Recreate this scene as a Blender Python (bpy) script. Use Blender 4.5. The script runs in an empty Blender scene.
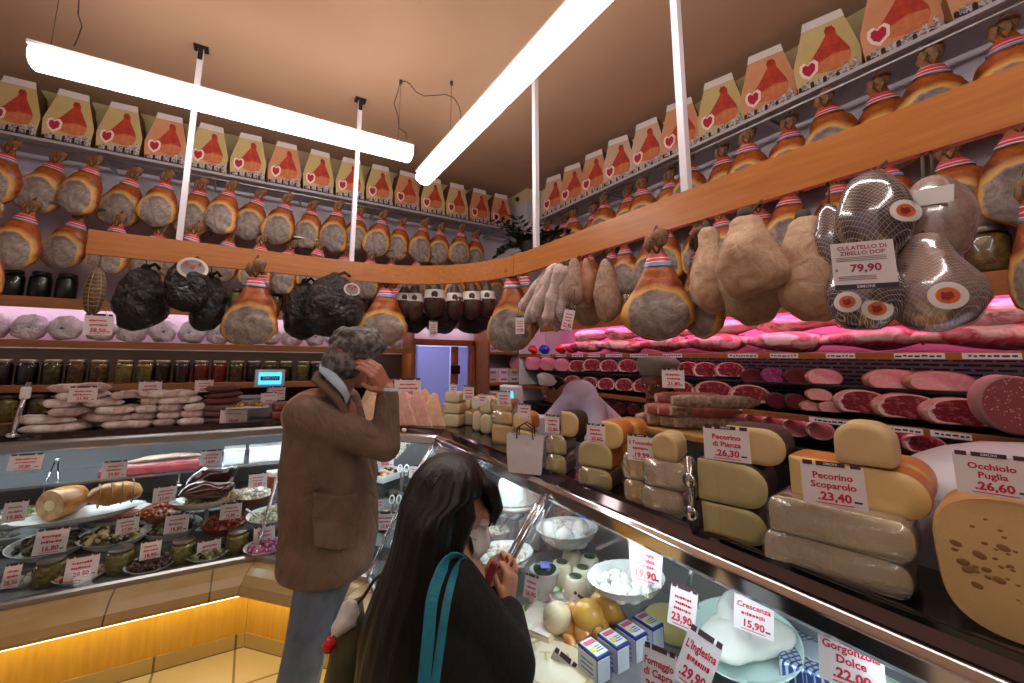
import bpy, math, random
from math import sin, cos, pi, radians, sqrt
from mathutils import Vector, Matrix, Euler, noise as mnoise
random.seed(7)
scn = bpy.context.scene
COL = scn.collection

# ---------------------------------------------------------------- camera
FL, CX, CY = 404.014, 474.691, 302.602
YAW, PITCH, ROLL = 0.49761, 0.13639, 0.013182
EYE = Vector((0, 0, 1.6))
fw = Vector((sin(YAW)*cos(PITCH), cos(YAW)*cos(PITCH), sin(PITCH)))
r0 = Vector((cos(YAW), -sin(YAW), 0)); u0 = r0.cross(fw)
rt = r0*cos(ROLL) + u0*sin(ROLL); up = -r0*sin(ROLL) + u0*cos(ROLL)
cam_d = bpy.data.cameras.new('camera'); cam = bpy.data.objects.new('camera', cam_d); COL.objects.link(cam)
cam.matrix_world = Matrix(((rt.x, up.x, -fw.x, EYE.x), (rt.y, up.y, -fw.y, EYE.y), (rt.z, up.z, -fw.z, EYE.z), (0, 0, 0, 1)))
cam_d.sensor_width = 36; cam_d.sensor_fit = 'HORIZONTAL'; cam_d.lens = FL*36/1024
cam_d.shift_x = (512-CX)/1024; cam_d.shift_y = (CY-341.5)/1024
cam_d.clip_start = .02
scn.camera = cam
scn.view_settings.view_transform = 'Standard'; scn.view_settings.look = 'None'
scn.view_settings.gamma = 1; scn.view_settings.use_curve_mapping = False
scn.view_settings.exposure = 0.18

# a pixel of the photograph onto a real plane of the shop
def ray(x, y): return fw + rt*((x-CX)/FL) - up*((y-CY)/FL)
def aX(x, y, X): d = ray(x, y); return EYE + d*(X/d.x)
def aY(x, y, Y): d = ray(x, y); return EYE + d*(Y/d.y)
def aZ(x, y, Z): d = ray(x, y); return EYE + d*((Z-EYE.z)/d.z)

# ---------------------------------------------------------------- materials
def lin(c):
    def f(v):
        v /= 255
        return v/12.92 if v <= .04045 else ((v+.055)/1.055)**2.4
    return tuple(f(v) for v in c) + (1,)
MATS = {}
def nodes(name):
    m = bpy.data.materials.new(name); m.use_nodes = True
    nt = m.node_tree; b = nt.nodes['Principled BSDF']
    return m, nt, b
def N(nt, t, **kw):
    n = nt.nodes.new(t)
    for k, v in kw.items():
        if k in n.inputs: n.inputs[k].default_value = v
        else: setattr(n, k, v)
    return n
def L(nt, a, b): nt.links.new(a, b)
def ramp(nt, fac, stops):
    r = nt.nodes.new('ShaderNodeValToRGB'); e = r.color_ramp.elements
    while len(e) > 1: e.remove(e[-1])
    e[0].position = stops[0][0]; e[0].color = lin(stops[0][1])
    for p, c in stops[1:]:
        k = e.new(p); k.color = lin(c)
    L(nt, fac, r.inputs['Fac']); return r.outputs['Color']
def coords(nt): return nt.nodes.new('ShaderNodeTexCoord').outputs['Object']
def noise(nt, vec, scale, detail=3, rough=.55, dist=0):
    n = N(nt, 'ShaderNodeTexNoise'); n.inputs['Scale'].default_value = scale
    n.inputs['Detail'].default_value = detail; n.inputs['Roughness'].default_value = rough
    n.inputs['Distortion'].default_value = dist
    if vec is not None: L(nt, vec, n.inputs['Vector'])
    return n.outputs['Fac']
def bump(nt, b, h, strength=.3, dist=.01):
    n = N(nt, 'ShaderNodeBump'); n.inputs['Strength'].default_value = strength; n.inputs['Distance'].default_value = dist
    L(nt, h, n.inputs['Height']); L(nt, n.outputs['Normal'], b.inputs['Normal'])
def mapping(nt, vec, scale=(1, 1, 1), rot=(0, 0, 0), loc=(0, 0, 0)):
    m = N(nt, 'ShaderNodeMapping'); m.inputs['Scale'].default_value = scale; m.inputs['Rotation'].default_value = rot
    m.inputs['Location'].default_value = loc
    L(nt, vec, m.inputs['Vector']); return m.outputs['Vector']
def plain(name, col, rough=.5, metal=0, col2=None, scale=12, bmp=0, bscale=60, coat=0, sss=0, spec=None, detail=4, spread=(.35, .65)):
    """one colour, or a noise blend of two, with an optional fine bump"""
    if name in MATS: return MATS[name]
    m, nt, b = nodes(name)
    b.inputs['Base Color'].default_value = lin(col); b.inputs['Roughness'].default_value = rough; b.inputs['Metallic'].default_value = metal
    if coat: b.inputs['Coat Weight'].default_value = coat; b.inputs['Coat Roughness'].default_value = .12
    if spec is not None: b.inputs['Specular IOR Level'].default_value = spec
    c = None
    if col2 is not None:
        c = coords(nt)
        L(nt, ramp(nt, noise(nt, c, scale, detail), [(spread[0], col), (spread[1], col2)]), b.inputs['Base Color'])
    if bmp:
        c = c or coords(nt); bump(nt, b, noise(nt, c, bscale, 3), bmp, .004)
    MATS[name] = m; return m
def glow(name, col, strength):
    if name in MATS: return MATS[name]
    m, nt, b = nodes(name)
    b.inputs['Base Color'].default_value = lin(col); b.inputs['Emission Color'].default_value = lin(col); b.inputs['Emission Strength'].default_value = strength
    MATS[name] = m; return m
def clear(name, tint=(255, 255, 255), refl=.08, rough=.02, white=0.0):
    """thin clear sheet: see-through with a mirror film"""
    if name in MATS: return MATS[name]
    m, nt, b = nodes(name); nt.nodes.remove(b); out = nt.nodes['Material Output']
    t = N(nt, 'ShaderNodeBsdfTransparent'); t.inputs['Color'].default_value = lin(tint)
    g = N(nt, 'ShaderNodeBsdfGlossy'); g.inputs['Roughness'].default_value = rough
    f = N(nt, 'ShaderNodeFresnel'); f.inputs['IOR'].default_value = 1.45
    mx = N(nt, 'ShaderNodeMixShader')
    ma = N(nt, 'ShaderNodeMath', operation='MULTIPLY'); ma.inputs[1].default_value = refl/.04
    L(nt, f.outputs['Fac'], ma.inputs[0]); ma.use_clamp = True
    L(nt, ma.outputs[0], mx.inputs['Fac']); L(nt, t.outputs[0], mx.inputs[1]); L(nt, g.outputs[0], mx.inputs[2])
    last = mx.outputs[0]
    if white:
        d = N(nt, 'ShaderNodeBsdfDiffuse'); d.inputs['Color'].default_value = (.85, .85, .87, 1)
        m2 = N(nt, 'ShaderNodeMixShader'); m2.inputs['Fac'].default_value = white
        L(nt, last, m2.inputs[1]); L(nt, d.outputs[0], m2.inputs[2]); last = m2.outputs[0]
    L(nt, last, out.inputs['Surface'])
    MATS[name] = m; return m

# ---------------------------------------------------------------- mesh builder
class MB:
    def __init__(s): s.v = []; s.f = []; s.m = []; s.s = []; s.mi = 0; s.sm = True; s.T = None
    def _v(s, p):
        p = Vector(p)
        if s.T is not None: p = s.T @ p
        s.v.append(p); return len(s.v)-1
    def _f(s, idx, sm=None, mi=None):
        s.f.append(tuple(idx)); s.m.append(s.mi if mi is None else mi); s.s.append(s.sm if sm is None else sm)
    def poly(s, pts, mi=None): s._f([s._v(p) for p in pts], False, mi); return s
    def box(s, c, size, rot=None, mi=None):
        c = Vector(c); hx, hy, hz = size[0]/2, size[1]/2, size[2]/2
        R = Euler(rot).to_matrix() if rot else Matrix.Identity(3)
        i = [s._v(c + R @ Vector((x, y, z))) for x in (-hx, hx) for y in (-hy, hy) for z in (-hz, hz)]
        for q in ((0, 1, 3, 2), (4, 6, 7, 5), (0, 4, 5, 1), (2, 3, 7, 6), (0, 2, 6, 4), (1, 5, 7, 3)): s._f([i[k] for k in q], False, mi)
        return s
    def grid(s, rings, closed=True, cap0=True, cap1=True, mi=None, sm=None):
        """rings: list of equal-length point lists"""
        n = len(rings[0]); idx = [[s._v(p) for p in r] for r in rings]
        for a, b in zip(idx, idx[1:]):
            for k in range(n if closed else n-1):
                s._f((a[k], a[(k+1) % n], b[(k+1) % n], b[k]), sm, mi)
        if cap0: s._f(idx[0][::-1], sm, mi)
        if cap1: s._f(idx[-1], sm, mi)
        return s
    def lathe(s, prof, c=(0, 0, 0), seg=20, sx=1, sy=1, mi=None, cap0=True, cap1=True, sm=None):
        c = Vector(c)
        return s.grid([[c + Vector((r*cos(2*pi*k/seg)*sx, r*sin(2*pi*k/seg)*sy, z)) for k in range(seg)] for r, z in prof], True, cap0, cap1, mi, sm)
    def tube(s, pts, r, seg=8, mi=None, cap=True, flat=1.0):
        pts = [Vector(p) for p in pts]; rings = []; n = len(pts)
        ref = None
        for i, p in enumerate(pts):
            t = (pts[min(i+1, n-1)] - pts[max(i-1, 0)]).normalized()
            if ref is None: ref = Vector((0, 0, 1)) if abs(t.z) < .9 else Vector((1, 0, 0))
            a = t.cross(ref).normalized(); b = a.cross(t).normalized(); ref = b
            rr = r[i] if isinstance(r, (list, tuple)) else r
            rings.append([p + a*(rr*cos(2*pi*k/seg)) + b*(rr*flat*sin(2*pi*k/seg)) for k in range(seg)])
        return s.grid(rings, True, cap, cap, mi)
    def ell(s, c, r, seg=16, rings=10, rot=None, mi=None, f=None):
        c = Vector(c); R = Euler(rot).to_matrix() if rot else Matrix.Identity(3); rr = []
        for i in range(rings+1):
            th = pi*i/rings; q = []
            for k in range(seg):
                d = Vector((sin(th)*cos(2*pi*k/seg), sin(th)*sin(2*pi*k/seg), -cos(th)))
                if i in (0, rings): d = Vector((0.001*cos(2*pi*k/seg), .001*sin(2*pi*k/seg), d.z))
                p = Vector((d.x*r[0], d.y*r[1], d.z*r[2]))
                if f: p = f(p, d)
                q.append(c + R @ p)
            rr.append(q)
        return s.grid(rr, True, True, True, mi)
    def prism(s, poly, z0, z1, mi=None, mi_top=None, mi_bot=None, sm=False):
        """polygon in xy, extruded along z"""
        n = len(poly); a = [s._v((p[0], p[1], z0)) for p in poly]; b = [s._v((p[0], p[1], z1)) for p in poly]
        for k in range(n): s._f((a[k], a[(k+1) % n], b[(k+1) % n], b[k]), sm, mi)
        s._f(a[::-1], False, mi if mi_bot is None else mi_bot); s._f(b, False, mi if mi_top is None else mi_top)
        return s
    def sweep(s, prof, path, mi=None, sm=False, caps=True):
        """prof: list of (outward offset, z), path: function offset -> list of xy points"""
        cols = [path(d) for d, z in prof]
        n = len(cols[0])
        rings = [[Vector((cols[j][i][0], cols[j][i][1], prof[j][1])) for j in range(len(prof))] for i in range(n)]
        return s.grid(rings, True, caps, caps, mi, sm)
    def mesh(s, name, mats):
        me = bpy.data.meshes.new(name); me.from_pydata([tuple(v) for v in s.v], [], s.f)
        for m in mats: me.materials.append(m)
        me.polygons.foreach_set('material_index', s.m); me.polygons.foreach_set('use_smooth', s.s)
        me.update(); return me
def wob(p, seed, scale, amt):
    """small organic push of a point"""
    q = Vector(p)*scale + Vector((seed*3.1, seed*1.7, -seed*2.3))
    return Vector(p) + Vector((mnoise.noise(q), mnoise.noise(q+Vector((31, 7, 3))), mnoise.noise(q+Vector((5, 17, 41)))))*amt
def tri_fix(me):
    return me
def addmods(o, bevel=0, sub=0, seg=2):
    if bevel:
        b = o.modifiers.new('bevel', 'BEVEL'); b.width = bevel; b.segments = seg; b.limit_method = 'ANGLE'; b.angle_limit = radians(40)
    if sub:
        s_ = o.modifiers.new('sub', 'SUBSURF'); s_.levels = sub; s_.render_levels = sub
    return o

# ---------------------------------------------------------------- objects
def link(name, data, parent=None, loc=(0, 0, 0), rot=(0, 0, 0), scale=1):
    o = bpy.data.objects.new(name, data); COL.objects.link(o)
    if parent is not None: o.parent = parent
    o.location = loc; o.rotation_euler = rot
    o.scale = (scale,)*3 if isinstance(scale, (int, float)) else scale
    return o
def tag(o, label, cat, group=None, kind=None):
    o['label'] = label; o['category'] = cat
    if group: o['group'] = group
    if kind: o['kind'] = kind
    return o
def thing(name, label, cat, loc=(0, 0, 0), rot=(0, 0, 0), group=None, scale=1):
    return tag(link(name, None, None, loc, rot, scale), label, cat, group)
def obj(name, mb, mats, parent=None, loc=(0, 0, 0), rot=(0, 0, 0), bevel=0, sub=0, scale=1, seg=2):
    me = mb if isinstance(mb, bpy.types.Mesh) else mb.mesh(name, mats if isinstance(mats, (list, tuple)) else [mats])
    o = link(name, me, parent, loc, rot, scale)
    return addmods(o, bevel, sub, seg)
def struct(name, mb, mats, **kw):
    o = obj(name, mb, mats, **kw); o['kind'] = 'structure'; return o
def dup(root, loc, rot=None, scale=None, label=None, group=None):
    r = root.copy(); COL.objects.link(r); r.location = loc
    if rot is not None: r.rotation_euler = rot
    if scale is not None: r.scale = (scale,)*3 if isinstance(scale, (int, float)) else scale
    if label: r['label'] = label
    if group: r['group'] = group
    for ch in list(root.children):
        c = ch.copy(); COL.objects.link(c); c.parent = r
        for g in list(ch.children):
            d = g.copy(); COL.objects.link(d); d.parent = c
    return r
ORD = ['first', 'second', 'third', 'fourth', 'fifth', 'sixth', 'seventh', 'eighth', 'ninth', 'tenth', 'eleventh', 'twelfth', 'thirteenth', 'fourteenth', 'fifteenth', 'sixteenth', 'seventeenth', 'eighteenth', 'nineteenth', 'twentieth', 'twenty-first', 'twenty-second', 'twenty-third', 'twenty-fourth', 'twenty-fifth', 'twenty-sixth']

# ---------------------------------------------------------------- common materials
def wood_mat(name, c1, c2, axis='X', rough=.35, scale=1.0):
    if name in MATS: return MATS[name]
    m, nt, b = nodes(name)
    sc = {'X': (1.2, 14, 14), 'Y': (14, 1.2, 14), 'Z': (14, 14, 1.2)}[axis]
    v = mapping(nt, coords(nt), tuple(k*scale for k in sc))
    n = noise(nt, v, 3.0, 6, .6, .4)
    L(nt, ramp(nt, n, [(.3, c1), (.7, c2)]), b.inputs['Base Color'])
    b.inputs['Roughness'].default_value = rough
    bump(nt, b, n, .1, .002)
    MATS[name] = m; return m
def tile_mat(name, c1, c2, grout, w, h, rough=.3, off=.0, vscale=(1, 1, 1), mortar=.006, vloc=(0, 0, 0), vrot=(0, 0, 0)):
    if name in MATS: return MATS[name]
    m, nt, b = nodes(name)
    v = mapping(nt, coords(nt), vscale, vrot, vloc)
    br = N(nt, 'ShaderNodeTexBrick'); br.offset = off; br.squash = 1
    br.inputs['Scale'].default_value = 1; br.inputs['Mortar Size'].default_value = mortar; br.inputs['Brick Width'].default_value = w; br.inputs['Row Height'].default_value = h
    br.inputs['Mortar'].default_value = lin(grout); br.inputs['Bias'].default_value = 0
    L(nt, v, br.inputs['Vector'])
    n = noise(nt, coords(nt), 2.5, 6, .6, .5)
    L(nt, ramp(nt, n, [(.3, c1), (.7, c2)]), br.inputs['Color1']); L(nt, ramp(nt, n, [(.32, c2), (.7, c1)]), br.inputs['Color2'])
    L(nt, br.outputs['Color'], b.inputs['Base Color']); b.inputs['Roughness'].default_value = rough
    bump(nt, b, br.outputs['Fac'], -.25, .003)
    MATS[name] = m; return m
STEEL = plain('brushed_steel', (176, 176, 180), .32, 1)
CHROME = plain('chrome', (205, 205, 210), .1, 1)
GUNMETAL = plain('dark_metal', (60, 58, 60), .4, .8)
BLACKGLOSS = plain('black_gloss', (12, 11, 12), .08, 0, spec=.8)
BLACK = plain('matt_black', (14, 13, 14), .55)
WHITEPL = plain('white_plastic', (226, 226, 228), .35)
CERAMIC = plain('white_ceramic', (232, 234, 234), .16, coat=.5)
PAPER = plain('white_paper', (226, 214, 217), .7)
REDINK = plain('red_ink', (196, 24, 60), .7)
DARKINK = plain('dark_ink', (60, 30, 42), .7)
GLASS = clear('case_glass', (246, 250, 249), .014)
FILM = clear('cling_film', (250, 250, 250), .02, .16, white=.012)
nt_ = FILM.node_tree; bn_ = N(nt_, 'ShaderNodeBump'); bn_.inputs['Strength'].default_value = 1; bn_.inputs['Distance'].default_value = .006
L(nt_, noise(nt_, coords(nt_), 34, 4, .7, 2.0), bn_.inputs['Height'])
for n_ in nt_.nodes:
    if n_.bl_idname in ('ShaderNodeBsdfGlossy', 'ShaderNodeFresnel'): L(nt_, bn_.outputs['Normal'], n_.inputs['Normal'])
CORD = plain('butchers_cord', (150, 128, 96), .8)
BEAMWOOD = wood_mat('beam_wood', (190, 120, 60), (168, 98, 46), 'X', .3)
SHELFWOOD = wood_mat('shelf_wood', (164, 106, 62), (140, 86, 48), 'X', .4)
# ---------------------------------------------------------------- the room
WB, WR, CEIL = 4.5, 3.17, 3.787
XL, YF = -2.6, -1.6
floor_m = tile_mat('floor_tiles', (226, 210, 174), (212, 194, 154), (140, 120, 90), .36, .36, .3, vloc=(.32, .04, 0))
struct('floor', MB().box(((XL+WR)/2, (YF+WB)/2, -.03), (WR-XL+.2, WB-YF+.2, .06)), floor_m)
ceil_m = plain('ceiling_paint', (186, 148, 120), .85, col2=(180, 142, 114), scale=1.5)
struct('ceiling', MB().box(((XL+WR)/2, (YF+WB)/2, CEIL+.03), (WR-XL+.2, WB-YF+.2, .06)), ceil_m)
wall_m = plain('wall_paint', (206, 196, 206), .8, col2=(198, 188, 200), scale=2)
creamwall = plain('cream_frieze', (214, 200, 150), .8)
# back wall with a doorway between DX0 and DX1
DX0, DX1, DZ = 1.60, 2.42, 1.80
mb = MB()
mb.box(((XL+DX0)/2, WB+.05, (CEIL-.16)/2), (DX0-XL, .1, CEIL-.16)); mb.box(((DX1+WR)/2, WB+.05, (CEIL-.16)/2), (WR-DX1, .1, CEIL-.16))
mb.box(((DX0+DX1)/2, WB+.05, (DZ+CEIL-.16)/2), (DX1-DX0, .1, CEIL-.16-DZ)); mb.box(((XL+WR)/2, WB+.05, CEIL-.08), (WR-XL, .1, .16), mi=1)
struct('wall_back', mb, [wall_m, creamwall])
mb = MB(); mb.box((WR+.05, (YF+WB)/2, (CEIL-.16)/2), (.1, WB-YF, CEIL-.16)); mb.box((WR+.05, (YF+WB)/2, CEIL-.08), (.1, WB-YF, .16), mi=1)
struct('wall_right', mb, [wall_m, creamwall])
struct('wall_left', MB().box((XL-.05, (YF+WB)/2, CEIL/2), (.1, WB-YF, CEIL)), wall_m)
struct('wall_front', MB().box(((XL+WR)/2, YF-.05, CEIL/2), (WR-XL, .1, CEIL)), plain('shop_front_wall', (120, 104, 92), .7))
mb = MB(); mb.box(((2.95+WR)/2, (4.05+WB)/2, (CEIL-.16)/2+.0), (WR-2.95, WB-4.05, CEIL-.16)); mb.box(((2.95+WR)/2, (4.05+WB)/2, CEIL-.08), (WR-2.95, WB-4.05, .16), mi=1)
struct('trim_1', mb, [wall_m, creamwall])

# back room seen through the door, with its own lilac lamp
br_m = plain('back_room_paint', (214, 216, 232), .7)
mb = MB()
mb.box((2.0, 5.9, 1.2), (2.6, .06, 2.5)); mb.box((.9, 5.25, 1.2), (.06, 1.4, 2.5)); mb.box((3.1, 5.25, 1.2), (.06, 1.4, 2.5))
mb.box((2.0, 5.25, 2.4), (2.3, 1.4, .06)); mb.box((2.0, 5.25, -.02), (2.3, 1.4, .04))
struct('wall_back_room', mb, br_m)
lamp = thing('ceiling_lamp', 'lilac strip lamp in the back room behind the wooden door', 'lamp', (2.0, 5.2, 2.34))
obj('diffuser', MB().box((0, 0, 0), (.9, .16, .03)), glow('back_room_light', (226, 224, 255), 30), lamp)
obj('housing', MB().box((0, 0, .02), (.96, .2, .02)), WHITEPL, lamp)
# the door itself: wooden frame, two glazed leaves, steel handle
d = link('door_1', None); d['kind'] = 'structure'
dw = wood_mat('door_wood', (176, 96, 60), (150, 78, 46), 'Z', .4)
mb = MB(); mb.box((DX0+.02, WB-.01, DZ/2), (.05, .12, DZ)); mb.box((DX1-.02, WB-.01, DZ/2), (.05, .12, DZ)); mb.box(((DX0+DX1)/2, WB-.01, DZ-.02), (DX1-DX0, .12, .07))
obj('frame', mb, dw, d, bevel=.004)
mid = 2.16
obj('post', MB().box((mid, WB-.03, DZ/2-.03), (.075, .06, DZ-.07)), dw, d, bevel=.005)
h = obj('handle', MB().box((mid-.01, WB-.08, 1.46), (.12, .03, .1)), GUNMETAL, d, bevel=.006)
frost = clear('frosted_pane', (226, 228, 250), .05, .25, white=.22)
obj('pane', MB().box(((DX0+mid)/2, WB+.02, DZ/2-.03), (mid-DX0-.1, .01, DZ-.08)), frost, d)
obj('pane', MB().box(((DX1+mid)/2, WB+.02, DZ/2-.03), (DX1-mid-.1, .01, DZ-.08)), frost, d)
# things dimly seen in the back room
t = thing('wall_fridge', 'pale blue fridge column dimly seen behind the left door pane', 'fridge', (1.86, 5.5, 0))
obj('body', MB().box((0, 0, .9), (.3, .4, 1.8)), plain('fridge_blue', (150, 170, 190), .4), t, bevel=.02)
obj('handle', MB().tube([(-.1, -.22, 1.0), (-.1, -.25, 1.02), (-.1, -.25, 1.5), (-.1, -.22, 1.52)], .012), GUNMETAL, t)

# ---------------------------------------------------------------- beam, posts, lights
BZ0, BZ1 = 2.2, 2.353
def beam_piece(p0, p1, name, label):
    pass
def arc(c, r, a0, a1, n): return [(c[0]+r*cos(a0+(a1-a0)*i/n), c[1]+r*sin(a0+(a1-a0)*i/n)) for i in range(n+1)]
front = [(-.94, 3.24), (.655, 3.24)]
bt = thing('hanging_beam', 'curved orange wooden beam running under both ceiling lights', 'beam', (0, 0, 0))
def strip(pts, w=.03):
    mb = MB(); P = [Vector((x, y, 0)) for x, y in pts]; rings = []
    for i, p in enumerate(P):
        t_ = (P[min(i+1, len(P)-1)] - P[max(i-1, 0)]).normalized(); n_ = Vector((-t_.y, t_.x, 0))
        rings.append([p+Vector((0, 0, BZ0)), p+n_*w+Vector((0, 0, BZ0)), p+n_*w+Vector((0, 0, BZ1)), p+Vector((0, 0, BZ1))])
    return mb.grid(rings, True, True, True, sm=False)
BEAMY = wood_mat('beam_wood_side', (190, 120, 60), (168, 98, 46), 'Y', .3)
obj('board', strip(front), BEAMWOOD, bt)
RR = .985
obj('board', strip(arc((.656, 3.24-RR), RR, pi/2, .16, 22)), BEAMWOOD, bt)
a1 = arc((.656, 3.24-RR), RR, .155, 0, 4)
obj('board', strip(a1 + [(1.641, 1.2), (1.641, -.3), (1.641, -1.2)]), BEAMY, bt)
postm = plain('white_post', (214, 206, 214), .35)
for i, (x, y, lab) in enumerate(((-.49, 3.26, 'white ceiling post nearest the beam end, behind the left light'), (.645, 3.29, 'white ceiling post by the first seam of the beam'),
                                 (1.655, 2.17, 'white ceiling post at the far end of the long light'), (1.66, 1.07, 'white ceiling post at the nearest stretch of beam'))):
    t = thing('ceiling_post', lab, 'post', (x, y, BZ1), group='white posts holding the beam')
    obj('pole', MB().box((0, 0, (CEIL-BZ1)/2), (.035, .035, CEIL-BZ1)), postm, t, bevel=.003)
    obj('bracket', MB().box((0, 0, CEIL-BZ1-.012), (.09, .06, .02)).box((.0, -.022, CEIL-BZ1-.06), (.03, .008, .1)), GUNMETAL, t)
tubem = glow('tube_light', (255, 247, 240), 12.0)
def light_tube(name, label, a, b, tubem=tubem):
    a = Vector(a); b = Vector(b); t = thing(name, label, 'light', a)
    mb = MB(); d = b-a; n = Vector((-d.y, d.x, 0)).normalized(); prof = [(.078*cos(k*2*pi/16)*(1 if sin(k*2*pi/16) < .3 else 1), .062*sin(k*2*pi/16)) for k in range(16)]
    def ring(p, s): return [p + n*(x*s) + Vector((0, 0, z*s)) for x, z in prof]
    e = d.normalized()
    mb.grid([ring(-e*.012, .55), ring(-e*.006, .9), ring(e*.004, 1), ring(d-e*.004, 1), ring(d+e*.006, .9), ring(d+e*.012, .55)])
    obj('diffuser', mb, tubem, t)
    obj('spine', MB().box(d/2+Vector((0, 0, .066)), (abs(d.x)+.05, abs(d.y)+.05, .02)), WHITEPL, t)
    return t
t1 = light_tube('ceiling_light', 'long white tube light hung over the back counter', (-1.16, 2.90, 3.18), (.965, 2.88, 3.18))
t2 = light_tube('ceiling_light', 'long white tube light hung along the right hand counter', (1.235, 3.27, 3.2), (1.19, -.6, 3.2))
wire = plain('thin_wire', (60, 50, 44), .6)
fill_left = light_tube('ceiling_light', 'unseen fill tube added behind the viewer on the left side', (-1.5, .25, 3.2), (-1.5, -1.4, 3.2), glow('fill_tube_light', (255, 247, 240), 8.0))  # unseen tubes added behind the viewer as frontal fill for the counters
fill_front = light_tube('ceiling_light', 'unseen fill tube added behind the viewer across the shop front', (-1.0, -1.0, 3.2), (1.0, -1.0, 3.2), glow('fill_tube_light', (255, 247, 240), 8.0))
def wires(par, pts):
    for x, y in pts:
        o = par.location
        obj('hanger', MB().tube([(x-o.x, y-o.y, CEIL-o.z), (x-o.x, y-o.y, .07)], .0018, 5).lathe([(.012, CEIL-o.z-.03), (.014, CEIL-o.z)], (x-o.x, y-o.y, 0), 8), wire, par)
wires(t1, ((.872, 2.89), (-1.107, 2.9)))
wires(t2, ((1.23, 2.70), (1.2, .2))); wires(fill_left, ((-1.5, 0), (-1.5, -1.2))); wires(fill_front, ((-.8, -1.0), (.8, -1.0)))
def px_path(pts): return [aZ(x, y, z) for x, y, z in pts]
obj('cable', MB().tube(px_path([(400, 82, 3.78), (398, 92, 3.68), (394, 103, 3.6), (398, 116, 3.48), (399, 128, 3.38), (406, 133, 3.32), (407, 139, 3.27), (402, 143, 3.24)]), .0032, 6), wire, t1).location = -t1.location
obj('cable', MB().tube([p for p in px_path([(400, 82, 3.785), (405, 81, 3.77), (410, 84, 3.74), (416, 92, 3.7), (424, 96, 3.68), (434, 95.5, 3.68), (446, 94.5, 3.68), (454, 98, 3.64), (459, 106, 3.56), (461, 114, 3.48), (460, 122, 3.40), (459, 127, 3.30)])], .0032, 6), wire, t2).location = -t2.location
obj('cable', MB().tube(px_path([(80, -12, 3.785), (79, 0, 3.7), (78, 14, 3.6), (82, 26, 3.5), (78, 38, 3.4), (74, 46, 3.27)]), .003, 6), wire, t1).location = -t1.location
tag(obj('ceiling_sensor', MB().ell((0, 0, 0), (.03, .03, .03), 12, 8).lathe([(.02, 0), (.02, .05)], (0, 0, -.025), 10), BLACK, loc=aY(516, 197.5, 4.2)+Vector((0, .0, 0))), 'small round black sensor high in the corner beside the plant', 'sensor')
bpy.data.objects['ceiling_sensor'].location = (2.935, 4.25, 3.7)

# ---------------------------------------------------------------- world: almost dark, the shop is lit by its lamps
w = bpy.data.worlds.new('world'); scn.world = w; w.use_nodes = True
w.node_tree.nodes['Background'].inputs['Color'].default_value = lin((150, 150, 170)); w.node_tree.nodes['Background'].inputs['Strength'].default_value = .02

# ---------------------------------------------------------------- display cases (three joined runs)
V0 = [(-2.3, 3.3), (.3, 3.3), (1.1, 2.5), (1.1, -1.3)]
S2 = sqrt(2)
def runs(i):
    """outline of run i, moved outward (towards the customers) by d"""
    def path(d):
        q = 3.6 - d*S2
        P = [(-2.3, 3.3-d), (q-(3.3-d), 3.3-d), (1.1-d, q-(1.1-d)), (1.1-d, -1.3)]
        a, b = Vector(P[i]), Vector(P[i+1]); u = (b-a).normalized()*.0015
        return [tuple(a+u), tuple(b-u)]
    return path
stone = tile_mat('ledge_stone', (174, 142, 94), (154, 122, 76), (90, 66, 40), .42, 2.0, .22, vloc=(.1, .7, 0), mortar=.004)
stone_side = tile_mat('ledge_stone_side', (174, 142, 94), (154, 122, 76), (90, 66, 40), .42, 2.0, .22, vloc=(.1, .7, 0), mortar=.004, vrot=(0, 0, pi/2))
panelw = wood_mat('ochre_panel', (222, 172, 66), (206, 152, 50), 'Z', .45)
skirt = tile_mat('skirting_tile', (196, 170, 112), (180, 152, 96), (110, 88, 56), .36, .3, .35, vrot=(pi/2, 0, 0), vloc=(.32, 0, .1))
steelin = plain('case_lining', (132, 134, 138), .35, .5)
darkdeck = plain('case_deck', (120, 122, 124), .4, 0, col2=(104, 106, 108))
topm = plain('counter_black', (22, 20, 22), .12, spec=.7)
mirror_strip = plain('mirror_black', (84, 74, 78), .07, .85)
ledy = glow('amber_led', (255, 238, 160), 12)
ledw = glow('case_led', (238, 248, 255), 38)
cases = []
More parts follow.
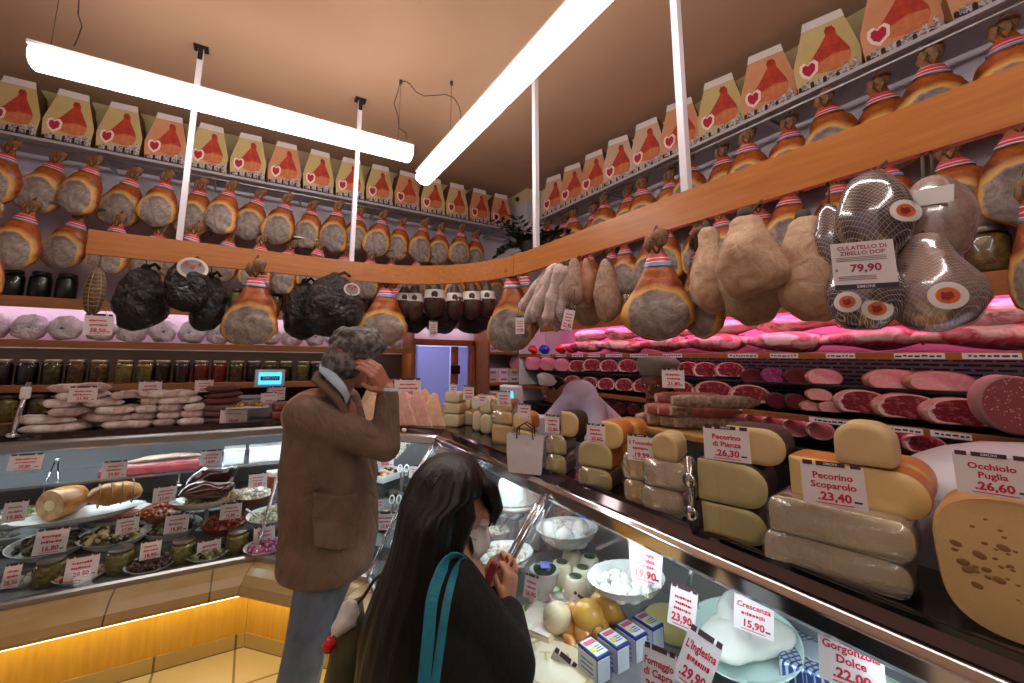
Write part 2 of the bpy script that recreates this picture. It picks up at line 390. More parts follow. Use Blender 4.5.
for i, lab in enumerate(('glass deli case of prepared dishes along the back, over the amber lit panel', 'short slanted corner case joining the two long glass cases', 'long glass cheese case on the right beside the crouching woman')):
    t = thing('display_case', lab, 'display case', (0, 0, 0)); cases.append(t); P = runs(i)
    if i == 2: skm = stone_side
    obj('kick_panel', MB().sweep([(.52, .07), (.52, .32), (.46, .32), (.46, .07)], P), panelw, t)
    obj('skirting', MB().sweep([(.53, 0), (.53, .072), (.46, .072), (.46, 0)], P), skirt, t)
    led = [(.50, .312), (.63, .318), (.652, .330), (.655, .345), (.63, .372), (.58, .398), (.53, .412), (.48, .418), (.40, .418), (.40, .312)]
    obj('stone_ledge', MB().sweep(led, P), stone_side if i == 2 else stone, t)
    obj('led_strip', MB().sweep([(.585, .302), (.60, .302), (.60, .310), (.585, .310)], P), ledy, t)
    fr = [(.478, .416), (.478, .442), (.465, .450), (.435, .446), (.435, .41)]
    obj('bottom_frame', MB().sweep(fr, P), STEEL, t)
    # stepped deck inside
    dk = [(.43, .435), (.29, .44), (.285, .51), (.07, .515), (.06, .60), (-.57, .60), (-.57, .40), (.43, .40)]
    obj('deck', MB().sweep(dk, P), darkdeck, t)
    obj('back_panel', MB().sweep([(-.545, .60), (-.545, 1.05), (-.56, 1.05), (-.56, .60)], P), steelin, t)
    if i == 0: obj('back_shelf', MB().sweep([(-.16, .80), (-.54, .80), (-.54, .815), (-.16, .815)], P), STEEL, t)
    obj('lamp_strip', MB().sweep([(-.06, 1.042), (-.085, 1.042), (-.085, 1.049), (-.06, 1.049)], P), ledw, t)
    obj('counter_top', MB().sweep([(-.02, 1.05), (-.05, 1.07), (-.055, 1.125), (-.62, 1.12), (-.62, 1.05)], P), topm, t)
    obj('chrome_edge', MB().sweep([(.012, 1.036), (.022, 1.05), (.022, 1.085), (.005, 1.1), (-.02, 1.1), (-.02, 1.036)], P), CHROME if i else STEEL, t, bevel=.004)
    obj('mirror_band', MB().sweep([(-.012, 1.1), (-.042, 1.122), (-.048, 1.132), (-.056, 1.132), (-.056, 1.11), (-.02, 1.09)], P), mirror_strip, t)
    g = [(.455, .445), (.40, .53), (.30, .68), (.19, .84), (.10, .955), (.015, 1.05)]
    gl = g + [(d-.006, z-.004) for d, z in g[::-1]]
    obj('front_glass', MB().sweep(gl, P, sm=False), GLASS, t)
# bright curved struts where the panes of glass meet
def strut(par, pts, rad=.012):
    obj('glass_strut', MB().tube(pts, rad, 10), CHROME, par)
def glassline(i, u):
    out = []
    for d, z in ((.47, .445), (.41, .535), (.315, .685), (.205, .845), (.115, .96), (.03, 1.055)):
        (x0, y0), (x1, y1) = runs(i)(d)
        out.append(Vector((x0+(x1-x0)*u, y0+(y1-y0)*u, z)))
    return out
strut(cases[1], glassline(1, 1.0)); strut(cases[1], glassline(1, 0.0))
def glass_at_y(Y, dx=0): return [Vector((1.1-d+dx, Y, z)) for d, z in ((.47, .445), (.41, .535), (.315, .685), (.205, .845), (.115, .96), (.03, 1.055))]
strut(cases[2], glass_at_y(1.35)); strut(cases[2], glass_at_y(1.38), .006)
# under-counter body so the cases are closed towards the staff side
for i, t in enumerate(cases):
    obj('body', MB().sweep([(.44, .0), (.44, .40), (-.60, .40), (-.60, .0)], runs(i)), BLACK, t)
    obj('rear_panel', MB().sweep([(-.58, .4), (-.58, 1.05), (-.60, 1.05), (-.60, .4)], runs(i)), steelin, t)
# ---------------------------------------------------------------- wall racks, cartons, cured hams
def ham_skin(name, zc=-.325, ax=.102, az=.126, xo=-.014):
    """rind round the outside, a ring of fat and the grey cut face at the front"""
    m, nt, b = nodes(name); c = coords(nt)
    sep = N(nt, 'ShaderNodeSeparateXYZ'); L(nt, c, sep.inputs[0])
    def math(op, a, b_=None, v=None):
        n = N(nt, 'ShaderNodeMath', operation=op)
        L(nt, a, n.inputs[0])
        if b_ is not None: L(nt, b_, n.inputs[1])
        if v is not None: n.inputs[1].default_value = v
        return n.outputs[0]
    px = math('DIVIDE', math('SUBTRACT', sep.outputs['X'], v=xo), v=ax)
    pz = math('DIVIDE', math('SUBTRACT', sep.outputs['Z'], v=zc), v=az)
    d = math('SQRT', math('ADD', math('MULTIPLY', px, px), math('MULTIPLY', pz, pz)))
    nz = noise(nt, c, 9, 3)
    d = math('ADD', d, math('MULTIPLY', math('SUBTRACT', nz, v=.5), v=.55))
    yb = math('MULTIPLY', math('MAXIMUM', math('ADD', sep.outputs['Y'], v=.02), v=0), v=40)     # the back stays rind
    d = math('ADD', d, yb)
    oi = N(nt, 'ShaderNodeObjectInfo')
    rind = ramp(nt, noise(nt, c, 11, 5, .65, .6), [(.25, (78, 30, 12)), (.42, (134, 58, 18)), (.58, (170, 86, 30)), (.74, (206, 132, 62))])
    meat = ramp(nt, noise(nt, c, 16, 6, .7, .8), [(.3, (84, 70, 66)), (.5, (136, 120, 114)), (.68, (176, 160, 150))])
    fat = N(nt, 'ShaderNodeRGB'); fat.outputs[0].default_value = lin((214, 164, 84))
    def mix(f, a, b_):
        n = N(nt, 'ShaderNodeMix', data_type='RGBA'); L(nt, f, n.inputs[0]); L(nt, a, n.inputs[6]); L(nt, b_, n.inputs[7]); return n.outputs[2]
    def edge(v0, v1):
        n = N(nt, 'ShaderNodeMapRange'); n.inputs['From Min'].default_value = v0; n.inputs['From Max'].default_value = v1
        L(nt, d, n.inputs['Value']); return n.outputs[0]
    col = mix(edge(.98, 1.06), meat, fat.outputs[0]); col = mix(edge(1.08, 1.34), col, rind)
    hs = N(nt, 'ShaderNodeHueSaturation'); L(nt, col, hs.inputs['Color'])
    mr = N(nt, 'ShaderNodeMapRange'); mr.inputs['To Min'].default_value = .82; mr.inputs['To Max'].default_value = 1.15
    L(nt, oi.outputs['Random'], mr.inputs['Value']); L(nt, mr.outputs[0], hs.inputs['Value']); L(nt, hs.outputs[0], b.inputs['Base Color'])
    rr = N(nt, 'ShaderNodeMapRange'); rr.inputs['From Min'].default_value = 1.0; rr.inputs['From Max'].default_value = 1.2; rr.inputs['To Min'].default_value = .7; rr.inputs['To Max'].default_value = .36
    L(nt, d, rr.inputs['Value']); L(nt, rr.outputs[0], b.inputs['Roughness'])
    bump(nt, b, noise(nt, c, 38, 5, .65), .5, .008)
    MATS[name] = m; return m
HAMSKIN = ham_skin('ham_skin'); HAMBIG = ham_skin('ham_skin_wide', -.335, .108, .104, -.012)
BAND = None
def band_mat(name='ham_band', third=(230, 226, 224)):
    m, nt, b = nodes(name); c = coords(nt); sep = N(nt, 'ShaderNodeSeparateXYZ'); L(nt, c, sep.inputs[0])
    mr = N(nt, 'ShaderNodeMapRange'); mr.inputs['From Min'].default_value = -.112; mr.inputs['From Max'].default_value = -.052; L(nt, sep.outputs['Z'], mr.inputs['Value'])
    r_ = N(nt, 'ShaderNodeValToRGB'); r_.color_ramp.interpolation = 'CONSTANT'; e = r_.color_ramp.elements
    st = [(0, (120, 140, 186)), (.20, (230, 224, 224)), (.26, (196, 62, 76)), (.48, (240, 200, 206)), (.56, (196, 62, 76)), (.84, (240, 236, 236)), (.92, third)]
    e[0].position = 0; e[0].color = lin(st[0][1]); e[1].position = st[1][0]; e[1].color = lin(st[1][1])
    for p, k in st[2:]:
        q = e.new(p); q.color = lin(k)
    L(nt, mr.outputs[0], r_.inputs['Fac']); L(nt, r_.outputs['Color'], b.inputs['Base Color']); b.inputs['Roughness'].default_value = .4
    MATS[name] = m; return m
BAND = band_mat(); BANDY = band_mat('ham_band_yellow', (240, 206, 60))
HOOF = plain('ham_shank', (150, 104, 66), .6, col2=(96, 62, 40), scale=30, bmp=.4, bscale=70)
TWINE = plain('dark_twine', (72, 60, 50), .85)
HPROF = [(0, .024), (.03, .030), (.065, .040), (.10, .058), (.15, .090), (.20, .114), (.26, .129), (.32, .132), (.37, .122), (.405, .100), (.43, .062), (.442, .02)]
def ham_r(t):
    for (a, ra), (b_, rb) in zip(HPROF, HPROF[1:]):
        if t <= b_:
            k = (t-a)/(b_-a); k = k*k*(3-2*k)*.5 + k*.5; return ra+(rb-ra)*k
    return .01
def ham_mesh(seed, fat=1.0):
    mb = MB(); rings = []; n = 28
    ts = [.008*i for i in range(0, 10)] + [.08+.0165*i for i in range(0, 20)] + [.402, .414, .425, .434, .440, .443]
    for t in ts:
        r_ = ham_r(t)*fat; lean = .018*sin(t*7+seed) * (t/.44)
        q = []
        for k in range(n):
            a = 2*pi*k/n; x = r_*cos(a); y = r_*.66*sin(a)
            w_ = max(0, min(1, (t-.19)/.08))
            if y < 0: y = y*(1-.36*w_)
            p = Vector((x+lean, y-.012*w_, -t))
            p = wob(p, seed, 9, .016*min(1, t/.2)); p = wob(p, seed+9, 26, .007*min(1, t/.15))
            if y < 0 and w_ > 0:      # the cut face dishes in a little round the bone
                dd = sqrt((p.x+.012)**2 + (p.z+.30)**2)
                p.y += .010*math.exp(-(dd/.05)**2) - .02*math.exp(-(((p.x+.0)**2+(p.z+.29)**2)/.014**2))*.8
            q.append(p)
        rings.append(q)
    mb.grid(rings); return mb.mesh('ham_body', [HAMSKIN])
HAMS = [ham_mesh(s) for s in (1, 2, 3, 4)]
def hmesh_band(seed, w0=.062, w1=.106):
    mb = MB(); rings = []
    for j in range(5):
        t = w0+(w1-w0)*j/4; q = []
        for k in range(28):
            a = 2*pi*k/28; r_ = ham_r(t)+.006; lean = .018*sin(t*7+seed)*(t/.44)
            p = Vector((r_*cos(a)+lean, r_*.70*sin(a)-.001, -t)); p = wob(p, seed, 9, .016*min(1, t/.2)); q.append(p)
        rings.append(q)
    return mb.grid(rings, True, False, False).mesh('band', [BAND])
BANDS = [hmesh_band(s) for s in (1, 2, 3, 4)]
sh = MB()
sh.ell((.012, -.004, .016), (.033, .029, .046), 12, 8, f=lambda p, d: wob(p, 3, 40, .012)).ell((-.02, .004, -.004), (.027, .026, .042), 12, 8, f=lambda p, d: wob(p, 5, 40, .012))
SHANK = sh.mesh('shank', [HOOF])
CORDM = MB().tube([(.0, -.02, -.06), (.02, -.03, -.01), (.012, -.02, .03), (.004, .0, .075)], .0042, 6).tube([(.0, -.02, -.06), (-.022, -.025, -.02), (-.012, -.012, .03), (.004, .0, .075)], .0042, 6).mesh('cord', [TWINE])
def ham(loc, rz, v, label, group, scale=1.0, bandm=None, tilt=0, name='cured_ham', cat='ham', rx=0):
    t = thing(name, label, cat, loc, (rx, tilt, rz), group, scale)
    obj('body', HAMS[v % 4], None, t); obj('label_band', BANDS[v % 4], None, t)
    obj('shank', SHANK, None, t); obj('cord', CORDM, None, t)
    return t
G1, G2, G3, G4 = 'hams in the upper row on the back wall', 'hams in the lower row on the back wall', 'hams in the upper row on the right wall', 'hams in the lower row on the right wall'
xs = [-1.69 + .2345*i for i in range(18)]
for i, x in enumerate(xs):
    ham((x, 4.13 + .07*(i % 2), 3.105+.012*sin(i*1.3)), .10*sin(i*1.9), i*3+1, 'cured ham in the upper back wall row, %s from its left end' % ORD[i], G1, 1.06+.04*sin(i*2.7), tilt=.15+.06*sin(i*1.1))
for i in range(17):
    x = -1.53 + .2545*i
    ham((x, 4.12 + .07*(i % 2), 2.665+.015*sin(i*1.7)), .12*sin(i*2.3+1), i*3+2, 'cured ham in the lower back wall row, %s from its left end' % ORD[i], G2, 1.06+.04*sin(i*1.7+2), tilt=.14+.06*sin(i*1.9))
for i in range(16):
    y = 3.561 - .2165*i
    ham((2.88 + .075*(i%2), y, 3.145+.012*sin(i*1.7)), -pi/2+.38+.10*sin(i*2.3+1), i*3, 'cured ham in the upper right wall row, %s from the corner' % ORD[i], G3, 1.10+.05*sin(i*1.9+2), tilt=.05*sin(i*1.9))
for i in range(16):
    y = 3.325 - .2150*i
    ham((2.86 + .075*(i%2), y, 2.665+.015*sin(i*1.3)), -pi/2+.38+.12*sin(i*1.3+1), i*3+1, 'cured ham in the lower right wall row, %s from the corner' % ORD[i], G4, 1.03+.05*sin(i*1.3+2), tilt=.05*sin(i*1.4))
# racks: a thin shelf on brackets with a rail for the ham cords
def rack(name, label, a, b, n, wall_axis, shelf=True):
    t = thing(name, label, 'rack', (0, 0, 0)); a = Vector(a); b = Vector(b); mid_ = (a+b)/2; ln = (b-a).length
    if wall_axis == 'Y':
        if shelf: obj('shelf_board', MB().box(mid_+Vector((0, .16, 0)), (ln, .32, .024)), plain('shelf_grey', (178, 172, 178), .4), t, bevel=.003)
        obj('rail', MB().tube([a+Vector((0, .005, -.055)), b+Vector((0, .005, -.055))], .011, 8), STEEL, t)
        for i in range(n): obj('bracket', MB().box(a+(b-a)*((i+.5)/n)+Vector((0, .18, -.05)), (.02, .34, .03)), STEEL, t)
    else:
        if shelf: obj('shelf_board', MB().box(mid_+Vector((.16, 0, 0)), (.32, ln, .024)), plain('shelf_grey', (178, 172, 178), .4), t, bevel=.003)
        obj('rail', MB().tube([a+Vector((.005, 0, -.055)), b+Vector((.005, 0, -.055))], .011, 8), STEEL, t)
        for i in range(n): obj('bracket', MB().box(a+(b-a)*((i+.5)/n)+Vector((.18, 0, -.05)), (.34, .02, .03)), STEEL, t)
    return t
rack('carton_rack', 'long thin grey shelf carrying the cartons on the back wall', (-2.3, 4.17, 3.228), (2.93, 4.17, 3.228), 7, 'Y')
rack('carton_rack', 'long thin grey shelf carrying the cartons on the right wall', (2.85, 3.72, 3.235), (2.85, -1.2, 3.235), 7, 'X')
rack('ham_rail', 'steel rail carrying the lower row of hams on the back wall', (-2.3, 4.15, 2.79), (2.93, 4.15, 2.79), 7, 'Y', False)
rack('ham_rail', 'steel rail carrying the lower row of hams on the right wall', (2.87, 3.6, 2.79), (2.87, -1.2, 2.79), 7, 'X', False)

# cartons with a ham printed on the front
CB = {'yellow': plain('carton_yellow', (204, 182, 128), .5, col2=(194, 168, 110), scale=4), 'orange': plain('carton_orange', (212, 152, 112), .5, col2=(202, 136, 98), scale=4), 'pink': plain('carton_pink', (206, 170, 146), .5)}
CWHITE = plain('carton_white', (224, 214, 210), .5); CSIDE = plain('carton_side', (120, 84, 50), .6)
PH1 = plain('print_ham_red', (196, 70, 46), .5, col2=(160, 44, 30), scale=26); PH2 = plain('print_ham_tan', (208, 128, 84), .5, col2=(190, 104, 66), scale=30)
PCUT = plain('print_cut_red', (176, 26, 56), .5); PFAT = plain('print_fat', (240, 216, 206), .5); PSKY = plain('print_skyline', (120, 108, 118), .5, col2=(200, 192, 200), scale=70, spread=(.45, .55)); PDARK = plain('print_dark', (46, 36, 40), .5)
def carton_meshes(kind):
    # front outline in x,z; depth along +y
    out = [(-.130, 0), (.130, 0), (.142, .16), (.092, .375), (.083, .43), (-.083, .43), (-.092, .375), (-.142, .16)]
    mb = MB(); n = len(out)
    f_ = [mb._v((x, 0, z)) for x, z in out]; r_ = [mb._v((x*.97, .20, z*.98)) for x, z in out]
    mb._f(f_, False, 0); mb._f(r_[::-1], False, 1)
    for k in range(n): mb._f((f_[k], r_[k], r_[(k+1) % n], f_[(k+1) % n]), False, 2 if k == 4 else 1)
    body = mb.mesh('carton_body', [CB[kind], CSIDE, CWHITE])
    y = -.003; p = MB()
    def flat(pts, mi, yy): p.poly([(x, yy, z) for x, z in pts][::1], mi)
    flat([(-.092, .378), (.092, .378), (.083, .43), (-.083, .43)], 0, y)
    hamp = [(-.07, .10), (-.03, .085), (.03, .075), (.085, .09), (.10, .13), (.098, .18), (.075, .235), (.052, .29), (.05, .325), (.036, .352), (.012, .352), (.004, .33), (.008, .30), (-.02, .25), (-.05, .20), (-.078, .165), (-.085, .13)]
    flat(hamp, 1, y); flat([(-.055, .09), (.03, .075), (.085, .09), (.10, .13), (.094, .165), (.03, .175), (-.03, .15)], 2, y*1.4)
    def heart(s): return [(-.075+x*s, .13+z*s) for x, z in ((0, -.052), (.03, -.02), (.034, .022), (.02, .042), (.004, .034), (-.002, .024), (-.014, .04), (-.03, .03), (-.034, .0), (-.024, -.03))]
    flat(heart(1.25), 3, y*1.8); flat(heart(.85), 4, y*2.2)
    flat([(-.06, .03), (.13, .03), (.134, .066), (.02, .07), (-.04, .055)], 5, y*1.2)
    for i in range(15):                       # the printed skyline of roofs and towers
        x = -.128+i*.0178; h = .03+.022*abs(sin(i*2.3))+(.05 if i in (11, 13) else 0)
        flat([(x, .004), (x+.016, .004), (x+.016, h), (x+.008, h+.008), (x, h)], 5 if i % 3 else 6, y*2.6)
        flat([(x+.003, .01), (x+.008, .01), (x+.008, .02), (x+.003, .02)], 6, y*3)
    flat([(-.128, .003), (.128, .003), (.128, .012), (-.128, .012)], 6, y*2.8)
    return body, p.mesh('front_print', [CWHITE, PH1, PH2, PFAT, PCUT, PSKY, PDARK])
CM = {k: carton_meshes(k) for k in CB}
def carton(loc, rz, kind, label, group, s=1):
    t = thing('ham_carton', label, 'carton', loc, (radians(-3), 0, rz), group, s)
    obj('carton_body', CM[kind][0], None, t); obj('front_print', CM[kind][1], None, t)
kinds = 'yellow yellow yellow orange yellow yellow orange yellow yellow yellow orange yellow yellow orange orange yellow yellow'.split()
GB, GR = 'ham cartons on the back wall shelf', 'ham cartons on the right wall shelf'
cw = {'yellow': 'yellow', 'orange': 'orange', 'pink': 'pale pink'}
for i in range(15):
    x = -1.745 + .3145*i
    carton((x, 4.20, 3.243), .06*sin(i*2.1), kinds[i], '%s ham carton on the back wall shelf, %s from the left end' % (cw[kinds[i]], ORD[i]), GB, 1.06)
rk = 'pink orange orange pink pink orange yellow orange yellow orange orange yellow yellow'.split()
for i in range(13):
    y = 3.50 - .3195*i
    carton((2.91, y, 3.25), -pi/2+.30+.05*sin(i*2.7), rk[i], '%s ham carton on the right wall shelf, %s from the corner' % (cw[rk[i]], ORD[i]), GR, 1.10)
# ---------------------------------------------------------------- lettering and price cards
TXT = {}
def text_geo(s, bold=.0):
    k = (s, bold)
    if k in TXT: return TXT[k]
    c = bpy.data.curves.new('lettering', 'FONT'); c.body = s; c.size = 1; c.align_x = 'CENTER'; c.align_y = 'CENTER'; c.resolution_u = 2; c.offset = bold
    o = bpy.data.objects.new('lettering', c); me = o.to_mesh()
    v = [Vector(p.co) for p in me.vertices]; f = [tuple(p.vertices) for p in me.polygons]
    o.to_mesh_clear(); bpy.data.objects.remove(o); bpy.data.curves.remove(c)
    w_ = (max(p.x for p in v)-min(p.x for p in v)) if v else 0
    TXT[k] = (v, f, w_); return TXT[k]
def add_text(mb, s, x, z, size, mi, y=-.0016, bold=.02, maxw=None, up_axis='z'):
    v, f, w_ = text_geo(s, bold); k = size
    if maxw and w_*k > maxw: k = maxw/w_
    i0 = len(mb.v)
    for p in v: mb._v((x+p.x*k, y, z+p.y*size) if up_axis == 'z' else (x+p.x*k, z+p.y*size, y))
    for q in f: mb._f([i0+j for j in q], False, mi)
HEADC = plain('card_header', (70, 40, 50), .7)
def card_mesh(w, h, lines, price, seed=0, shop=False):
    rnd = random.Random(seed); mb = MB()
    mb.box((0, 0, h/2), (w, .0016, h), mi=0)
    bh = h*.11
    for x0, x1 in ((-.46, -.30), (-.24, .22), (.30, .46)): mb.box(((x0+x1)/2*w, 0, h+bh*.1), ((x1-x0)*w, .003, bh), mi=2)
    if shop: add_text(mb, 'SIMONI', -.01*w, h+bh*.1, bh*.75, 0, -.0022, .02, .4*w)
    n = max(1, len(lines)); z = h*.80; step = h*.44/max(n, 2)
    for l in lines:
        if l: add_text(mb, l, 0, z-step*.4, step*.98, 1, -.0014, .028, .88*w)
        else:                                     # a handwritten line too small to read
            x = -.34*w+rnd.random()*.08*w; e = .34*w-rnd.random()*.1*w
            while x < e:
                d = (.03+.05*rnd.random())*w; mb.box((x+d/2, -.001, z-step*.4+rnd.uniform(-.05, .05)*step), (d, .0016, step*(.28+.2*rnd.random())), mi=1); x += d+.018*w
        z -= step
    if price: add_text(mb, price, 0, h*.22, h*.27, 1, -.0014, .035, .74*w)
    mb.box((.36*w, -.001, h*.17), (.12*w, .0012, h*.045), mi=2); mb.box((0, -.001, h*.065), (.6*w, .0012, h*.02), mi=1)
    return mb
TAGN = [0]
def price_card(P, rz, label, w=.12, h=.085, lines=('', ''), price='', tilt=0, roll=0, stem=0, cat='price card', group=None, shop=False, name='price_card'):
    TAGN[0] += 1
    mb = card_mesh(w, h, lines, price, TAGN[0], shop)
    if stem < 0:
        mb.mi = 2; mb.tube([(-.3*w, .001, h*.98), (0, .004, h-stem)], .0012, 5); mb.tube([(.3*w, .001, h*.98), (0, .004, h-stem)], .0012, 5); mb.mi = 0
    elif stem:
        mb.mi = 2; mb.tube([(0, .003, -stem), (0, .003, h*.3)], .0018, 6); mb.mi = 0
    return tag(obj(name, mb, [PAPER, REDINK, HEADC], None, P, (tilt, roll, rz)), label, cat, group)
def pxs(P): return (Vector(P)-EYE).dot(fw)/FL
def wide(px): return 1/sqrt(1+((px-CX)/FL)**2)      # the lens stretches round things towards the borders

# ---------------------------------------------------------------- goods hanging from the beam
def crumple(name, c1, c2, rough=.12, st=1.0, sc=22, dist=.012):
    m, nt, b = nodes(name); c = coords(nt)
    vo = N(nt, 'ShaderNodeTexVoronoi', feature='DISTANCE_TO_EDGE'); vo.inputs['Scale'].default_value = sc*.7
    mx = N(nt, 'ShaderNodeVectorMath', operation='ADD'); n0 = N(nt, 'ShaderNodeTexNoise'); n0.inputs['Scale'].default_value = 9; L(nt, c, n0.inputs['Vector'])
    sc_ = N(nt, 'ShaderNodeVectorMath', operation='SCALE'); sc_.inputs['Scale'].default_value = .14; L(nt, n0.outputs['Color'], sc_.inputs[0])
    L(nt, c, mx.inputs[0]); L(nt, sc_.outputs[0], mx.inputs[1]); L(nt, mx.outputs[0], vo.inputs['Vector'])
    nz = noise(nt, c, sc, 5, .7, 1.2); a = N(nt, 'ShaderNodeMath', operation='ADD'); L(nt, nz, a.inputs[0]); L(nt, vo.outputs['Distance'], a.inputs[1])
    L(nt, ramp(nt, nz, [(.35, c1), (.65, c2)]), b.inputs['Base Color']); b.inputs['Roughness'].default_value = rough
    bump(nt, b, a.outputs[0], st, dist); MATS[name] = m; return m
BLACKWRAP = crumple('black_wrap', (13, 11, 12), (24, 21, 23), .10, 1.0, 16, .03)
BLADDER = crumple('bladder_skin', (170, 128, 100), (206, 172, 142), .6, .7, 14, .008)
BLADDER2 = crumple('bladder_skin_green', (140, 120, 84), (176, 150, 116), .65, .7, 18, .008)
COPPA = crumple('coppa_skin', (132, 98, 80), (178, 146, 124), .6, .6, 20, .006)
SPECK = crumple('speck_skin', (56, 34, 26), (90, 60, 46), .45, .6, 24, .006)
SALW = plain('mould_salami', (216, 198, 190), .8, col2=(182, 148, 140), scale=26, bmp=.4, bscale=60, spread=(.4, .75))
NETTED = plain('netted_salami', (118, 92, 68), .8, col2=(84, 60, 44), scale=40, bmp=.6, bscale=70)
HANGZ = 2.25
def lump_mb(rx, ry, h, prof, seed, amt=.012, seg=26, n=22, sc=9, twist=0):
    """prof(t) gives the relative radius from the top (t=0) to the bottom (t=1)"""
    mb = MB(); rings = []
    for j in range(n+1):
        t = j/n; q = []; t = .5-.5*cos(pi*t)
        for k in range(seg):
            a = 2*pi*k/seg + twist*t; r_ = max(prof(t), .012)
            p = Vector((rx*r_*cos(a), ry*r_*sin(a), -h*t)); p = wob(p, seed, sc, amt*min(1, 4*t+.2)); p = wob(p, seed+4, sc*2.8, amt*.35)
            q.append(p)
        rings.append(q)
    return mb.grid(rings)
def pear(t, top=.42, p=.9): return min(1, sqrt(t/.07+.02))*pear0(t, top, p)
def pear0(t, top, p): return sqrt(max(0, 1-((t-.62)/.38)**2)) if t > .62 else top+(1-top)*(.5-.5*cos(pi*(t/.62)**p))
def egg(t): return sqrt(max(0, 1-(2*t-1)**2))**.8 * (1-.18*(t < .5)*(1-2*t))
def hang_lump(name, label, cat, box, plane, v, mat, seed, prof=pear, group=None, ry=.85, amt=.012, extra=None, twist=0, cordup=True, sc=9, n=22):
    x0, y0, x1, y1 = box; f = aX if plane == 'X' else aY
    if x0 > 815: x0 -= 9; x1 -= 9
    top = f((x0+x1)/2, y0, v); bot = f((x0+x1)/2, y1, v); s = pxs(f((x0+x1)/2, (y0+y1)/2, v)); w_ = (x1-x0)*s/2*(.28+.72*wide((x0+x1)/2)); h_ = top.z-bot.z
    ang = math.atan2(top.x, top.y)
    t = thing(name, label, cat, top, (0, 0, -ang), group)
    obj('body', lump_mb(w_, w_*ry, h_, prof, seed, amt, twist=twist, sc=sc, n=n), mat, t)
    if cordup and top.z < HANGZ-.01:
        tgt = Vector((1.657, top.y, 2.215)) if plane == 'X' else Vector((top.x, 3.258, 2.215))
        e = Matrix.Rotation(ang, 3, 'Z') @ (tgt-top)
        obj('cord', MB().tube([(0, 0, -.03), e*.5+Vector((.004, .004, 0)), e], .004, 6), TWINE, t)
    if extra: extra(t, w_, w_*ry, h_)
    return t
DISCG = plain('label_disc_grey', (150, 146, 150), .4); DISCR = plain('label_red', (190, 40, 48), .4); DISCW = plain('label_white', (226, 218, 216), .5)
def disc_label(z, rr, fx=0, yy=1.02, big=False):
    def f(t, rx, ry, h):
        mb = MB(); pts = []
        def sp(u, w_, off):     # a point on the skin, wrapped round it
            x = fx*rx+u; zz = -h*z+w_; tt = min(.98, max(.02, -zz/h)); r_ = 1
            y = -ry*yy*sqrt(max(.02, 1-(x/rx)**2)) - off
            return (x, y, zz)
        for k, (r0_, r1_, mi) in enumerate(((0, .78, 0), (.78, 1, 1))):
            n = 24; A = [sp(rr*r0_*cos(2*pi*i/n), rr*.8*r0_*sin(2*pi*i/n), .004) for i in range(n)]; B = [sp(rr*r1_*cos(2*pi*i/n), rr*.8*r1_*sin(2*pi*i/n), .004) for i in range(n)]
            mb.grid([A, B], True, False, False, mi=mi)
        R = [sp(rr*u, rr*w_, .006) for u, w_ in ((-.5, .2), (.5, .2), (.5, .5), (-.5, .5))]; mb.poly(R, 2)
        R = [sp(rr*u, rr*w_, .006) for u, w_ in ((-.1, -.1), (.1, -.1), (.12, .2), (-.12, .2))]; mb.poly(R, 2)
        obj('label', mb, [DISCG, DISCW, DISCR], t)
    return f
def knot(t, rx, ry, h):
    obj('knot', MB().ell((0, 0, .0), (rx*.2, rx*.2, .03), 10, 6).tube([(0, 0, 0), (rx*.3, -.02, .03), (rx*.5, -.01, .0)], .012, 6), BLACKWRAP, t)
def both(*fs):
    def f(*a):
        for g in fs: g(*a)
    return f
GBK = 'black wrapped hams hung from the beam'
hang_lump('wrapped_ham', 'black plastic wrapped ham, left lobe of the left black bunch', 'wrapped ham', (119, 268, 173, 331), 'Y', 3.30, BLACKWRAP, 3, egg, GBK, amt=.03, extra=knot)
hang_lump('wrapped_ham', 'black plastic wrapped ham with a grey disc, middle of the left black bunch', 'wrapped ham', (168, 262, 212, 312), 'Y', 3.17, BLACKWRAP, 5, egg, GBK, amt=.02, extra=both(knot, disc_label(.16, .085, .15, .8)))
hang_lump('wrapped_ham', 'black plastic wrapped ham, right lobe of the left black bunch', 'wrapped ham', (192, 276, 230, 331), 'Y', 3.33, BLACKWRAP, 8, egg, GBK, amt=.025, extra=knot)
hang_lump('wrapped_ham', 'black plastic wrapped ham, left lobe of the bunch above the man', 'wrapped ham', (285, 282, 325, 340), 'Y', 3.34, BLACKWRAP, 11, egg, GBK, amt=.025, extra=knot)
hang_lump('wrapped_ham', 'black wrapped ham with a red disc, main lobe of the bunch above the man', 'wrapped ham', (304, 276, 366, 338), 'Y', 3.22, BLACKWRAP, 14, egg, GBK, amt=.028, extra=both(knot, disc_label(.25, .06, .55, .9)))
for i, (b_, w_) in enumerate((((398, 305, 428, 333), 'left'), ((424, 308, 458, 334), 'middle'), ((456, 305, 492, 333), 'right'))):
    hang_lump('wrapped_ham', 'black wrapped ham half hidden under the dark specks, %s one' % w_, 'wrapped ham', b_, 'Y', 3.40, BLACKWRAP, 20+i, egg, GBK, amt=.02)
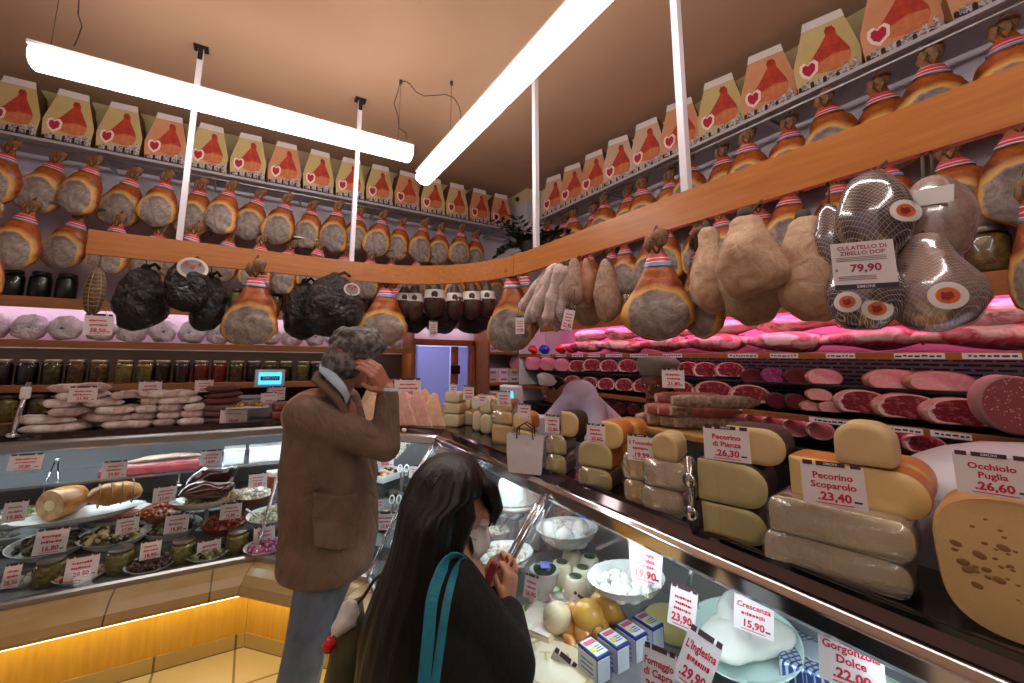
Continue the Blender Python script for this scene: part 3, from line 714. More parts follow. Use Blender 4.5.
# small netted salami with its card
def net_rings(t, rx, ry, h):
    mb = MB()
    for k in range(9):
        z = .12+.085*k; r_ = egg(z)*1.03
        mb.tube([(rx*r_*cos(a*pi/8), ry*r_*sin(a*pi/8), -h*z+.004*sin(a*2)) for a in range(17)], .003, 5)
    for k in range(6):
        a = k*pi/3; mb.tube([(rx*egg(z/10)*1.03*cos(a), ry*egg(z/10)*1.03*sin(a), -h*z/10) for z in range(0, 11)], .0028, 5)
    obj('net', mb, CORD, t)
hang_lump('netted_salami', 'small brown salami in a string net near the beam end', 'salami', (88, 268, 108, 316), 'Y', 3.24, NETTED, 4, egg, amt=.006, extra=net_rings)
P = aY(97, 335, 3.2); price_card(P, .15, 'white price card below the small netted salami', .13, .12, ('', ''), '38,50', stem=-.06)
# hams on the beam
HP0 = HPROF
HPROF = [(0, .018), (.03, .024), (.065, .032), (.10, .042), (.15, .062), (.20, .088), (.25, .110), (.30, .128), (.35, .128), (.395, .108), (.43, .066), (.442, .02)]
HAMB = []; HBAND = []
for s_ in (1, 2, 3, 4):
    q = ham_mesh(s_); q.materials.clear(); q.materials.append(HAMBIG); HAMB.append(q); HBAND.append(hmesh_band(s_, .060, .112))
HPROF = HP0
def beam_ham(box, plane, v, rz, var, label, bandm=None, dz=0):
    x0, y0, x1, y1 = box; f = aX if plane == 'X' else aY
    top = f((x0+x1)/2, y0, v); bot = f((x0+x1)/2, y1, v); s = pxs(f((x0+x1)/2, (y0+y1)/2, v)); w_ = (x1-x0)*s*(.25+.75*wide((x0+x1)/2)); h_ = top.z-bot.z
    t = thing('cured_ham', label, 'ham', top, (0, 0, rz), 'hams hung from the beam', (w_/.264, w_/.264*.95, h_/.443))
    obj('body', HAMB[var % 4], None, t); b_ = obj('label_band', HBAND[var % 4], None, t)
    if bandm is not None:
        b_.data = b_.data.copy(); b_.data.materials.clear(); b_.data.materials.append(bandm)
    obj('shank', SHANK, None, t); obj('cord', CORDM, None, t)
    return t
beam_ham((228, 268, 284, 346), 'Y', 3.24, .1, 0, 'large cured ham with grey face hanging between the two black bunches')
beam_ham((240, 268, 286, 330), 'Y', 3.42, -.5, 2, 'cured ham with a yellow striped band, tucked behind the large grey faced ham', BANDY)
beam_ham((361, 280, 411, 347), 'Y', 3.26, -.1, 1, 'cured ham hanging just above and right of the man')
beam_ham((378, 282, 412, 338), 'Y', 3.44, -.6, 3, 'cured ham with a yellow striped band, behind the ham above the man', BANDY)
beam_ham((487, 268, 536, 352), 'X', 1.66, -.75, 0, 'cured ham hanging at the curve of the beam beside the long salamis')
beam_ham((505, 268, 545, 340), 'X', 1.85, -1.2, 2, 'cured ham behind the one at the curve of the beam')
beam_ham((620, 242, 692, 341), 'X', 1.62, -.80, 1, 'biggest cured ham on the right, grey face towards the counter')
beam_ham((672, 240, 722, 338), 'X', 1.78, -1.5, 3, 'cured ham with a yellow striped band, tucked against the biggest one', BANDY)
beam_ham((996, 190, 1056, 318), 'X', 1.64, -1.2, 2, 'cured ham hanging at the right border, under the beam')
beam_ham((-26, 215, 16, 312), 'Y', 3.1, .1, 2, 'dark cured ham hanging at the left border beside the jars')
# dark specks with white collars
def collar(z, rr=1.06):
    def f(t, rx, ry, h):
        mb = MB(); n = 28; A = []; B = []; Cc = []
        for k in range(n):
            a = 2*pi*k/n; r_ = pear(z)*rr; fr = 1+.12*(k % 2)
            A.append((rx*pear(z-.10)*1.12*cos(a)*fr, ry*pear(z-.1)*1.12*sin(a)*fr, -h*(z-.13))); B.append((rx*r_*cos(a), ry*r_*sin(a), -h*z)); Cc.append((rx*r_*1.06*fr*cos(a), ry*r_*1.06*fr*sin(a), -h*(z+.09)))
        mb.grid([A, B, Cc], True, False, False); obj('paper_collar', mb, DISCW, t)
        obj('seal', MB().ell((0, -ry*pear(z)*1.08, -h*(z)), (rx*.30, .008, rx*.34), 12, 6), SPECK, t)
    return f
GS = 'dark specks with white collars'
for i, (b_, w_) in enumerate((((396, 285, 414, 318), 'first from the left, tilted'), ((406, 284, 424, 321), 'second from the left'), ((424, 280, 446, 319), 'third from the left, above the card'),
                              ((446, 284, 464, 320), 'fourth from the left'), ((462, 282, 482, 320), 'fifth from the left'), ((478, 282, 496, 318), 'sixth from the left, beside the corner ham'))):
    hang_lump('speck', 'dark brown speck with a white frilled collar, %s' % w_, 'cured meat', b_, 'Y', 3.26 if i else 3.3, SPECK, 30+i, pear, GS, amt=.008, extra=collar(.40), sc=12)
price_card(aY(433, 336, 3.2), .05, 'white price card hanging below the dark specks', .08, .125, ('', '', ''), '26,80', stem=-.10)
# long salamis in a bunch, strung from one hook
GL = 'long pale salamis hung in a bunch'
sal = [((553, 259), (515, 318), 1.70), ((554, 259), (524, 328), 1.63), ((556, 259), (533, 322), 1.74), ((557, 258), (533, 321), 1.58), ((561, 258), (546, 327), 1.58), ((563, 259), (553, 326), 1.68),
       ((565, 260), (562, 322), 1.62), ((567, 260), (571, 318), 1.72), ((551, 260), (541, 329), 1.80), ((560, 260), (556, 332), 1.80)]
for i, (a, b_, X) in enumerate(sal):
    A = aX(a[0], a[1]+6, X); B = aX(b_[0], b_[1], X); d = B-A; ln = d.length
    t = thing('long_salami', 'long pale mould dusted salami, %s of the beam bunch from its left' % ORD[i], 'salami', A, (0, 0, 0), GL)
    pts = [d*(k/14) + Vector((.003*sin(k*.9+i), .003*cos(k*.7+i*2), 0)) for k in range(15)]
    rad = [.016]+[.034+.003*sin(k*1.4+i) + .007*min(k, 8)/8 for k in range(1, 13)]+[.024, .010]
    obj('body', MB().tube(pts, rad, 14), SALW, t)
    mb = MB()
    for k in range(2, 13, 2):
        c = pts[k]; ax_ = d.normalized(); u_ = ax_.cross(Vector((0, 0, 1))).normalized(); w_ = ax_.cross(u_)
        mb.tube([c+(u_*cos(q*pi/6)+w_*sin(q*pi/6))*(rad[k]+.001) for q in range(13)], .0013, 4)
    o_ = obj('string', mb, plain('pale_string', (176, 150, 132), .8), t); o_['kind'] = 'stuff'
    obj('cord', MB().tube([(0, 0, 0), (1.657-A.x, .0, max(.02, 2.215-A.z))], .003, 5), CORD, t)
price_card(aX(520, 334, 1.56), -.75, 'tall white price card in front of the ham at the beam curve', .058, .115, ('', '', ''), '19,80', stem=-.12)
price_card(aX(566, 330, 1.52), -.75, 'tilted white price card below the long salamis', .058, .12, ('', '', ''), '22,40', roll=.22, stem=-.12)
GP = 'pear shaped cured cuts hung from the beam'
for i, (b_, X, m_, w_) in enumerate((((563, 258, 585, 306), 1.60, COPPA, 'first right of the long salamis'), ((577, 258, 597, 304), 1.66, plain('coppa_red', (150, 92, 66), .5, col2=(178, 122, 92), scale=20, bmp=.4), 'reddish, second right of the long salamis'),
        ((572, 280, 602, 327), 1.82, BLADDER2, 'greenish, low behind the reddish one'), ((592, 258, 620, 322), 1.68, COPPA, 'grey, beside the biggest ham'))):
    hang_lump('cured_cut', 'pear shaped cured cut, %s' % w_, 'cured meat', b_, 'X', X, m_, 44+i, pear, GP, amt=.012)
GV = 'pale skinned hams hung in a bunch'
for i, (b_, X, m_, w_) in enumerate((((686, 226, 728, 314), 1.66, BLADDER, 'left one'), ((712, 214, 778, 300), 1.52, BLADDER, 'front one in the middle'), ((715, 250, 778, 326), 1.70, BLADDER2, 'low greenish one'), ((770, 216, 836, 324), 1.66, BLADDER, 'right one'))):
    hang_lump('bladder_ham', 'pale tan ham in a wrinkled skin, %s of the beam bunch' % w_, 'cured meat', b_, 'X', X, m_, 60+i, pear if i != 2 else egg, GV, amt=.022, extra=lambda t, rx, ry, h: obj('binding', MB().lathe([(rx*.22, -.02), (rx*.26, -.005), (rx*.2, .02)], (0, 0, 0), 12), TWINE, t))
# culatello in film and net
CULA = crumple('culatello_skin', (36, 26, 28), (92, 66, 64), .25, .5, 26, .005)
CULP = crumple('culatello_pale', (146, 112, 100), (190, 160, 146), .25, .5, 20, .006)
CULR = plain('culatello_cut', (110, 40, 44), .35, col2=(150, 76, 74), scale=18)
def net_mat():
    m, nt, b = nodes('white_net'); c = coords(nt); out = nt.nodes['Material Output']
    w1 = N(nt, 'ShaderNodeTexWave', bands_direction='DIAGONAL'); w1.inputs['Scale'].default_value = 52; L(nt, c, w1.inputs['Vector'])
    w2 = N(nt, 'ShaderNodeTexWave', bands_direction='DIAGONAL'); w2.inputs['Scale'].default_value = 52; L(nt, mapping(nt, c, (-1, 1, 1)), w2.inputs['Vector'])
    mxm = N(nt, 'ShaderNodeMath', operation='MAXIMUM'); L(nt, w1.outputs['Fac'], mxm.inputs[0]); L(nt, w2.outputs['Fac'], mxm.inputs[1])
    gt = N(nt, 'ShaderNodeMath', operation='GREATER_THAN'); gt.inputs[1].default_value = .975; L(nt, mxm.outputs[0], gt.inputs[0])
    tr = N(nt, 'ShaderNodeBsdfTransparent'); ms = N(nt, 'ShaderNodeMixShader'); b.inputs['Base Color'].default_value = lin((206, 196, 200)); b.inputs['Roughness'].default_value = .3
    L(nt, gt.outputs[0], ms.inputs['Fac']); L(nt, tr.outputs[0], ms.inputs[1]); L(nt, b.outputs[0], ms.inputs[2]); L(nt, ms.outputs[0], out.inputs['Surface']); return m
NET = net_mat()
def wrap(prof, seed, net=True, seal=None, text=None, patch=None):
    def f(t, rx, ry, h):
        obj('film', lump_mb(rx*1.05, ry*1.05, h*1.02, prof, seed, .008), FILMW, t)
        if net: obj('net', lump_mb(rx*1.025, ry*1.025, h*1.01, prof, seed, .01), NET, t)
        for (fx, fz, rr) in seal or []:
            n = 20; mb = MB()
            def sp(u, v, o): 
                x = fx*rx+u; return (x, -ry*1.06*sqrt(max(.05, 1-(x/rx)**2))*min(1, prof(min(.97, max(.03, fz)))+.05) - o, -h*fz+v)
            mb.grid([[sp(rr*cos(2*pi*i/n)*.01, rr*sin(2*pi*i/n)*.01, .006) for i in range(n)], [sp(rr*.6*cos(2*pi*i/n), rr*.6*sin(2*pi*i/n), .006) for i in range(n)]], True, True, False, mi=0)
            mb.grid([[sp(rr*.6*cos(2*pi*i/n), rr*.6*sin(2*pi*i/n), .006) for i in range(n)], [sp(rr*cos(2*pi*i/n), rr*sin(2*pi*i/n), .005) for i in range(n)]], True, False, False, mi=1)
            mb.poly([sp(rr*u, rr*v, .008) for u, v in ((-.3, -.25), (.0, -.35), (.32, -.1), (.2, .3), (-.1, .2), (-.3, .3))], 2)
            obj('seal', mb, [plain('seal_orange', (214, 110, 60), .4), DISCW, plain('seal_dark', (150, 40, 36), .4)], t)
        if patch:
            fx, fz, pw, ph = patch; x = fx*rx
            obj('paper_label', MB().box((x, -ry*1.08, -h*fz), (pw, .003, ph), (0, .12, -.25)), DISCW, t)
    return f
FILMW = clear('shrink_film', (246, 244, 246), .014, .16, white=.0)
nt_ = FILMW.node_tree; bn_ = N(nt_, 'ShaderNodeBump'); bn_.inputs['Strength'].default_value = 1; bn_.inputs['Distance'].default_value = .03
L(nt_, noise(nt_, coords(nt_), 40, 5, .75, 2.5), bn_.inputs['Height'])
for n_ in nt_.nodes:
    if n_.bl_idname in ('ShaderNodeBsdfGlossy', 'ShaderNodeFresnel'): L(nt_, bn_.outputs['Normal'], n_.inputs['Normal'])
GC = 'film wrapped culatelli in a net'
hang_lump('culatello', 'dark film wrapped culatello, topmost of the netted bunch', 'cured meat', (842, 172, 914, 256), 'X', 1.50, CULA, 71, egg, GC, amt=.01, extra=wrap(egg, 71, seal=[(.72, .6, .03)]))
hang_lump('culatello', 'pale film wrapped culatello with a white slip, upper right of the netted bunch', 'cured meat', (904, 176, 974, 262), 'X', 1.62, CULP, 72, egg, GC, amt=.012, extra=wrap(egg, 72, net=False, patch=(.0, .32, .075, .045)))
hang_lump('culatello', 'large film wrapped culatello, lower right of the netted bunch', 'cured meat', (884, 234, 977, 333), 'X', 1.55, CULP, 73, pear, GC, amt=.012, extra=wrap(pear, 73, seal=[(.3, .68, .034)]))
hang_lump('culatello', 'film wrapped culatello with an orange seal, lower left of the netted bunch', 'cured meat', (831, 250, 902, 330), 'X', 1.46, CULA, 74, egg, GC, amt=.012, extra=wrap(egg, 74, seal=[(-.4, .68, .028), (.3, .78, .03)]))
hang_lump('culatello', 'dark netted culatello half hidden at the left of the netted bunch', 'cured meat', (821, 204, 852, 268), 'X', 1.64, CULA, 75, egg, GC, amt=.01, extra=wrap(egg, 75))
# its price sign
c0 = aX(844, 289, 1.28); c1 = aX(890, 289, 1.28); hh = (aX(866, 241, 1.28)-aX(866, 289, 1.28)).length; sw = 46*pxs(c0)*1.0
mb = MB(); mb.box((0, 0, hh/2), (sw, .002, hh), mi=0); mb.box((0, -.0006, hh*.055), (sw, .002, hh*.11), mi=2)
add_text(mb, 'CULATELLO DI', 0, hh*.88, hh*.115, 1, -.0016, .02, sw*.9); add_text(mb, 'ZIBELLO DOP', 0, hh*.765, hh*.115, 1, -.0016, .02, sw*.86)
for k in range(3): mb.box((-.03*sw, -.0012, hh*(.68-.035*k)), (sw*.8, .001, hh*.012), mi=3); mb.box((-.12*sw, -.0012, hh*(.28-.035*k)), (sw*.6, .001, hh*.012), mi=3)
add_text(mb, '79,90', .03*sw, hh*.44, hh*.22, 1, -.0016, .03, sw*.74); mb.box((-.44*sw, -.0014, hh*.42), (.03*sw, .001, hh*.05), mi=1)
add_text(mb, 'SIMONI', 0, hh*.055, hh*.085, 0, -.0022, .02, sw*.6)
tag(obj('price_sign', mb, [PAPER, plain('wine_ink', (150, 30, 70), .6), plain('sign_dark', (52, 44, 56), .6), plain('grey_ink', (130, 110, 120), .6)], None, (c0+c1)/2, (0, 0, -1.0)), 'white price sign with a dark foot hanging on the netted culatello bunch', 'price sign')
# ---------------------------------------------------------------- shelves on the back wall
def shelf(name, label, lo, hi, front, mat=SHELFWOOD, brk=True):
    """board with a thicker fascia; lo, hi = two corners"""
    t = thing(name, label, 'shelf', (0, 0, 0)); lo = Vector(lo); hi = Vector(hi); c = (lo+hi)/2; s = hi-lo
    obj('board', MB().box(c, s), mat, t, bevel=.003)
    if front: 
        f = front; cc = Vector(f[0])*.5+Vector(f[1])*.5; obj('fascia', MB().box(cc, Vector(f[1])-Vector(f[0])), mat, t, bevel=.003)
    return t
WOODY = wood_mat('shelf_wood_side', (168, 98, 48), (142, 78, 38), 'Y', .4)
led_wp = glow('shelf_led', (250, 226, 246), 10); led_pk = glow('meat_led', (255, 120, 190), 26)
s1 = shelf('jar_shelf', 'orange wood shelf of jars half hidden behind the black bunches', (-2.3, 4.20, 1.985), (2.44, 4.5, 2.01), ((-2.3, 4.185, 1.93), (2.44, 4.20, 2.012)))
obj('lamp_strip', MB().box((-.4, 4.40, 1.975), (3.7, .03, .012)), led_wp, s1)
obj('lamp_strip', MB().box((2.0, 4.40, 1.975), (.8, .03, .012)), led_wp, s1)
s2 = shelf('jar_shelf', 'orange wood shelf carrying the white wrapped rounds', (-2.3, 4.20, 1.665), (1.50, 4.5, 1.69), ((-2.3, 4.185, 1.638), (1.50, 4.20, 1.692)))
obj('lamp_strip', MB().box((-.4, 4.23, 1.655), (3.7, .02, .008)), glow('added_jar_led', (255, 236, 220), 13), s2)  # strip added under this shelf to brighten the jars below
s3 = shelf('jar_shelf', 'orange wood shelf of jars under the white wrapped rounds', (-2.3, 4.20, 1.335), (1.50, 4.5, 1.36), ((-2.3, 4.185, 1.31), (1.50, 4.20, 1.362)))
s4 = shelf('jar_shelf', 'lowest dark wood shelf of jars seen behind the salami pile', (-2.3, 4.20, 1.075), (1.50, 4.5, 1.10), ((-2.3, 4.185, 1.05), (1.50, 4.20, 1.102)))
obj('added_dark_panel', MB().box((-.4, 4.488, 1.36), (3.79, .016, .54)), plain('dark_panel_brown', (52, 40, 36), .7), s3)  # dark panel added to keep the LED-lit wall behind the jars dark
obj('end_board', MB().box((1.519, 4.34, 1.0), (.03, .32, 2.0)), SHELFWOOD, s2, bevel=.003)
ROUND = crumple('white_wrapper', (240, 230, 240), (204, 188, 204), .6, 1.0, 13, .03)
def round_mesh(seed):
    def f(p, d):
        a = math.atan2(d.z, d.x); rr = sqrt(d.x*d.x+d.z*d.z)
        k = 1+.035*sin(a*9+seed+2.5*rr)*(rr > .15) ; p = Vector((p.x*k, p.y, p.z*k))
        if d.y < 0: p.y += .035*math.exp(-(rr/.18)**2)
        if d.z < -.75: p.z = -.080-.02*(-d.z-.75)
        return wob(p, seed, 11, .014)
    return MB().ell((0, 0, 0), (.100, .10, .108), 30, 20, f=f).mesh('wrapped_round', [ROUND])
RM = [round_mesh(s) for s in (1, 2, 3)]
knotm = MB().ell((0, -.072, .004), (.012, .012, .010), 10, 6).mesh('knot', [plain('knot_brown', (120, 80, 96), .6)])
for i in range(16):
    x = -1.70+.203*i
    t = thing('wrapped_round', 'white wrapped round on the back wall shelf, %s from its left end' % ORD[i], 'wrapped salami', (x, 4.31, 1.784), (0, .35*sin(i*2.1), .25*sin(i*1.7)), 'white wrapped rounds on the shelf', .99+.03*sin(i*3.3))
    obj('body', RM[i % 3], None, t); obj('knot', knotm, None, t)
# jars
JG = clear('jar_glass', (240, 246, 240), .05, .03); LID = plain('jar_lid', (120, 108, 96), .35, .6); LIDB = plain('jar_lid_dark', (40, 36, 38), .4, .4)
def jar_fill(name, c1, c2, c3, sc):
    m, nt, b = nodes(name); c = coords(nt); v = N(nt, 'ShaderNodeTexVoronoi'); v.inputs['Scale'].default_value = sc; L(nt, c, v.inputs['Vector'])
    cr = N(nt, 'ShaderNodeSeparateColor'); L(nt, v.outputs['Color'], cr.inputs[0])
    L(nt, ramp(nt, cr.outputs[0], [(.2, c1), (.5, c2), (.85, c3)]), b.inputs['Base Color']); b.inputs['Roughness'].default_value = .3
    bump(nt, b, v.outputs['Distance'], -.7, .01); MATS[name] = m; return m
FILLS = {'orange': jar_fill('fill_orange', (150, 84, 34), (196, 124, 54), (120, 70, 40), 60), 'black': jar_fill('fill_black', (18, 14, 14), (30, 24, 22), (12, 10, 10), 70),
 'green': jar_fill('fill_green', (88, 84, 34), (120, 112, 50), (70, 62, 28), 70), 'brown': jar_fill('fill_brown', (126, 88, 46), (164, 122, 70), (96, 62, 34), 60),
 'pale': jar_fill('fill_pale', (170, 152, 86), (196, 180, 120), (150, 126, 66), 80), 'dark red': jar_fill('fill_wine', (70, 20, 24), (96, 30, 34), (50, 14, 18), 60),
 'red': jar_fill('fill_red', (176, 40, 30), (200, 70, 50), (150, 26, 22), 55), 'olive': jar_fill('fill_olive', (168, 130, 60), (206, 176, 110), (130, 100, 40), 52)}
def jar_meshes(kind, lid=LID):
    g = [(.020, 0), (.052, .0), (.056, .012), (.056, .128), (.050, .146), (.043, .152), (.043, .158)]
    fill = MB().lathe([(.01, .004), (.05, .004), (.053, .014), (.053, .126), (.046, .142), (.01, .143)], seg=20).mesh('contents', [FILLS[kind]])
    gl = MB().lathe(g, seg=20, cap1=False).mesh('glass', [JG])
    ld = MB().lathe([(.046, .150), (.047, .152), (.047, .170), (.043, .174), (.005, .174)], seg=20).mesh('lid', [lid])
    return fill, gl, ld
JM = {}
def jar(loc, kind, label, group, s=1, lid=LID, cat='jar'):
    k = (kind, lid.name)
    if k not in JM: JM[k] = jar_meshes(kind, lid)
    t = thing('jar', label, cat, loc, (0, 0, loc[0]*7), group, s)
    obj('glass', JM[k][1], None, t); obj('contents', JM[k][0], None, t); obj('lid', JM[k][2], None, t); return t
row = 'orange,black,black,green,brown,brown,pale,pale,dark red,dark red,red,red,brown,dark red,green,green,pale,black,brown,green,brown,orange'.split(',')
for i, k in enumerate(row):
    jar((-1.73+.1345*i + (.02 if k == 'pale' else 0), 4.27, 1.361), k, 'jar of %s preserve under the white rounds, %s from left' % (k, ORD[i]), 'jars under the white rounds', 1.07)
row2 = 'black black black'.split()
for i, k in enumerate(row2): jar((-1.62+.15*i, 4.28, 2.012), k, 'black lidded dark jar on the upper shelf by the left border, %s' % ORD[i], 'dark jars on the upper shelf', 1.15, LIDB)
row3 = [(-.30, 'green'), (-.16, 'pale'), (-.02, 'brown'), (.16, 'brown'), (.31, 'dark red'), (.48, 'black'), (.62, 'black'), (.80, 'red'), (.95, 'red'), (1.10, 'dark red'), (1.25, 'brown')]
for i, (x, k) in enumerate(row3): jar((x, 4.28, 2.012), k, 'jar of %s preserve behind the beam goods, %s from left' % (k, ORD[i]), 'jars on the upper back shelf', 1.1)
for i, (x, k) in enumerate(((-1.66, 'green'), (-1.53, 'olive'), (-1.37, 'brown'), (-1.24, 'green'), (-1.10, 'olive'), (-.96, 'green'))): jar((x, 4.27, 1.102), k, 'jar of %s preserve on the lowest back shelf, %s from left' % (k, ORD[i]), 'jars on the lowest back shelf', 1.1)

# white packets on the small shelves right of the door
sm = thing('corner_shelf', 'small wooden corner shelves of white packets right of the door', 'shelf', (0, 0, 0))
SHX0, SHX1 = 2.45, 2.94
for z in (1.66, 1.30, 1.04): obj('board', MB().box(((SHX0+SHX1)/2, 4.30, z), (SHX1-SHX0, .36, .03)), SHELFWOOD, sm, bevel=.003)
obj('side_board', MB().box((SHX0, 4.31, 1.0), (.025, .34, 2.0)), SHELFWOOD, sm)
PK = plain('packet_white', (226, 220, 226), .5); PKY = plain('packet_cream', (222, 206, 160), .5); PKP = plain('packet_print', (150, 120, 170), .5)
def packet(loc, sx, sy, sz, label, m, g):
    t = thing('packet', label, 'packet', loc, (0, 0, 0), g); obj('wrapper', MB().box((0, 0, sz/2), (sx, sy, sz)), m, t, bevel=.006)
    obj('print', MB().box((0, -sy/2-.001, sz*.45), (sx*.6, .001, sz*.35)), PKP, t)
n = 0
for lv, z in (('upper', 1.676), ('middle', 1.316), ('low', 1.056)):
    for r_ in range(2 if lv != 'upper' else 3):
        for c_ in range(4 if lv == 'upper' else 3):
            sx = .10 if lv == 'upper' else .14
            packet((2.52+c_*(sx+.012), 4.22, z+.076*r_ if lv == 'upper' else z+.082*r_), sx, .12, .074 if lv == 'upper' else .08,
                   '%s packet on the %s corner shelf, %s row, %s from the door' % (('white' if (c_+r_) % 3 or lv == 'upper' else 'cream'), lv, ('bottom', 'second', 'top')[r_], ORD[c_]), PK if (c_+r_) % 3 or lv == 'upper' else PKY, 'packets on the corner shelves')

# ---------------------------------------------------------------- chilled wall of meats on the right
XF = 2.80
fr = thing('chilled_shelves', 'open chilled shelves of cut hams along the right wall', 'shelf', (0, 0, 0))
def grille():
    m, nt, b = nodes('slotted_panel'); br = N(nt, 'ShaderNodeTexBrick'); br.inputs['Scale'].default_value = 1; br.inputs['Brick Width'].default_value = .07; br.inputs['Row Height'].default_value = .024; br.inputs['Mortar Size'].default_value = .007
    br.inputs['Color1'].default_value = lin((30, 26, 28)); br.inputs['Color2'].default_value = lin((30, 26, 28)); br.inputs['Mortar'].default_value = lin((110, 100, 102))
    L(nt, mapping(nt, coords(nt), (1, 1, 1), (0, -pi/2, pi/2)), br.inputs['Vector']); L(nt, br.outputs['Color'], b.inputs['Base Color']); b.inputs['Metallic'].default_value = .5; b.inputs['Roughness'].default_value = .4
    MATS['g'] = m; return m
Y0, Y1 = -.6, 3.98
yc, yl = (Y0+Y1)/2, Y1-Y0
obj('back_panel', MB().box((3.14, yc, 1.32), (.03, yl, .66)), grille(), fr)
obj('base', MB().box((2.97, yc, .5), (.36, yl, 1.0)), GUNMETAL, fr)
obj('end_panel', MB().box((2.97, Y1+.01, 1.0), (.38, .02, 2.0)), WHITEPL, fr)
zt = 1.655
def front_board(z, x, h=.036, dep=.36, m=WOODY):
    obj('shelf_board', MB().box((x+dep/2+.01, yc, z-.012), (dep, yl, .02)), GUNMETAL, fr); obj('fascia', MB().box((x, yc, z-h/2), (.018, yl, h)), m, fr, bevel=.002)
front_board(zt, 2.775); front_board(1.478, 2.86, .012, .27, GUNMETAL); front_board(1.303, 2.775, .034)
front_board(1.115, 2.79, .02, .34, GUNMETAL)
obj('lamp_strip', MB().box((2.83, yc, 1.63), (.02, yl-.2, .008)), glow('fridge_led', (255, 190, 215), 5), fr)
obj('lamp_strip', MB().box((2.83, yc, 1.268), (.02, yl-.2, .006)), glow('fridge_led_low', (255, 200, 215), 1.8), fr)
s5 = shelf('jar_shelf', 'orange wood shelf of jars above the pink lit hams on the right', (2.80, Y0, 1.975), (3.16, 3.6, 2.0), ((2.785, Y0, 1.895), (2.80, 3.6, 2.002)), WOODY)
obj('lamp_strip', MB().box((2.825, 1.5, 1.955), (.03, 4.0, .02)), led_pk, s5)
for i in range(22):
    y = 3.4-.155*i
    jar((2.90, y, 2.002), ('olive', 'green', 'olive', 'brown')[i % 4] if y < 1.2 else ('brown', 'green', 'pale')[i % 3], 'jar of %s on the shelf over the pink legs, %s from corner' % (('olives', 'greens')[i % 2], ORD[i]), 'jars on the right wall shelf', 1.28)
# shelf-edge price strips
nst = 0
for z, pxl in ((zt, (555, 565), ), ):
    pass
def edge_strip(a, b_, z, x, label, i):
    Ya, Yb = aX(a, 356, x).y, aX(b_, 356, x).y
    mb = MB(); mb.box((0, 0, 0), (.003, abs(Ya-Yb), .026), mi=0)
    rnd = random.Random(i); y = -abs(Ya-Yb)*.44
    while y < abs(Ya-Yb)*.42:
        d = .008+.014*rnd.random(); mb.box((-.002, y+d/2, rnd.uniform(-.002, .002)), (.001, d, .008), mi=1); y += d+.006
    tag(obj('shelf_edge_label', mb, [PAPER, DARKINK], None, (x, (Ya+Yb)/2, z)), label, 'price label', 'white strips on the meat shelf edges')
for i, (a, b_) in enumerate(((541, 550), (556, 566), (572, 583), (588, 600), (606, 622), (630, 648), (662, 682), (728, 758), (770, 798), (826, 855), (894, 945), (962, 1022))):
    edge_strip(a, b_, zt-.018, 2.764, 'white strip on the edge of the pink lit shelf, %s from its far end' % ORD[i], i)
for i, (a, b_) in enumerate(((718, 738), (803, 865), (873, 913), (920, 960))):
    edge_strip(a, b_, 1.286, 2.764, 'white strip on the edge of the middle meat shelf, %s from its far end' % ORD[i], 40+i)
# long pink lit legs on the top shelf, two layers
def leg_skin(name, c1, c2, c3):
    m, nt, b = nodes(name); c = coords(nt); n = noise(nt, mapping(nt, c, (6, 2.2, 6)), 1.6, 4, .55, .8)
    L(nt, ramp(nt, n, [(.34, c1), (.48, c2), (.56, c3), (.7, c2)]), b.inputs['Base Color']); b.inputs['Roughness'].default_value = .38; bump(nt, b, n, .2, .006); MATS[name] = m; return m
LEG1 = leg_skin('leg_skin', (196, 70, 84), (226, 176, 176), (170, 40, 60)); LEG2 = leg_skin('leg_skin_pale', (214, 130, 136), (238, 206, 204), (190, 70, 86))
def leg_mesh(seed, m):
    mb = MB(); rings = []; pr = [(0, .012), (.03, .03), (.10, .05), (.22, .064), (.36, .062), (.5, .05), (.64, .036), (.78, .028), (.9, .027), (.97, .022), (1, .008)]
    for u, r_ in pr:
        q = []
        for k in range(18):
            a = 2*pi*k/18; p = Vector((r_*1.25*cos(a), (u-.5)*.58+.0, r_*.9*sin(a))); q.append(wob(p, seed, 9, .016) if 0 < u < 1 else p)
        rings.append(q)
    return mb.grid(rings).mesh('body', [m])
LM = [leg_mesh(1, LEG1), leg_mesh(2, LEG2), leg_mesh(3, LEG1)]
for lay in range(2):
    for i in range(9):
        y = 3.05-.42*i - .2*lay
        if y < -.1: continue
        t = thing('pork_leg', 'pinkish cured leg lying on the lit right shelf, %s layer, %s from the corner' % (('bottom', 'top')[lay], ORD[i]), 'cured meat', (2.87+.03*lay, y, 1.73+.105*lay), (.05*sin(i*2.1+lay), 0, pi*(i % 2 == 0)*0+.10*sin(i*1.3)+ (pi if lay else 0)), 'pink lit legs on the top meat shelf', (1.15, 1, 1.12))
        obj('body', LM[(i+lay) % 3], None, t)
        obj('string', MB().tube([(.034*cos(a*pi/6), .16, .034*sin(a*pi/6)) for a in range(13)], .003, 5), CORD, t)
for i, c in enumerate(('blue', 'red', 'blue', 'red', 'red')):
    p = aX(522+11*i+ (6 if i > 2 else 0), 349, 2.86); col = {'blue': (40, 60, 190), 'red': (210, 36, 40)}[c]
    t = thing('packet', '%s packet at the far end of the pink lit shelf, %s' % (c, ORD[i]), 'packet', (2.86, p.y, zt), (0, 0, .2*i), 'bright packets on the far meat shelf')
    obj('wrapper', MB().ell((0, 0, .05), (.045, .06, .05), 12, 8, f=lambda q, d: wob(q, i, 20, .02)), plain('packet_'+c, col, .3), t)
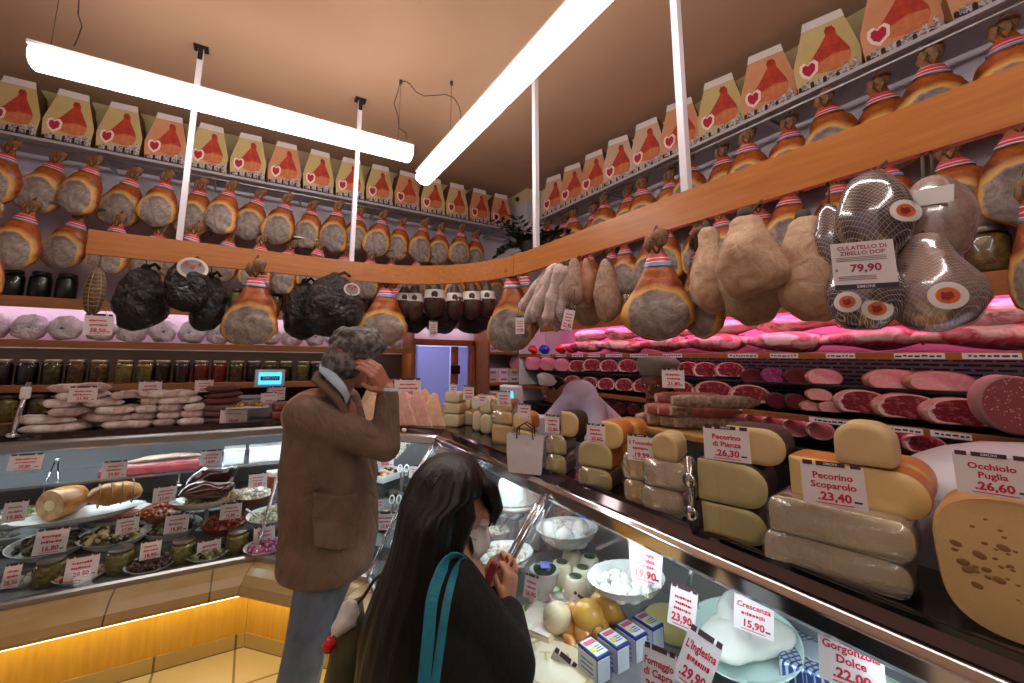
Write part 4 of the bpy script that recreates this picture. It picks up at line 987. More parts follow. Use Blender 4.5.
# cut meats: unit bodies running back from a cut face at x=0
def cutface(name, rim, meat, streak, rim_w=.16, lower=.25, roll=False, speck=None):
    m, nt, b = nodes(name); c = coords(nt); sep = N(nt, 'ShaderNodeSeparateXYZ'); L(nt, c, sep.inputs[0])
    ln = N(nt, 'ShaderNodeVectorMath', operation='LENGTH'); L(nt, mapping(nt, c, (0, 1, 1), loc=(0, 0, -lower*.5)), ln.inputs[0])
    nz = noise(nt, c, 2.2, 3); ad = N(nt, 'ShaderNodeMath', operation='MULTIPLY_ADD'); ad.inputs[1].default_value = .4; L(nt, nz, ad.inputs[0]); L(nt, ln.outputs['Value'], ad.inputs[2])
    st = noise(nt, c, 2.0, 4, .6, 2.0)
    if roll:
        wv = N(nt, 'ShaderNodeTexWave', wave_type='RINGS', rings_direction='X'); wv.inputs['Scale'].default_value = 1.1; wv.inputs['Distortion'].default_value = 2.5; wv.inputs['Detail'].default_value = 1; L(nt, c, wv.inputs['Vector']); st = wv.outputs['Fac']
    meatc = ramp(nt, st, [(.35, meat), (.55, meat), (.60, streak), (.66, meat)] if not roll else [(.3, meat), (.5, streak), (.8, meat)])
    if speck:
        v = N(nt, 'ShaderNodeTexVoronoi'); v.inputs['Scale'].default_value = 9; L(nt, c, v.inputs['Vector']); meatc = ramp(nt, v.outputs['Distance'], [(.16, speck), (.3, meat), (.7, meat)])
    mr = N(nt, 'ShaderNodeMapRange'); mr.inputs['From Min'].default_value = 1.16-rim_w; mr.inputs['From Max'].default_value = 1.20-rim_w; L(nt, ad.outputs[0], mr.inputs['Value'])
    mx = N(nt, 'ShaderNodeMix', data_type='RGBA'); L(nt, mr.outputs[0], mx.inputs[0]); L(nt, meatc, mx.inputs[6]); mx.inputs[7].default_value = lin(rim)
    L(nt, mx.outputs[2], b.inputs['Base Color']); b.inputs['Roughness'].default_value = .35; MATS[name] = m; return m
CF = {'ham': (cutface('cut_ham', (236, 196, 196), (128, 32, 44), (190, 110, 112), .18, .3), plain('cut_ham_side', (206, 150, 140), .45, col2=(170, 96, 92), scale=3)),
      'dark': (cutface('cut_dark', (96, 40, 46), (92, 24, 34), (110, 40, 48), .04, 0), plain('cut_dark_side', (70, 34, 34), .5)),
      'purple': (cutface('cut_purple', (150, 70, 110), (140, 50, 100), (190, 120, 150), .06, 0), plain('cut_purple_side', (110, 56, 76), .5)),
      'pink': (cutface('cut_pink', (214, 156, 150), (226, 158, 156), (236, 186, 182), .04, 0), plain('cut_pink_side', (170, 110, 90), .5)),
      'mort': (cutface('cut_mortadella', (190, 120, 130), (206, 132, 146), (226, 176, 180), .05, 0, speck=(236, 200, 200)), plain('cut_mort_side', (176, 116, 120), .5)),
      'roll': (cutface('cut_roll', (228, 184, 178), (168, 66, 76), (232, 190, 184), .14, 0, roll=True), plain('cut_roll_side', (200, 150, 140), .5)),
      'salame': (cutface('cut_salame', (150, 100, 100), (156, 76, 84), (210, 160, 156), .04, 0, speck=(222, 180, 176)), plain('cut_salame_side', (150, 110, 104), .6))}
def cut_mesh(kind, flat=0):
    mb = MB(); n = 28; prof = [(0, .90), (.02, .98), (.06, 1.0), (.55, .98), (.8, .86), (.95, .55), (1, .15)]
    def ring(x, s): 
        out = []
        for k in range(n):
            a = 2*pi*k/n; y, z = cos(a)*s, sin(a)*s
            if flat and z < -.62*s: z = -.62*s-(abs(z)-.62*s)*.12
            out.append(Vector((x, y, z)))
        return out
    mb.grid([ring(0, .001), ring(0, .5), ring(0, .9)], True, False, False, mi=0, sm=False)
    mb.grid([[wob(p, 3, 1.6, .05) if x > .05 else p for p in ring(x, s)] for x, s in prof], True, False, True, mi=1)
    return mb.mesh('body', list(CF[kind]))
CUTM = {k: cut_mesh(k, k in ('ham', 'pink')) for k in CF}
words = {'ham': 'raw ham with white rim', 'dark': 'dark cured round', 'purple': 'purplish cured round', 'pink': 'pale pink cooked ham', 'mort': 'pink mortadella', 'roll': 'rolled bacon with spiral face', 'salame': 'coarse salami'}
def cut(kind, cx_, cy_, w_, h_, X, label, group, dep=.22):
    f = aX(cx_, cy_, X); s = pxs(f); th = .55; v = (f-EYE); va = v.x*cos(th)+v.y*sin(th); ca = va/sqrt(v.x*v.x+v.y*v.y)
    hz = (aX(cx_, cy_-h_/2, X).z-aX(cx_, cy_+h_/2, X).z)/2; hy = w_*s/2/max(.5, ca)*1.02
    t = thing('cut_meat', label, 'cut meat', (X, f.y, f.z), (0, 0, th), group, 1)
    obj('body', CUTM[kind], None, t, scale=(dep, hy, hz))
    if kind in ('roll', 'mort'): obj('string', MB().tube([(dep*.3, hy*1.01*cos(a*pi/8), hz*1.01*sin(a*pi/8)) for a in range(17)], .002, 4), CORD, t)
rows_ = {'top': [('mort', 518, 363, 18, 16), ('mort', 533, 363, 18, 16), ('mort', 548, 364, 18, 15), ('mort', 562, 365, 16, 14), ('ham', 577, 367, 18, 14), ('ham', 592, 366, 19, 15), ('ham', 609, 367, 19, 15), ('ham', 628, 367, 20, 16), ('ham', 648, 368, 20, 16), ('ham', 688, 370, 22, 17), ('ham', 706, 371, 24, 18), ('ham', 730, 371, 26, 18), ('dark', 753, 377, 21, 17), ('purple', 774, 376, 20, 17), ('dark', 797, 377, 21, 17), ('pink', 825, 378, 28, 19), ('pink', 896, 381, 42, 24), ('pink', 943, 383, 48, 24)],
         'middle': [('ham', 572, 382, 16, 13), ('ham', 589, 384, 17, 14), ('ham', 606, 385, 17, 14), ('ham', 624, 386, 18, 15), ('ham', 643, 387, 20, 17), ('ham', 680, 390, 26, 18), ('ham', 714, 391, 34, 20), ('ham', 750, 396, 35, 22), ('dark', 777, 401, 18, 16), ('dark', 796, 402, 18, 16), ('pink', 820, 396, 20, 14), ('pink', 811, 407, 17, 12), ('pink', 831, 408, 19, 13), ('ham', 863, 404, 40, 28), ('ham', 909, 409, 48, 30), ('ham', 965, 415, 54, 33), ('salame', 1016, 405, 46, 60)],
         'low': [('dark', 607, 408, 13, 12), ('dark', 620, 409, 13, 12), ('dark', 634, 410, 13, 12), ('dark', 648, 411, 13, 12), ('roll', 737, 417, 18, 17), ('roll', 756, 421, 18, 17), ('roll', 775, 425, 21, 18), ('roll', 797, 428, 22, 19), ('roll', 821, 431, 22, 19), ('ham', 898, 442, 30, 22), ('ham', 926, 446, 30, 22)]}
for rn, items in rows_.items():
    for i, (k, x, y, w_, h_) in enumerate(items):
        cut(k, x, y, w_, h_, {'top': 2.87, 'middle': 2.80, 'low': 2.83}[rn] if k != 'salame' else 2.62, '%s on the %s chilled shelf, %s from its far end' % (words[k], rn, ORD[i]), 'cut meats on the %s chilled shelf' % rn, .15)
# ---------------------------------------------------------------- goods on the back counter
CT = 1.124
SALM = [plain('salami_chalk', (238, 226, 224), .85, col2=(176, 140, 134), scale=24, bmp=.5, bscale=60, spread=(.4, .75)), plain('salami_grey', (216, 194, 188), .85, col2=(140, 104, 100), scale=24, bmp=.5, bscale=60, spread=(.4, .75))]
SALR = plain('sausage_red', (104, 44, 40), .45, col2=(76, 30, 30), scale=18, bmp=.3); SALB = plain('sausage_brown', (84, 52, 48), .35, col2=(120, 90, 90), scale=14, bmp=.3)
def salami_mesh(seed, ln, r, m, curve=.007):
    pts = [((k/12-.5)*ln, curve*sin(pi*k/12+seed*.2)*(1 if seed % 2 else -1), .002*sin(k*.8+seed)) for k in range(13)]
    rad = [r*.12, r*.72]+[r*(1+.06*sin(k*1.7+seed)) for k in range(2, 11)]+[r*.72, r*.14]
    return MB().tube(pts, rad, 14).mesh('casing', [m])
tiem = {}
def salami(P, rz, ln, r, m, seed, label, group, ry=0):
    k = (round(ln, 2), m.name, seed % 3)
    if k not in tiem: tiem[k] = (salami_mesh(seed % 3, ln, r, m), MB().tube([(-ln/2-.016, 0, .003), (-ln/2+.004, 0, 0)], .0035, 6).mesh('tie', [CORD]))
    t = thing('salami', label, 'salami', P, (0, ry, rz), group, 1)
    obj('casing', tiem[k][0], None, t); obj('tie', tiem[k][1], None, t); return t
GA = 'chalky salamis in the left pile'
lay = [[(-1.02, .30), (-.70, .20)], [(-1.05, .26), (-.76, .24)], [(-.97, .16), (-.74, .2)], [(-1.0, .16), (-.80, .2)], [(-.93, .2), (-.70, .14)], [(-.92, .30)]]
for r_ in range(3):
    for k, xs_ in enumerate(lay):
        for j, (x, ln) in enumerate(xs_):
            salami((x+.02*r_*(-1)**k, 3.40+.055*r_ + .02*(k % 2), CT+.025+.047*k), .06*sin(k*2.3+r_), ln, .024, SALM[(k+j+r_) % 3 == 2], k+j+r_, 'chalky salami in the left pile, layer %d, %s, %s row' % (k+1, ('left', 'right')[j], ('front', 'middle', 'back')[r_]), GA, .03*sin(k+j))
GB2 = 'chalky salamis in the middle pile'
lay = [[(-.61, .12), (-.48, .12), (-.33, .16)], [(-.60, .13), (-.46, .13), (-.33, .14)], [(-.58, .12), (-.46, .13), (-.32, .13)], [(-.57, .10), (-.42, .24)], [(-.48, .30)]]
for r_ in range(2):
    for k, xs_ in enumerate(lay):
        for j, (x, ln) in enumerate(xs_):
            salami((x+.015*r_, 3.40+.06*r_+.015*(k % 2), CT+.025+.047*k), .08*sin(k*1.9+j), ln, .024, SALM[(k+j) % 2], k+j, 'chalky salami in the middle pile, layer %d, %s, %s row' % (k+1, ORD[j], ('front', 'back')[r_]), GB2, .04*sin(k*j+1))
GC2 = 'dark red sausages beside the salami piles'
for r_ in range(2):
    for k in range(6):
        salami((-.16+.012*sin(k*2), 3.41+.05*r_, CT+.022+.043*k), .10*sin(k*1.7+r_), .24+.03*sin(k), .022, SALR if k > 2 else SALB, k+r_, '%s sausage right of the chalky salamis, layer %d, %s row' % ('dark red' if k > 2 else 'film wrapped brown', k+1, ('front', 'back')[r_]), GC2, .06*sin(k*1.3))
def tagbox(box, plane, v, rz, label, lines=('', ''), price='', tilt=0, roll=0, stem=0, shop=False, fix=None, cat='price card', grow=1.0):
    x0, y0, x1, y1 = box; f = {'X': aX, 'Y': aY, 'Z': aZ}[plane]; P = f((x0+x1)/2, y1, v); s = pxs(f((x0+x1)/2, (y0+y1)/2, v))*grow
    d = P-EYE; va = math.atan2(d.x, d.y); fc = max(.55, abs(cos(va+rz)))
    wc, hc = (x1-x0)*s/fc*.98, (y1-y0)*s*.92
    if plane == 'Y': wc, hc = (aY(x1, y1, v).x-aY(x0, y1, v).x)*.97/max(.7, cos(rz)), (aY((x0+x1)/2, y0, v).z-P.z)*.93
    return price_card(P, rz, label, wc, hc, lines, price, tilt, roll, stem, cat, None, shop)
tagbox((67, 386, 97, 402), 'Y', 3.36, .0, 'white price card on the left pile of chalky salamis', ('', ''), '21,90')
tagbox((137, 380, 161, 398), 'Y', 3.42, .0, 'white price card on the middle pile of chalky salamis', ('', ''), '31,80')
tagbox((194, 379, 213, 392), 'Y', 3.42, .0, 'white price card on top of the dark red sausages', ('', ''), '22,80')
tagbox((219, 408, 247, 424), 'Y', 3.37, .0, 'white price card standing before the tray of croutons', ('',), '18,60')
tagbox((260, 392, 277, 403), 'Y', 3.46, .0, 'small white price card leaning by the dark meat blocks', ('',), '24,50')
tagbox((268, 386, 285, 400), 'Y', 3.62, .0, 'white price card right of the blue scale screen', ('', ''), '')
# scale with the blue screen
sc_ = thing('shop_scale', 'white counter scale with a blue lit screen beside the salami piles', 'scale', (.09, 3.70, CT))
SCW = plain('scale_white', (206, 206, 216), .4); SCREEN = glow('scale_screen', (70, 190, 240), 1.6)
obj('body', MB().box((-.10, 0, .07), (.40, .26, .14)), SCW, sc_, bevel=.012)
obj('pan', MB().box((-.10, -.01, .15), (.38, .26, .012)), STEEL, sc_, bevel=.004)
obj('column', MB().box((.06, .08, .18), (.05, .04, .18)), SCW, sc_, bevel=.005)
hd = obj('head', MB().box((.05, .04, .29), (.22, .05, .14), (-.1, 0, 0)), SCW, sc_, bevel=.008)
mb = MB(); mb.box((.05, .012, .292), (.165, .004, .095), (-.1, 0, 0)); obj('screen', mb, SCREEN, sc_)
mb = MB(); mb.T = Matrix.Translation((.05, .0075, .292)) @ Matrix.Rotation(-.1, 4, 'X'); mb.prism([(0, 0)]*0 or [(-.07, -.002), (.07, -.002), (.07, .002), (-.07, .002)], -.017, .017, mi=0); add_text(mb, 'SIMONI', 0, 0, .034, 1, -.004, .02, .12); obj('screen_lettering', mb, [plain('screen_navy', (16, 40, 70), .5), plain('screen_white', (220, 240, 250), .5)], sc_)
tr = thing('crouton_tray', 'clear plastic tray of croutons in front of the blue screen scale', 'tray', (.0, 3.42, CT))
ACR = clear('clear_plastic', (248, 248, 250), .05, .06, white=.03)
obj('box', MB().box((0, 0, .05), (.25, .13, .10)), ACR, tr); obj('tray', MB().box((0, 0, .105), (.27, .15, .008)), WHITEPL, tr, bevel=.003)
def food(name, label, C, rx, ry, n, size, mats, seed, h=.02, cat='food', jag=.25, flat=.7, base=None):
    """loose food nobody could count: one heap"""
    rnd = random.Random(seed); mb = MB()
    if base is not None:
        nst_ = 20; rings = []
        for q in range(5):
            k = 1-q/5; rings.append([wob((rx*k*cos(2*pi*i/nst_), ry*k*sin(2*pi*i/nst_), h*.7*(1-k*k)), seed, 14, .012*(q > 0)) for i in range(nst_)])
        mb.grid(rings, True, False, True, mi=base)
    for i in range(n):
        a = rnd.random()*2*pi; r_ = sqrt(rnd.random())*.95; s = size*(.7+.6*rnd.random())
        z = h*(1-r_*r_)+s*.3*rnd.random()
        mb.ell((rx*r_*cos(a), ry*r_*sin(a), z), (s, s*(.55+.4*rnd.random()), s*flat), 8, 5, (rnd.uniform(-.6, .6), rnd.uniform(-.6, .6), rnd.random()*6), mi=rnd.randrange(len(mats)), f=lambda p, d: wob(p, seed+i, 1/size*.7, size*jag))
    return tag(obj(name, mb, mats, None, C), label, cat, None, 'stuff')
CRO = [plain('crouton_gold', (196, 156, 86), .7), plain('crouton_brown', (150, 100, 54), .7)]
food('croutons', 'heap of golden croutons in the clear tray by the scale', (.0, 3.42, CT+.109), .115, .06, 55, .016, CRO, 3, .02)
MEATB = plain('meat_block', (112, 60, 56), .4, col2=(150, 96, 88), scale=30)
for k in range(2):
    t = thing('salami_block', 'dark red salami block beside the crouton tray, %s of the two' % ('lower', 'upper')[k], 'salami', (.215+.006*k, 3.44, CT+.036+.064*k), (0, 0, .1*k))
    obj('casing', MB().box((0, 0, 0), (.13, .10, .062)), MEATB, t, bevel=.02, seg=4); obj('clip', MB().box((-.067, 0, .0), (.006, .012, .012)), STEEL, t)
gp = thing('guard_post', 'chrome post with a round cap at the left end of the back counter', 'post', (-1.16, 3.33, CT))
obj('rod', MB().tube([(0, 0, 0), (.015, .06, .30)], .012, 10), CHROME, gp); obj('base_cap', MB().lathe([(.026, 0), (.026, .012), (.016, .02)], seg=14), CHROME, gp); obj('clamp', MB().box((.012, .045, .24), (.045, .03, .07)), WHITEPL, gp, bevel=.01)

# paper wrapped wedges fanned on the corner counter
PAPERB = crumple('wrap_paper', (222, 176, 140), (238, 200, 168), .7, .5, 16, .005); PAPERP = crumple('wrap_paper_pink', (214, 156, 140), (232, 184, 168), .7, .5, 16, .005)
def wedge(P, rz, w_, h_, d_, m, label, tilt=-.25):
    t = thing('wrapped_wedge', label, 'cheese', P, (0, 0, rz), 'paper wrapped cheese wedges'); mb = MB()
    a = [(-w_/2, 0, 0), (w_/2, 0, 0), (.16*w_, .035, h_*.86), (.05*w_, .03, h_), (-.12*w_, .035, h_*.9)]; b_ = [(-w_*.45, d_, 0), (w_*.45, d_, 0), (.15*w_, d_*.8, h_*.82), (.03*w_, d_*.75, h_*.94), (-.10*w_, d_*.8, h_*.85)]
    mb.sm = False; mb.grid([[wob(p, P[0]*9, 9, .012) for p in a], [wob(p, P[0]*9, 9, .012) for p in b_]], True, True, True)
    obj('wrapper', mb, m, t, bevel=.006)
    obj('fold', MB().poly([(w_*.03, -.012, h_*.5), (w_*.20, -.014, .004), (w_*.26, -.012, .004)]), PAPERP if m is PAPERB else PAPERB, t)
    return t
cd = Vector((.7071, -.7071, 0)); cn = Vector((.7071, .7071, 0)); c0_ = Vector((.86, 2.80, CT))
for i, (u, dn, w_, h_, m) in enumerate(((-.24, .12, .26, .20, PAPERB), (-.09, .07, .28, .23, PAPERB), (.04, .085, .26, .24, PAPERP), (.15, .10, .26, .25, PAPERP), (.26, .13, .22, .23, PAPERB))):
    wedge(c0_+cd*u+cn*dn, -pi/4+.1*(i-2), w_, h_, .14, m, '%s paper wrapped cheese wedge on the corner counter, %s from the left' % ('pinkish' if m is PAPERP else 'beige', ORD[i]))
for i, (u, dn, h_) in enumerate(((-.36, .28, .24), (-.20, .30, .30), (-.05, .31, .28), (.12, .30, .24))):
    wedge(c0_+cd*u+cn*dn, -pi/4+.15*(i-1), .22, h_, .12, PAPERB, 'beige paper wrapped wedge in the back row on the corner counter, %s from left' % ORD[i])
tagbox((395, 378, 420, 397), 'Y', 3.02, -.3, 'white price card above the paper wrapped wedges', ('', ''), '23,90')
for i, (x, y) in enumerate(((392, 432), (398, 430), (404, 431))):
    t = thing('cheese_bite', 'small white cheese bite on the corner counter edge, %s' % ORD[i], 'cheese', aZ(x, y-1, CT+.012), (0, 0, i), 'small bites on the counter edge'); obj('body', MB().ell((0, 0, 0), (.016, .013, .012), 10, 6, f=lambda p, d: wob(p, i, 60, .006)), plain('bite_white', (228, 220, 200), .5), t)

# ---------------------------------------------------------------- dishes inside the back case
def bowl_mesh(h=.07, foot=.5, seg=32, flute=0):
    prof = [(foot*.9, 0), (foot, .002), (foot*1.02, .008), (.86, h*.55), (.97, h), (1.0, h*1.02), (.975, h*.97), (.83, h*.55), (foot*.9, .016), (.01, .014)]
    mb = MB(); rings = []
    for r_, z in prof: rings.append([Vector((r_*cos(2*pi*k/seg)*(1+flute*(k % 2)*(r_ > .7)), r_*sin(2*pi*k/seg)*(1+flute*(k % 2)*(r_ > .7)), z)) for k in range(seg)])
    return mb.grid(rings, True, True, True)
def dish(kind, C, rx, ry, h, label, m=None, rz=0, tilt=0, cat='bowl', flute=0):
    """C = centre of the rim"""
    m = m or CERAMIC; mb = bowl_mesh(1.0, .55 if kind != 'platter' else .7, 36 if not flute else 64, flute)
    for v in mb.v: v.x *= rx; v.y *= ry; v.z *= h
    return tag(obj(kind, mb, m, None, (C[0], C[1], C[2]-h), (tilt, 0, rz)), label, cat)
TERRA = plain('terracotta', (150, 84, 50), .35, col2=(130, 68, 40), scale=8)
CLEARB = clear('glass_bowl', (225, 240, 236), .06, .03, white=.05)
def dpx(x0, x1, y, z): 
    C = aZ((x0+x1)/2, y, z); return C, (x1-x0)*pxs(C)/2
F = lambda n, c, c2=None, r=.35: plain(n, c, r, col2=c2, scale=40)
oil = F('food_mushroom', (96, 84, 58), (60, 54, 40)); darkf = F('food_olive_dark', (54, 30, 30), (34, 20, 22), .25); whitef = F('food_white', (216, 208, 200), (196, 184, 172), .4); redf = F('food_pepper', (156, 40, 38), (120, 26, 28)); pinkf = F('food_shrimp', (214, 140, 116), (226, 190, 170)); greenf = F('food_green', (120, 130, 74), (88, 100, 54)); purp = F('food_onion', (140, 50, 96), (110, 36, 70)); artich = F('food_artichoke', (196, 196, 160), (160, 164, 116)); redsauce = F('food_red_sauce', (128, 52, 30), (156, 76, 44)); ricef = F('food_grain', (200, 172, 120), (180, 150, 100)); creamf = F('food_cream', (236, 230, 220), (224, 214, 200), .3)
def clampY(C, d=0): return C
back_dishes = [
 # name, x0, x1, y, z, ry, h, material, food name, mats, label, foodlabel, n, size
 ('bowl', 20, 84, 541, .585, .72, .07, CERAMIC, 'marinated_aubergine', [oil, darkf], 'white bowl in the middle row, second from the left in the back case', 'dark marinated vegetables in the second middle row bowl', 40, .024),
 ('bowl', 87, 145, 532, .585, .72, .07, CERAMIC, 'mushroom_salad', [oil, darkf, ricef], 'white bowl of mushrooms in the middle row, under the salmon dish', 'brown mushroom salad in the bowl under the salmon dish', 60, .02),
 ('bowl', 148, 197, 524, .585, .72, .075, CERAMIC, 'olive_salad', [darkf, greenf, oil], 'white bowl of olives in the middle row, left of the terracotta bowl', 'dark olive salad in the bowl beside the terracotta bowl', 60, .018),
 ('bowl', 204, 246, 520, .585, .75, .07, TERRA, 'red_pepper_salad', [redf, redsauce], 'terracotta bowl of red peppers in the middle row of the back case', 'red pepper salad in the terracotta bowl', 60, .016),
 ('bowl', 249, 292, 513, .60, .72, .07, CERAMIC, 'artichoke_salad', [artich, whitef], 'white bowl of pale artichokes beside the man in the brown jacket', 'pale artichoke salad in the bowl beside the man', 60, .018),
 ('bowl', -10, 38, 514, .66, .72, .07, CERAMIC, 'seafood_cream', [whitef, greenf], 'white oval bowl at the left border of the back case', 'pale seafood salad in the bowl at the left border', 40, .02),
 ('bowl', -20, 24, 540, .585, .75, .07, CLEARB, 'dark_relish', [darkf, oil], 'glass bowl of dark relish at the left border of the back case', 'dark relish in the glass bowl at the left border', 40, .02),
 ('platter', 145, 186, 508, .66, .8, .055, TERRA, 'red_sauce', [redsauce], 'small terracotta dish of red sauce behind the olive bowl', 'chunky red sauce in the small terracotta dish', 40, .016),
 ('platter', 235, 273, 492, .68, .75, .055, TERRA, 'white_salad', [creamf, whitef], 'terracotta dish of white creamy salad at the rear near the man', 'white creamy salad in the rear terracotta dish', 70, .016),
 ('platter', 90, 148, 512, .645, .6, .05, CERAMIC, None, None, 'white oval dish of pink salmon behind the mushrooms', None, 0, 0),
 ('platter', 8, 44, 576, .475, .7, .03, CERAMIC, 'anchovy_salad', [whitef, creamf], 'white plate of pale anchovies in the front row, leftmost', 'pale strips of anchovy salad on the leftmost front plate', 60, .018),
 ('platter', 60, 103, 572, .475, .7, .03, CERAMIC, 'prawn_salad', [pinkf, whitef, redf], 'white plate of seafood salad in the front row of the back case', 'pink and white seafood salad on the front row plate', 80, .015),
 ('platter', 130, 172, 562, .475, .7, .03, CERAMIC, 'dried_tomatoes', [darkf, F('food_fig', (80, 34, 34), (56, 22, 26))], 'white plate of dark dried tomatoes in the front row', 'dark dried tomatoes heaped on a front row plate', 60, .02),
 ('platter', 190, 226, 552, .475, .7, .03, CERAMIC, 'green_salad', [greenf, artich, darkf], 'white plate of green salad in the front row between two jars', 'green olive salad on the front plate between two jars', 60, .016),
 ('platter', 246, 284, 545, .475, .7, .03, CERAMIC, 'purple_onions', [purp, F('food_onion_pale', (190, 120, 150))], 'white plate of purple onions in the front row beside the man', 'purple pickled onions on the front row plate beside the man', 60, .016)]
for i, (kd, x0, x1, y, z, ryk, h, m, fn, fm, lab, fl, n, sz) in enumerate(back_dishes):
    C, rx = dpx(x0, x1, y, z); rx *= 1.02
    dish(kd, C, rx, rx*ryk, h, lab, m, 0, .18, cat='bowl' if kd == 'bowl' else 'dish')
    if fn: food(fn, fl, (C.x, C.y, C.z-h*.35), rx*.82, rx*ryk*.82, n, sz, fm, i, h*.55, base=0).rotation_euler = (.18, 0, 0)
# salmon slab, oval platter with two roast rolls, dark glazed liver
C, rx = dpx(90, 148, 512, .645)
t = thing('salmon_fillet', 'pink salmon fillet lying in the white oval dish', 'fish', (C.x-.02, C.y, C.z-.012)); obj('flesh', MB().ell((0, 0, 0), (rx*.72, rx*.36, .022), 20, 8, f=lambda p, d: wob(p, 2, 14, .012)), plain('salmon', (226, 116, 96), .35, col2=(238, 160, 140), scale=26), t); obj('skin', MB().ell((0, 0, -.008), (rx*.74, rx*.37, .016), 20, 8), plain('salmon_skin', (180, 160, 156), .3), t)
C, rx = dpx(32, 132, 512, .70); C = Vector((C.x, C.y, .70)); tl = -.12
t_p = dish('platter', C, rx*1.0, rx*.42, .035, 'long white oval platter carrying two roast rolls', CERAMIC, .18, 0, 'platter')
obj('stand', MB().lathe([(.05, -.085), (.04, -.08), (.012, -.06), (.012, .005)], seg=14), STEEL, t_p)
ROAST = plain('roast_skin', (204, 146, 76), .35, col2=(150, 92, 40), scale=20, bmp=.6, bscale=30); RCUT = plain('roast_cut', (206, 164, 116), .5, col2=(170, 118, 76), scale=22)
def roast(C, rz, ln, r, label, cutend):
    t = thing('roast_roll', label, 'roast meat', C, (0, 0, rz)); pr = [(0, .94), (.04, 1.0), (.5, 1.04), (.8, .92), (.93, .66), (1, .2)] if cutend else [(0, .2), (.08, .66), (.3, 1), (.7, 1), (.92, .66), (1, .2)]
    mb = MB(); mb.grid([[wob((u*ln, r*k*cos(2*pi*q/22), r*.86*k*sin(2*pi*q/22)), 6, 13, .014 if 0 < u else .003) for q in range(22)] for u, k in pr], True, False, True)
    obj('crust', mb, ROAST, t)
    if cutend:
        mb = MB(); mb.grid([[(-.002, r*k*cos(2*pi*q/22), r*.86*k*sin(2*pi*q/22)) for q in range(22)] for k in (.95, .5)], True, False, True, sm=False); obj('cut_face', mb, RCUT, t)
        obj('filling', MB().ell((-.003, 0, 0), (.004, r*.36, r*.3), 14, 8), plain('roast_filling', (226, 196, 150), .5), t)
    else:
        mb = MB()
        for k in range(4): mb.tube([(ln*(.2+.2*k), r*1.03*cos(q*pi/8), r*.9*sin(q*pi/8)) for q in range(17)], .003, 4)
        o_ = obj('string', mb, CORD, t); o_['kind'] = 'stuff'
    return t
P1 = aZ(58, 506, .735); roast(P1+Vector((-.02, -.05, .02)), .95, .17, .094, 'roast roll with a pale cut face on the long white platter', True)
P2 = aZ(92, 502, .76); roast(P2+Vector((-.03, .02, .02)), .30, .25, .072, 'whole golden roast roll on the long white platter', False)
C, rx = dpx(176, 240, 497, .72)
t_p = dish('platter', C, rx, rx*.62, .045, 'white oval platter under the dark glazed meat', CERAMIC, .1, 0, 'platter'); obj('stand', MB().lathe([(.05, -.105), (.04, -.1), (.012, -.08), (.012, .005)], seg=14), STEEL, t_p)
food('grain_salad', 'pale grain salad under the dark glazed meat', (C.x+.03, C.y, C.z-.02), rx*.8, rx*.5, 60, .014, [ricef], 8, .02, base=0)
GLAZE = plain('dark_glaze', (44, 16, 20), .1, col2=(66, 26, 28), scale=9, coat=.8)
t = thing('glazed_meat', 'dark glossy glazed meat heaped on the white rear platter', 'roast meat', (C.x-.01, C.y, C.z+.04))
def glz(p, d): return wob(wob(p, 7, 8, .035), 3, 22, .012)
obj('lower_piece', MB().ell((0, -.03, .005), (rx*.82, rx*.42, .055), 26, 14, (0, .06, .1), f=glz), GLAZE, t); obj('upper_piece', MB().ell((.02, .06, .06), (rx*.8, rx*.36, .06), 26, 14, (0, -.1, .25), f=glz), GLAZE, t)
t = thing('cured_chunk', 'red cured chunk with a white rind beside the man in the brown jacket', 'cured meat', aZ(274, 480, .72), (0, .1, .3)); obj('flesh', MB().box((0, 0, 0), (.11, .10, .07)), plain('chunk_red', (150, 62, 50), .45, col2=(120, 44, 36), scale=16), t, bevel=.014, seg=3); obj('rind', MB().box((0, 0, .045), (.10, .10, .035)), plain('chunk_rind', (214, 190, 180), .5), t, bevel=.012, seg=3)
# behind: slab of red meat and a long pale fish on the shelf, steel and white tubs
P = aY(158, 470, 3.55)
t = thing('red_meat_slab', 'long dark red meat slab on the rear shelf of the back case', 'meat', (-.52, 3.56, .84)); obj('flesh', MB().box((0, 0, 0), (.56, .17, .05)), plain('slab_red', (120, 40, 48), .4, col2=(150, 66, 70), scale=12), t, bevel=.012, seg=3); obj('fat', MB().box((0, -.0, .03), (.5, .15, .014)), plain('slab_fat', (200, 150, 150), .4, col2=(160, 90, 96), scale=9), t, bevel=.004)
t = thing('stockfish', 'pale dried fish lying on the red meat slab', 'fish', (-.47, 3.53, .892), (0, 0, .06)); obj('body', MB().tube([(-.2, 0, 0), (-.1, 0, .012), (.05, .01, .015), (.16, .0, .01), (.22, .01, 0)], [.012, .032, .034, .024, .008], 12, flat=.5), plain('stockfish', (206, 186, 170), .6, col2=(170, 140, 120), scale=20), t); obj('tail', MB().box((.24, .01, 0), (.05, .05, .006)), plain('stockfish', (206, 186, 170)), t)
for i, x in enumerate((-.06, .10, .22)):
    t = thing('food_tub', 'white plastic tub on the rear shelf of the back case, %s' % ('left', 'middle', 'right')[i], 'tub', (x, 3.56, .815), (0, 0, 0), 'white tubs on the rear shelf'); obj('tub', MB().box((0, 0, .05), (.13, .15, .10)), WHITEPL, t, bevel=.01); obj('lid', MB().box((0, 0, .105), (.138, .158, .012)), WHITEPL, t, bevel=.003)
t = thing('tongs', 'steel serving tongs standing behind the roast rolls', 'tongs', aZ(47, 503, .70)); 
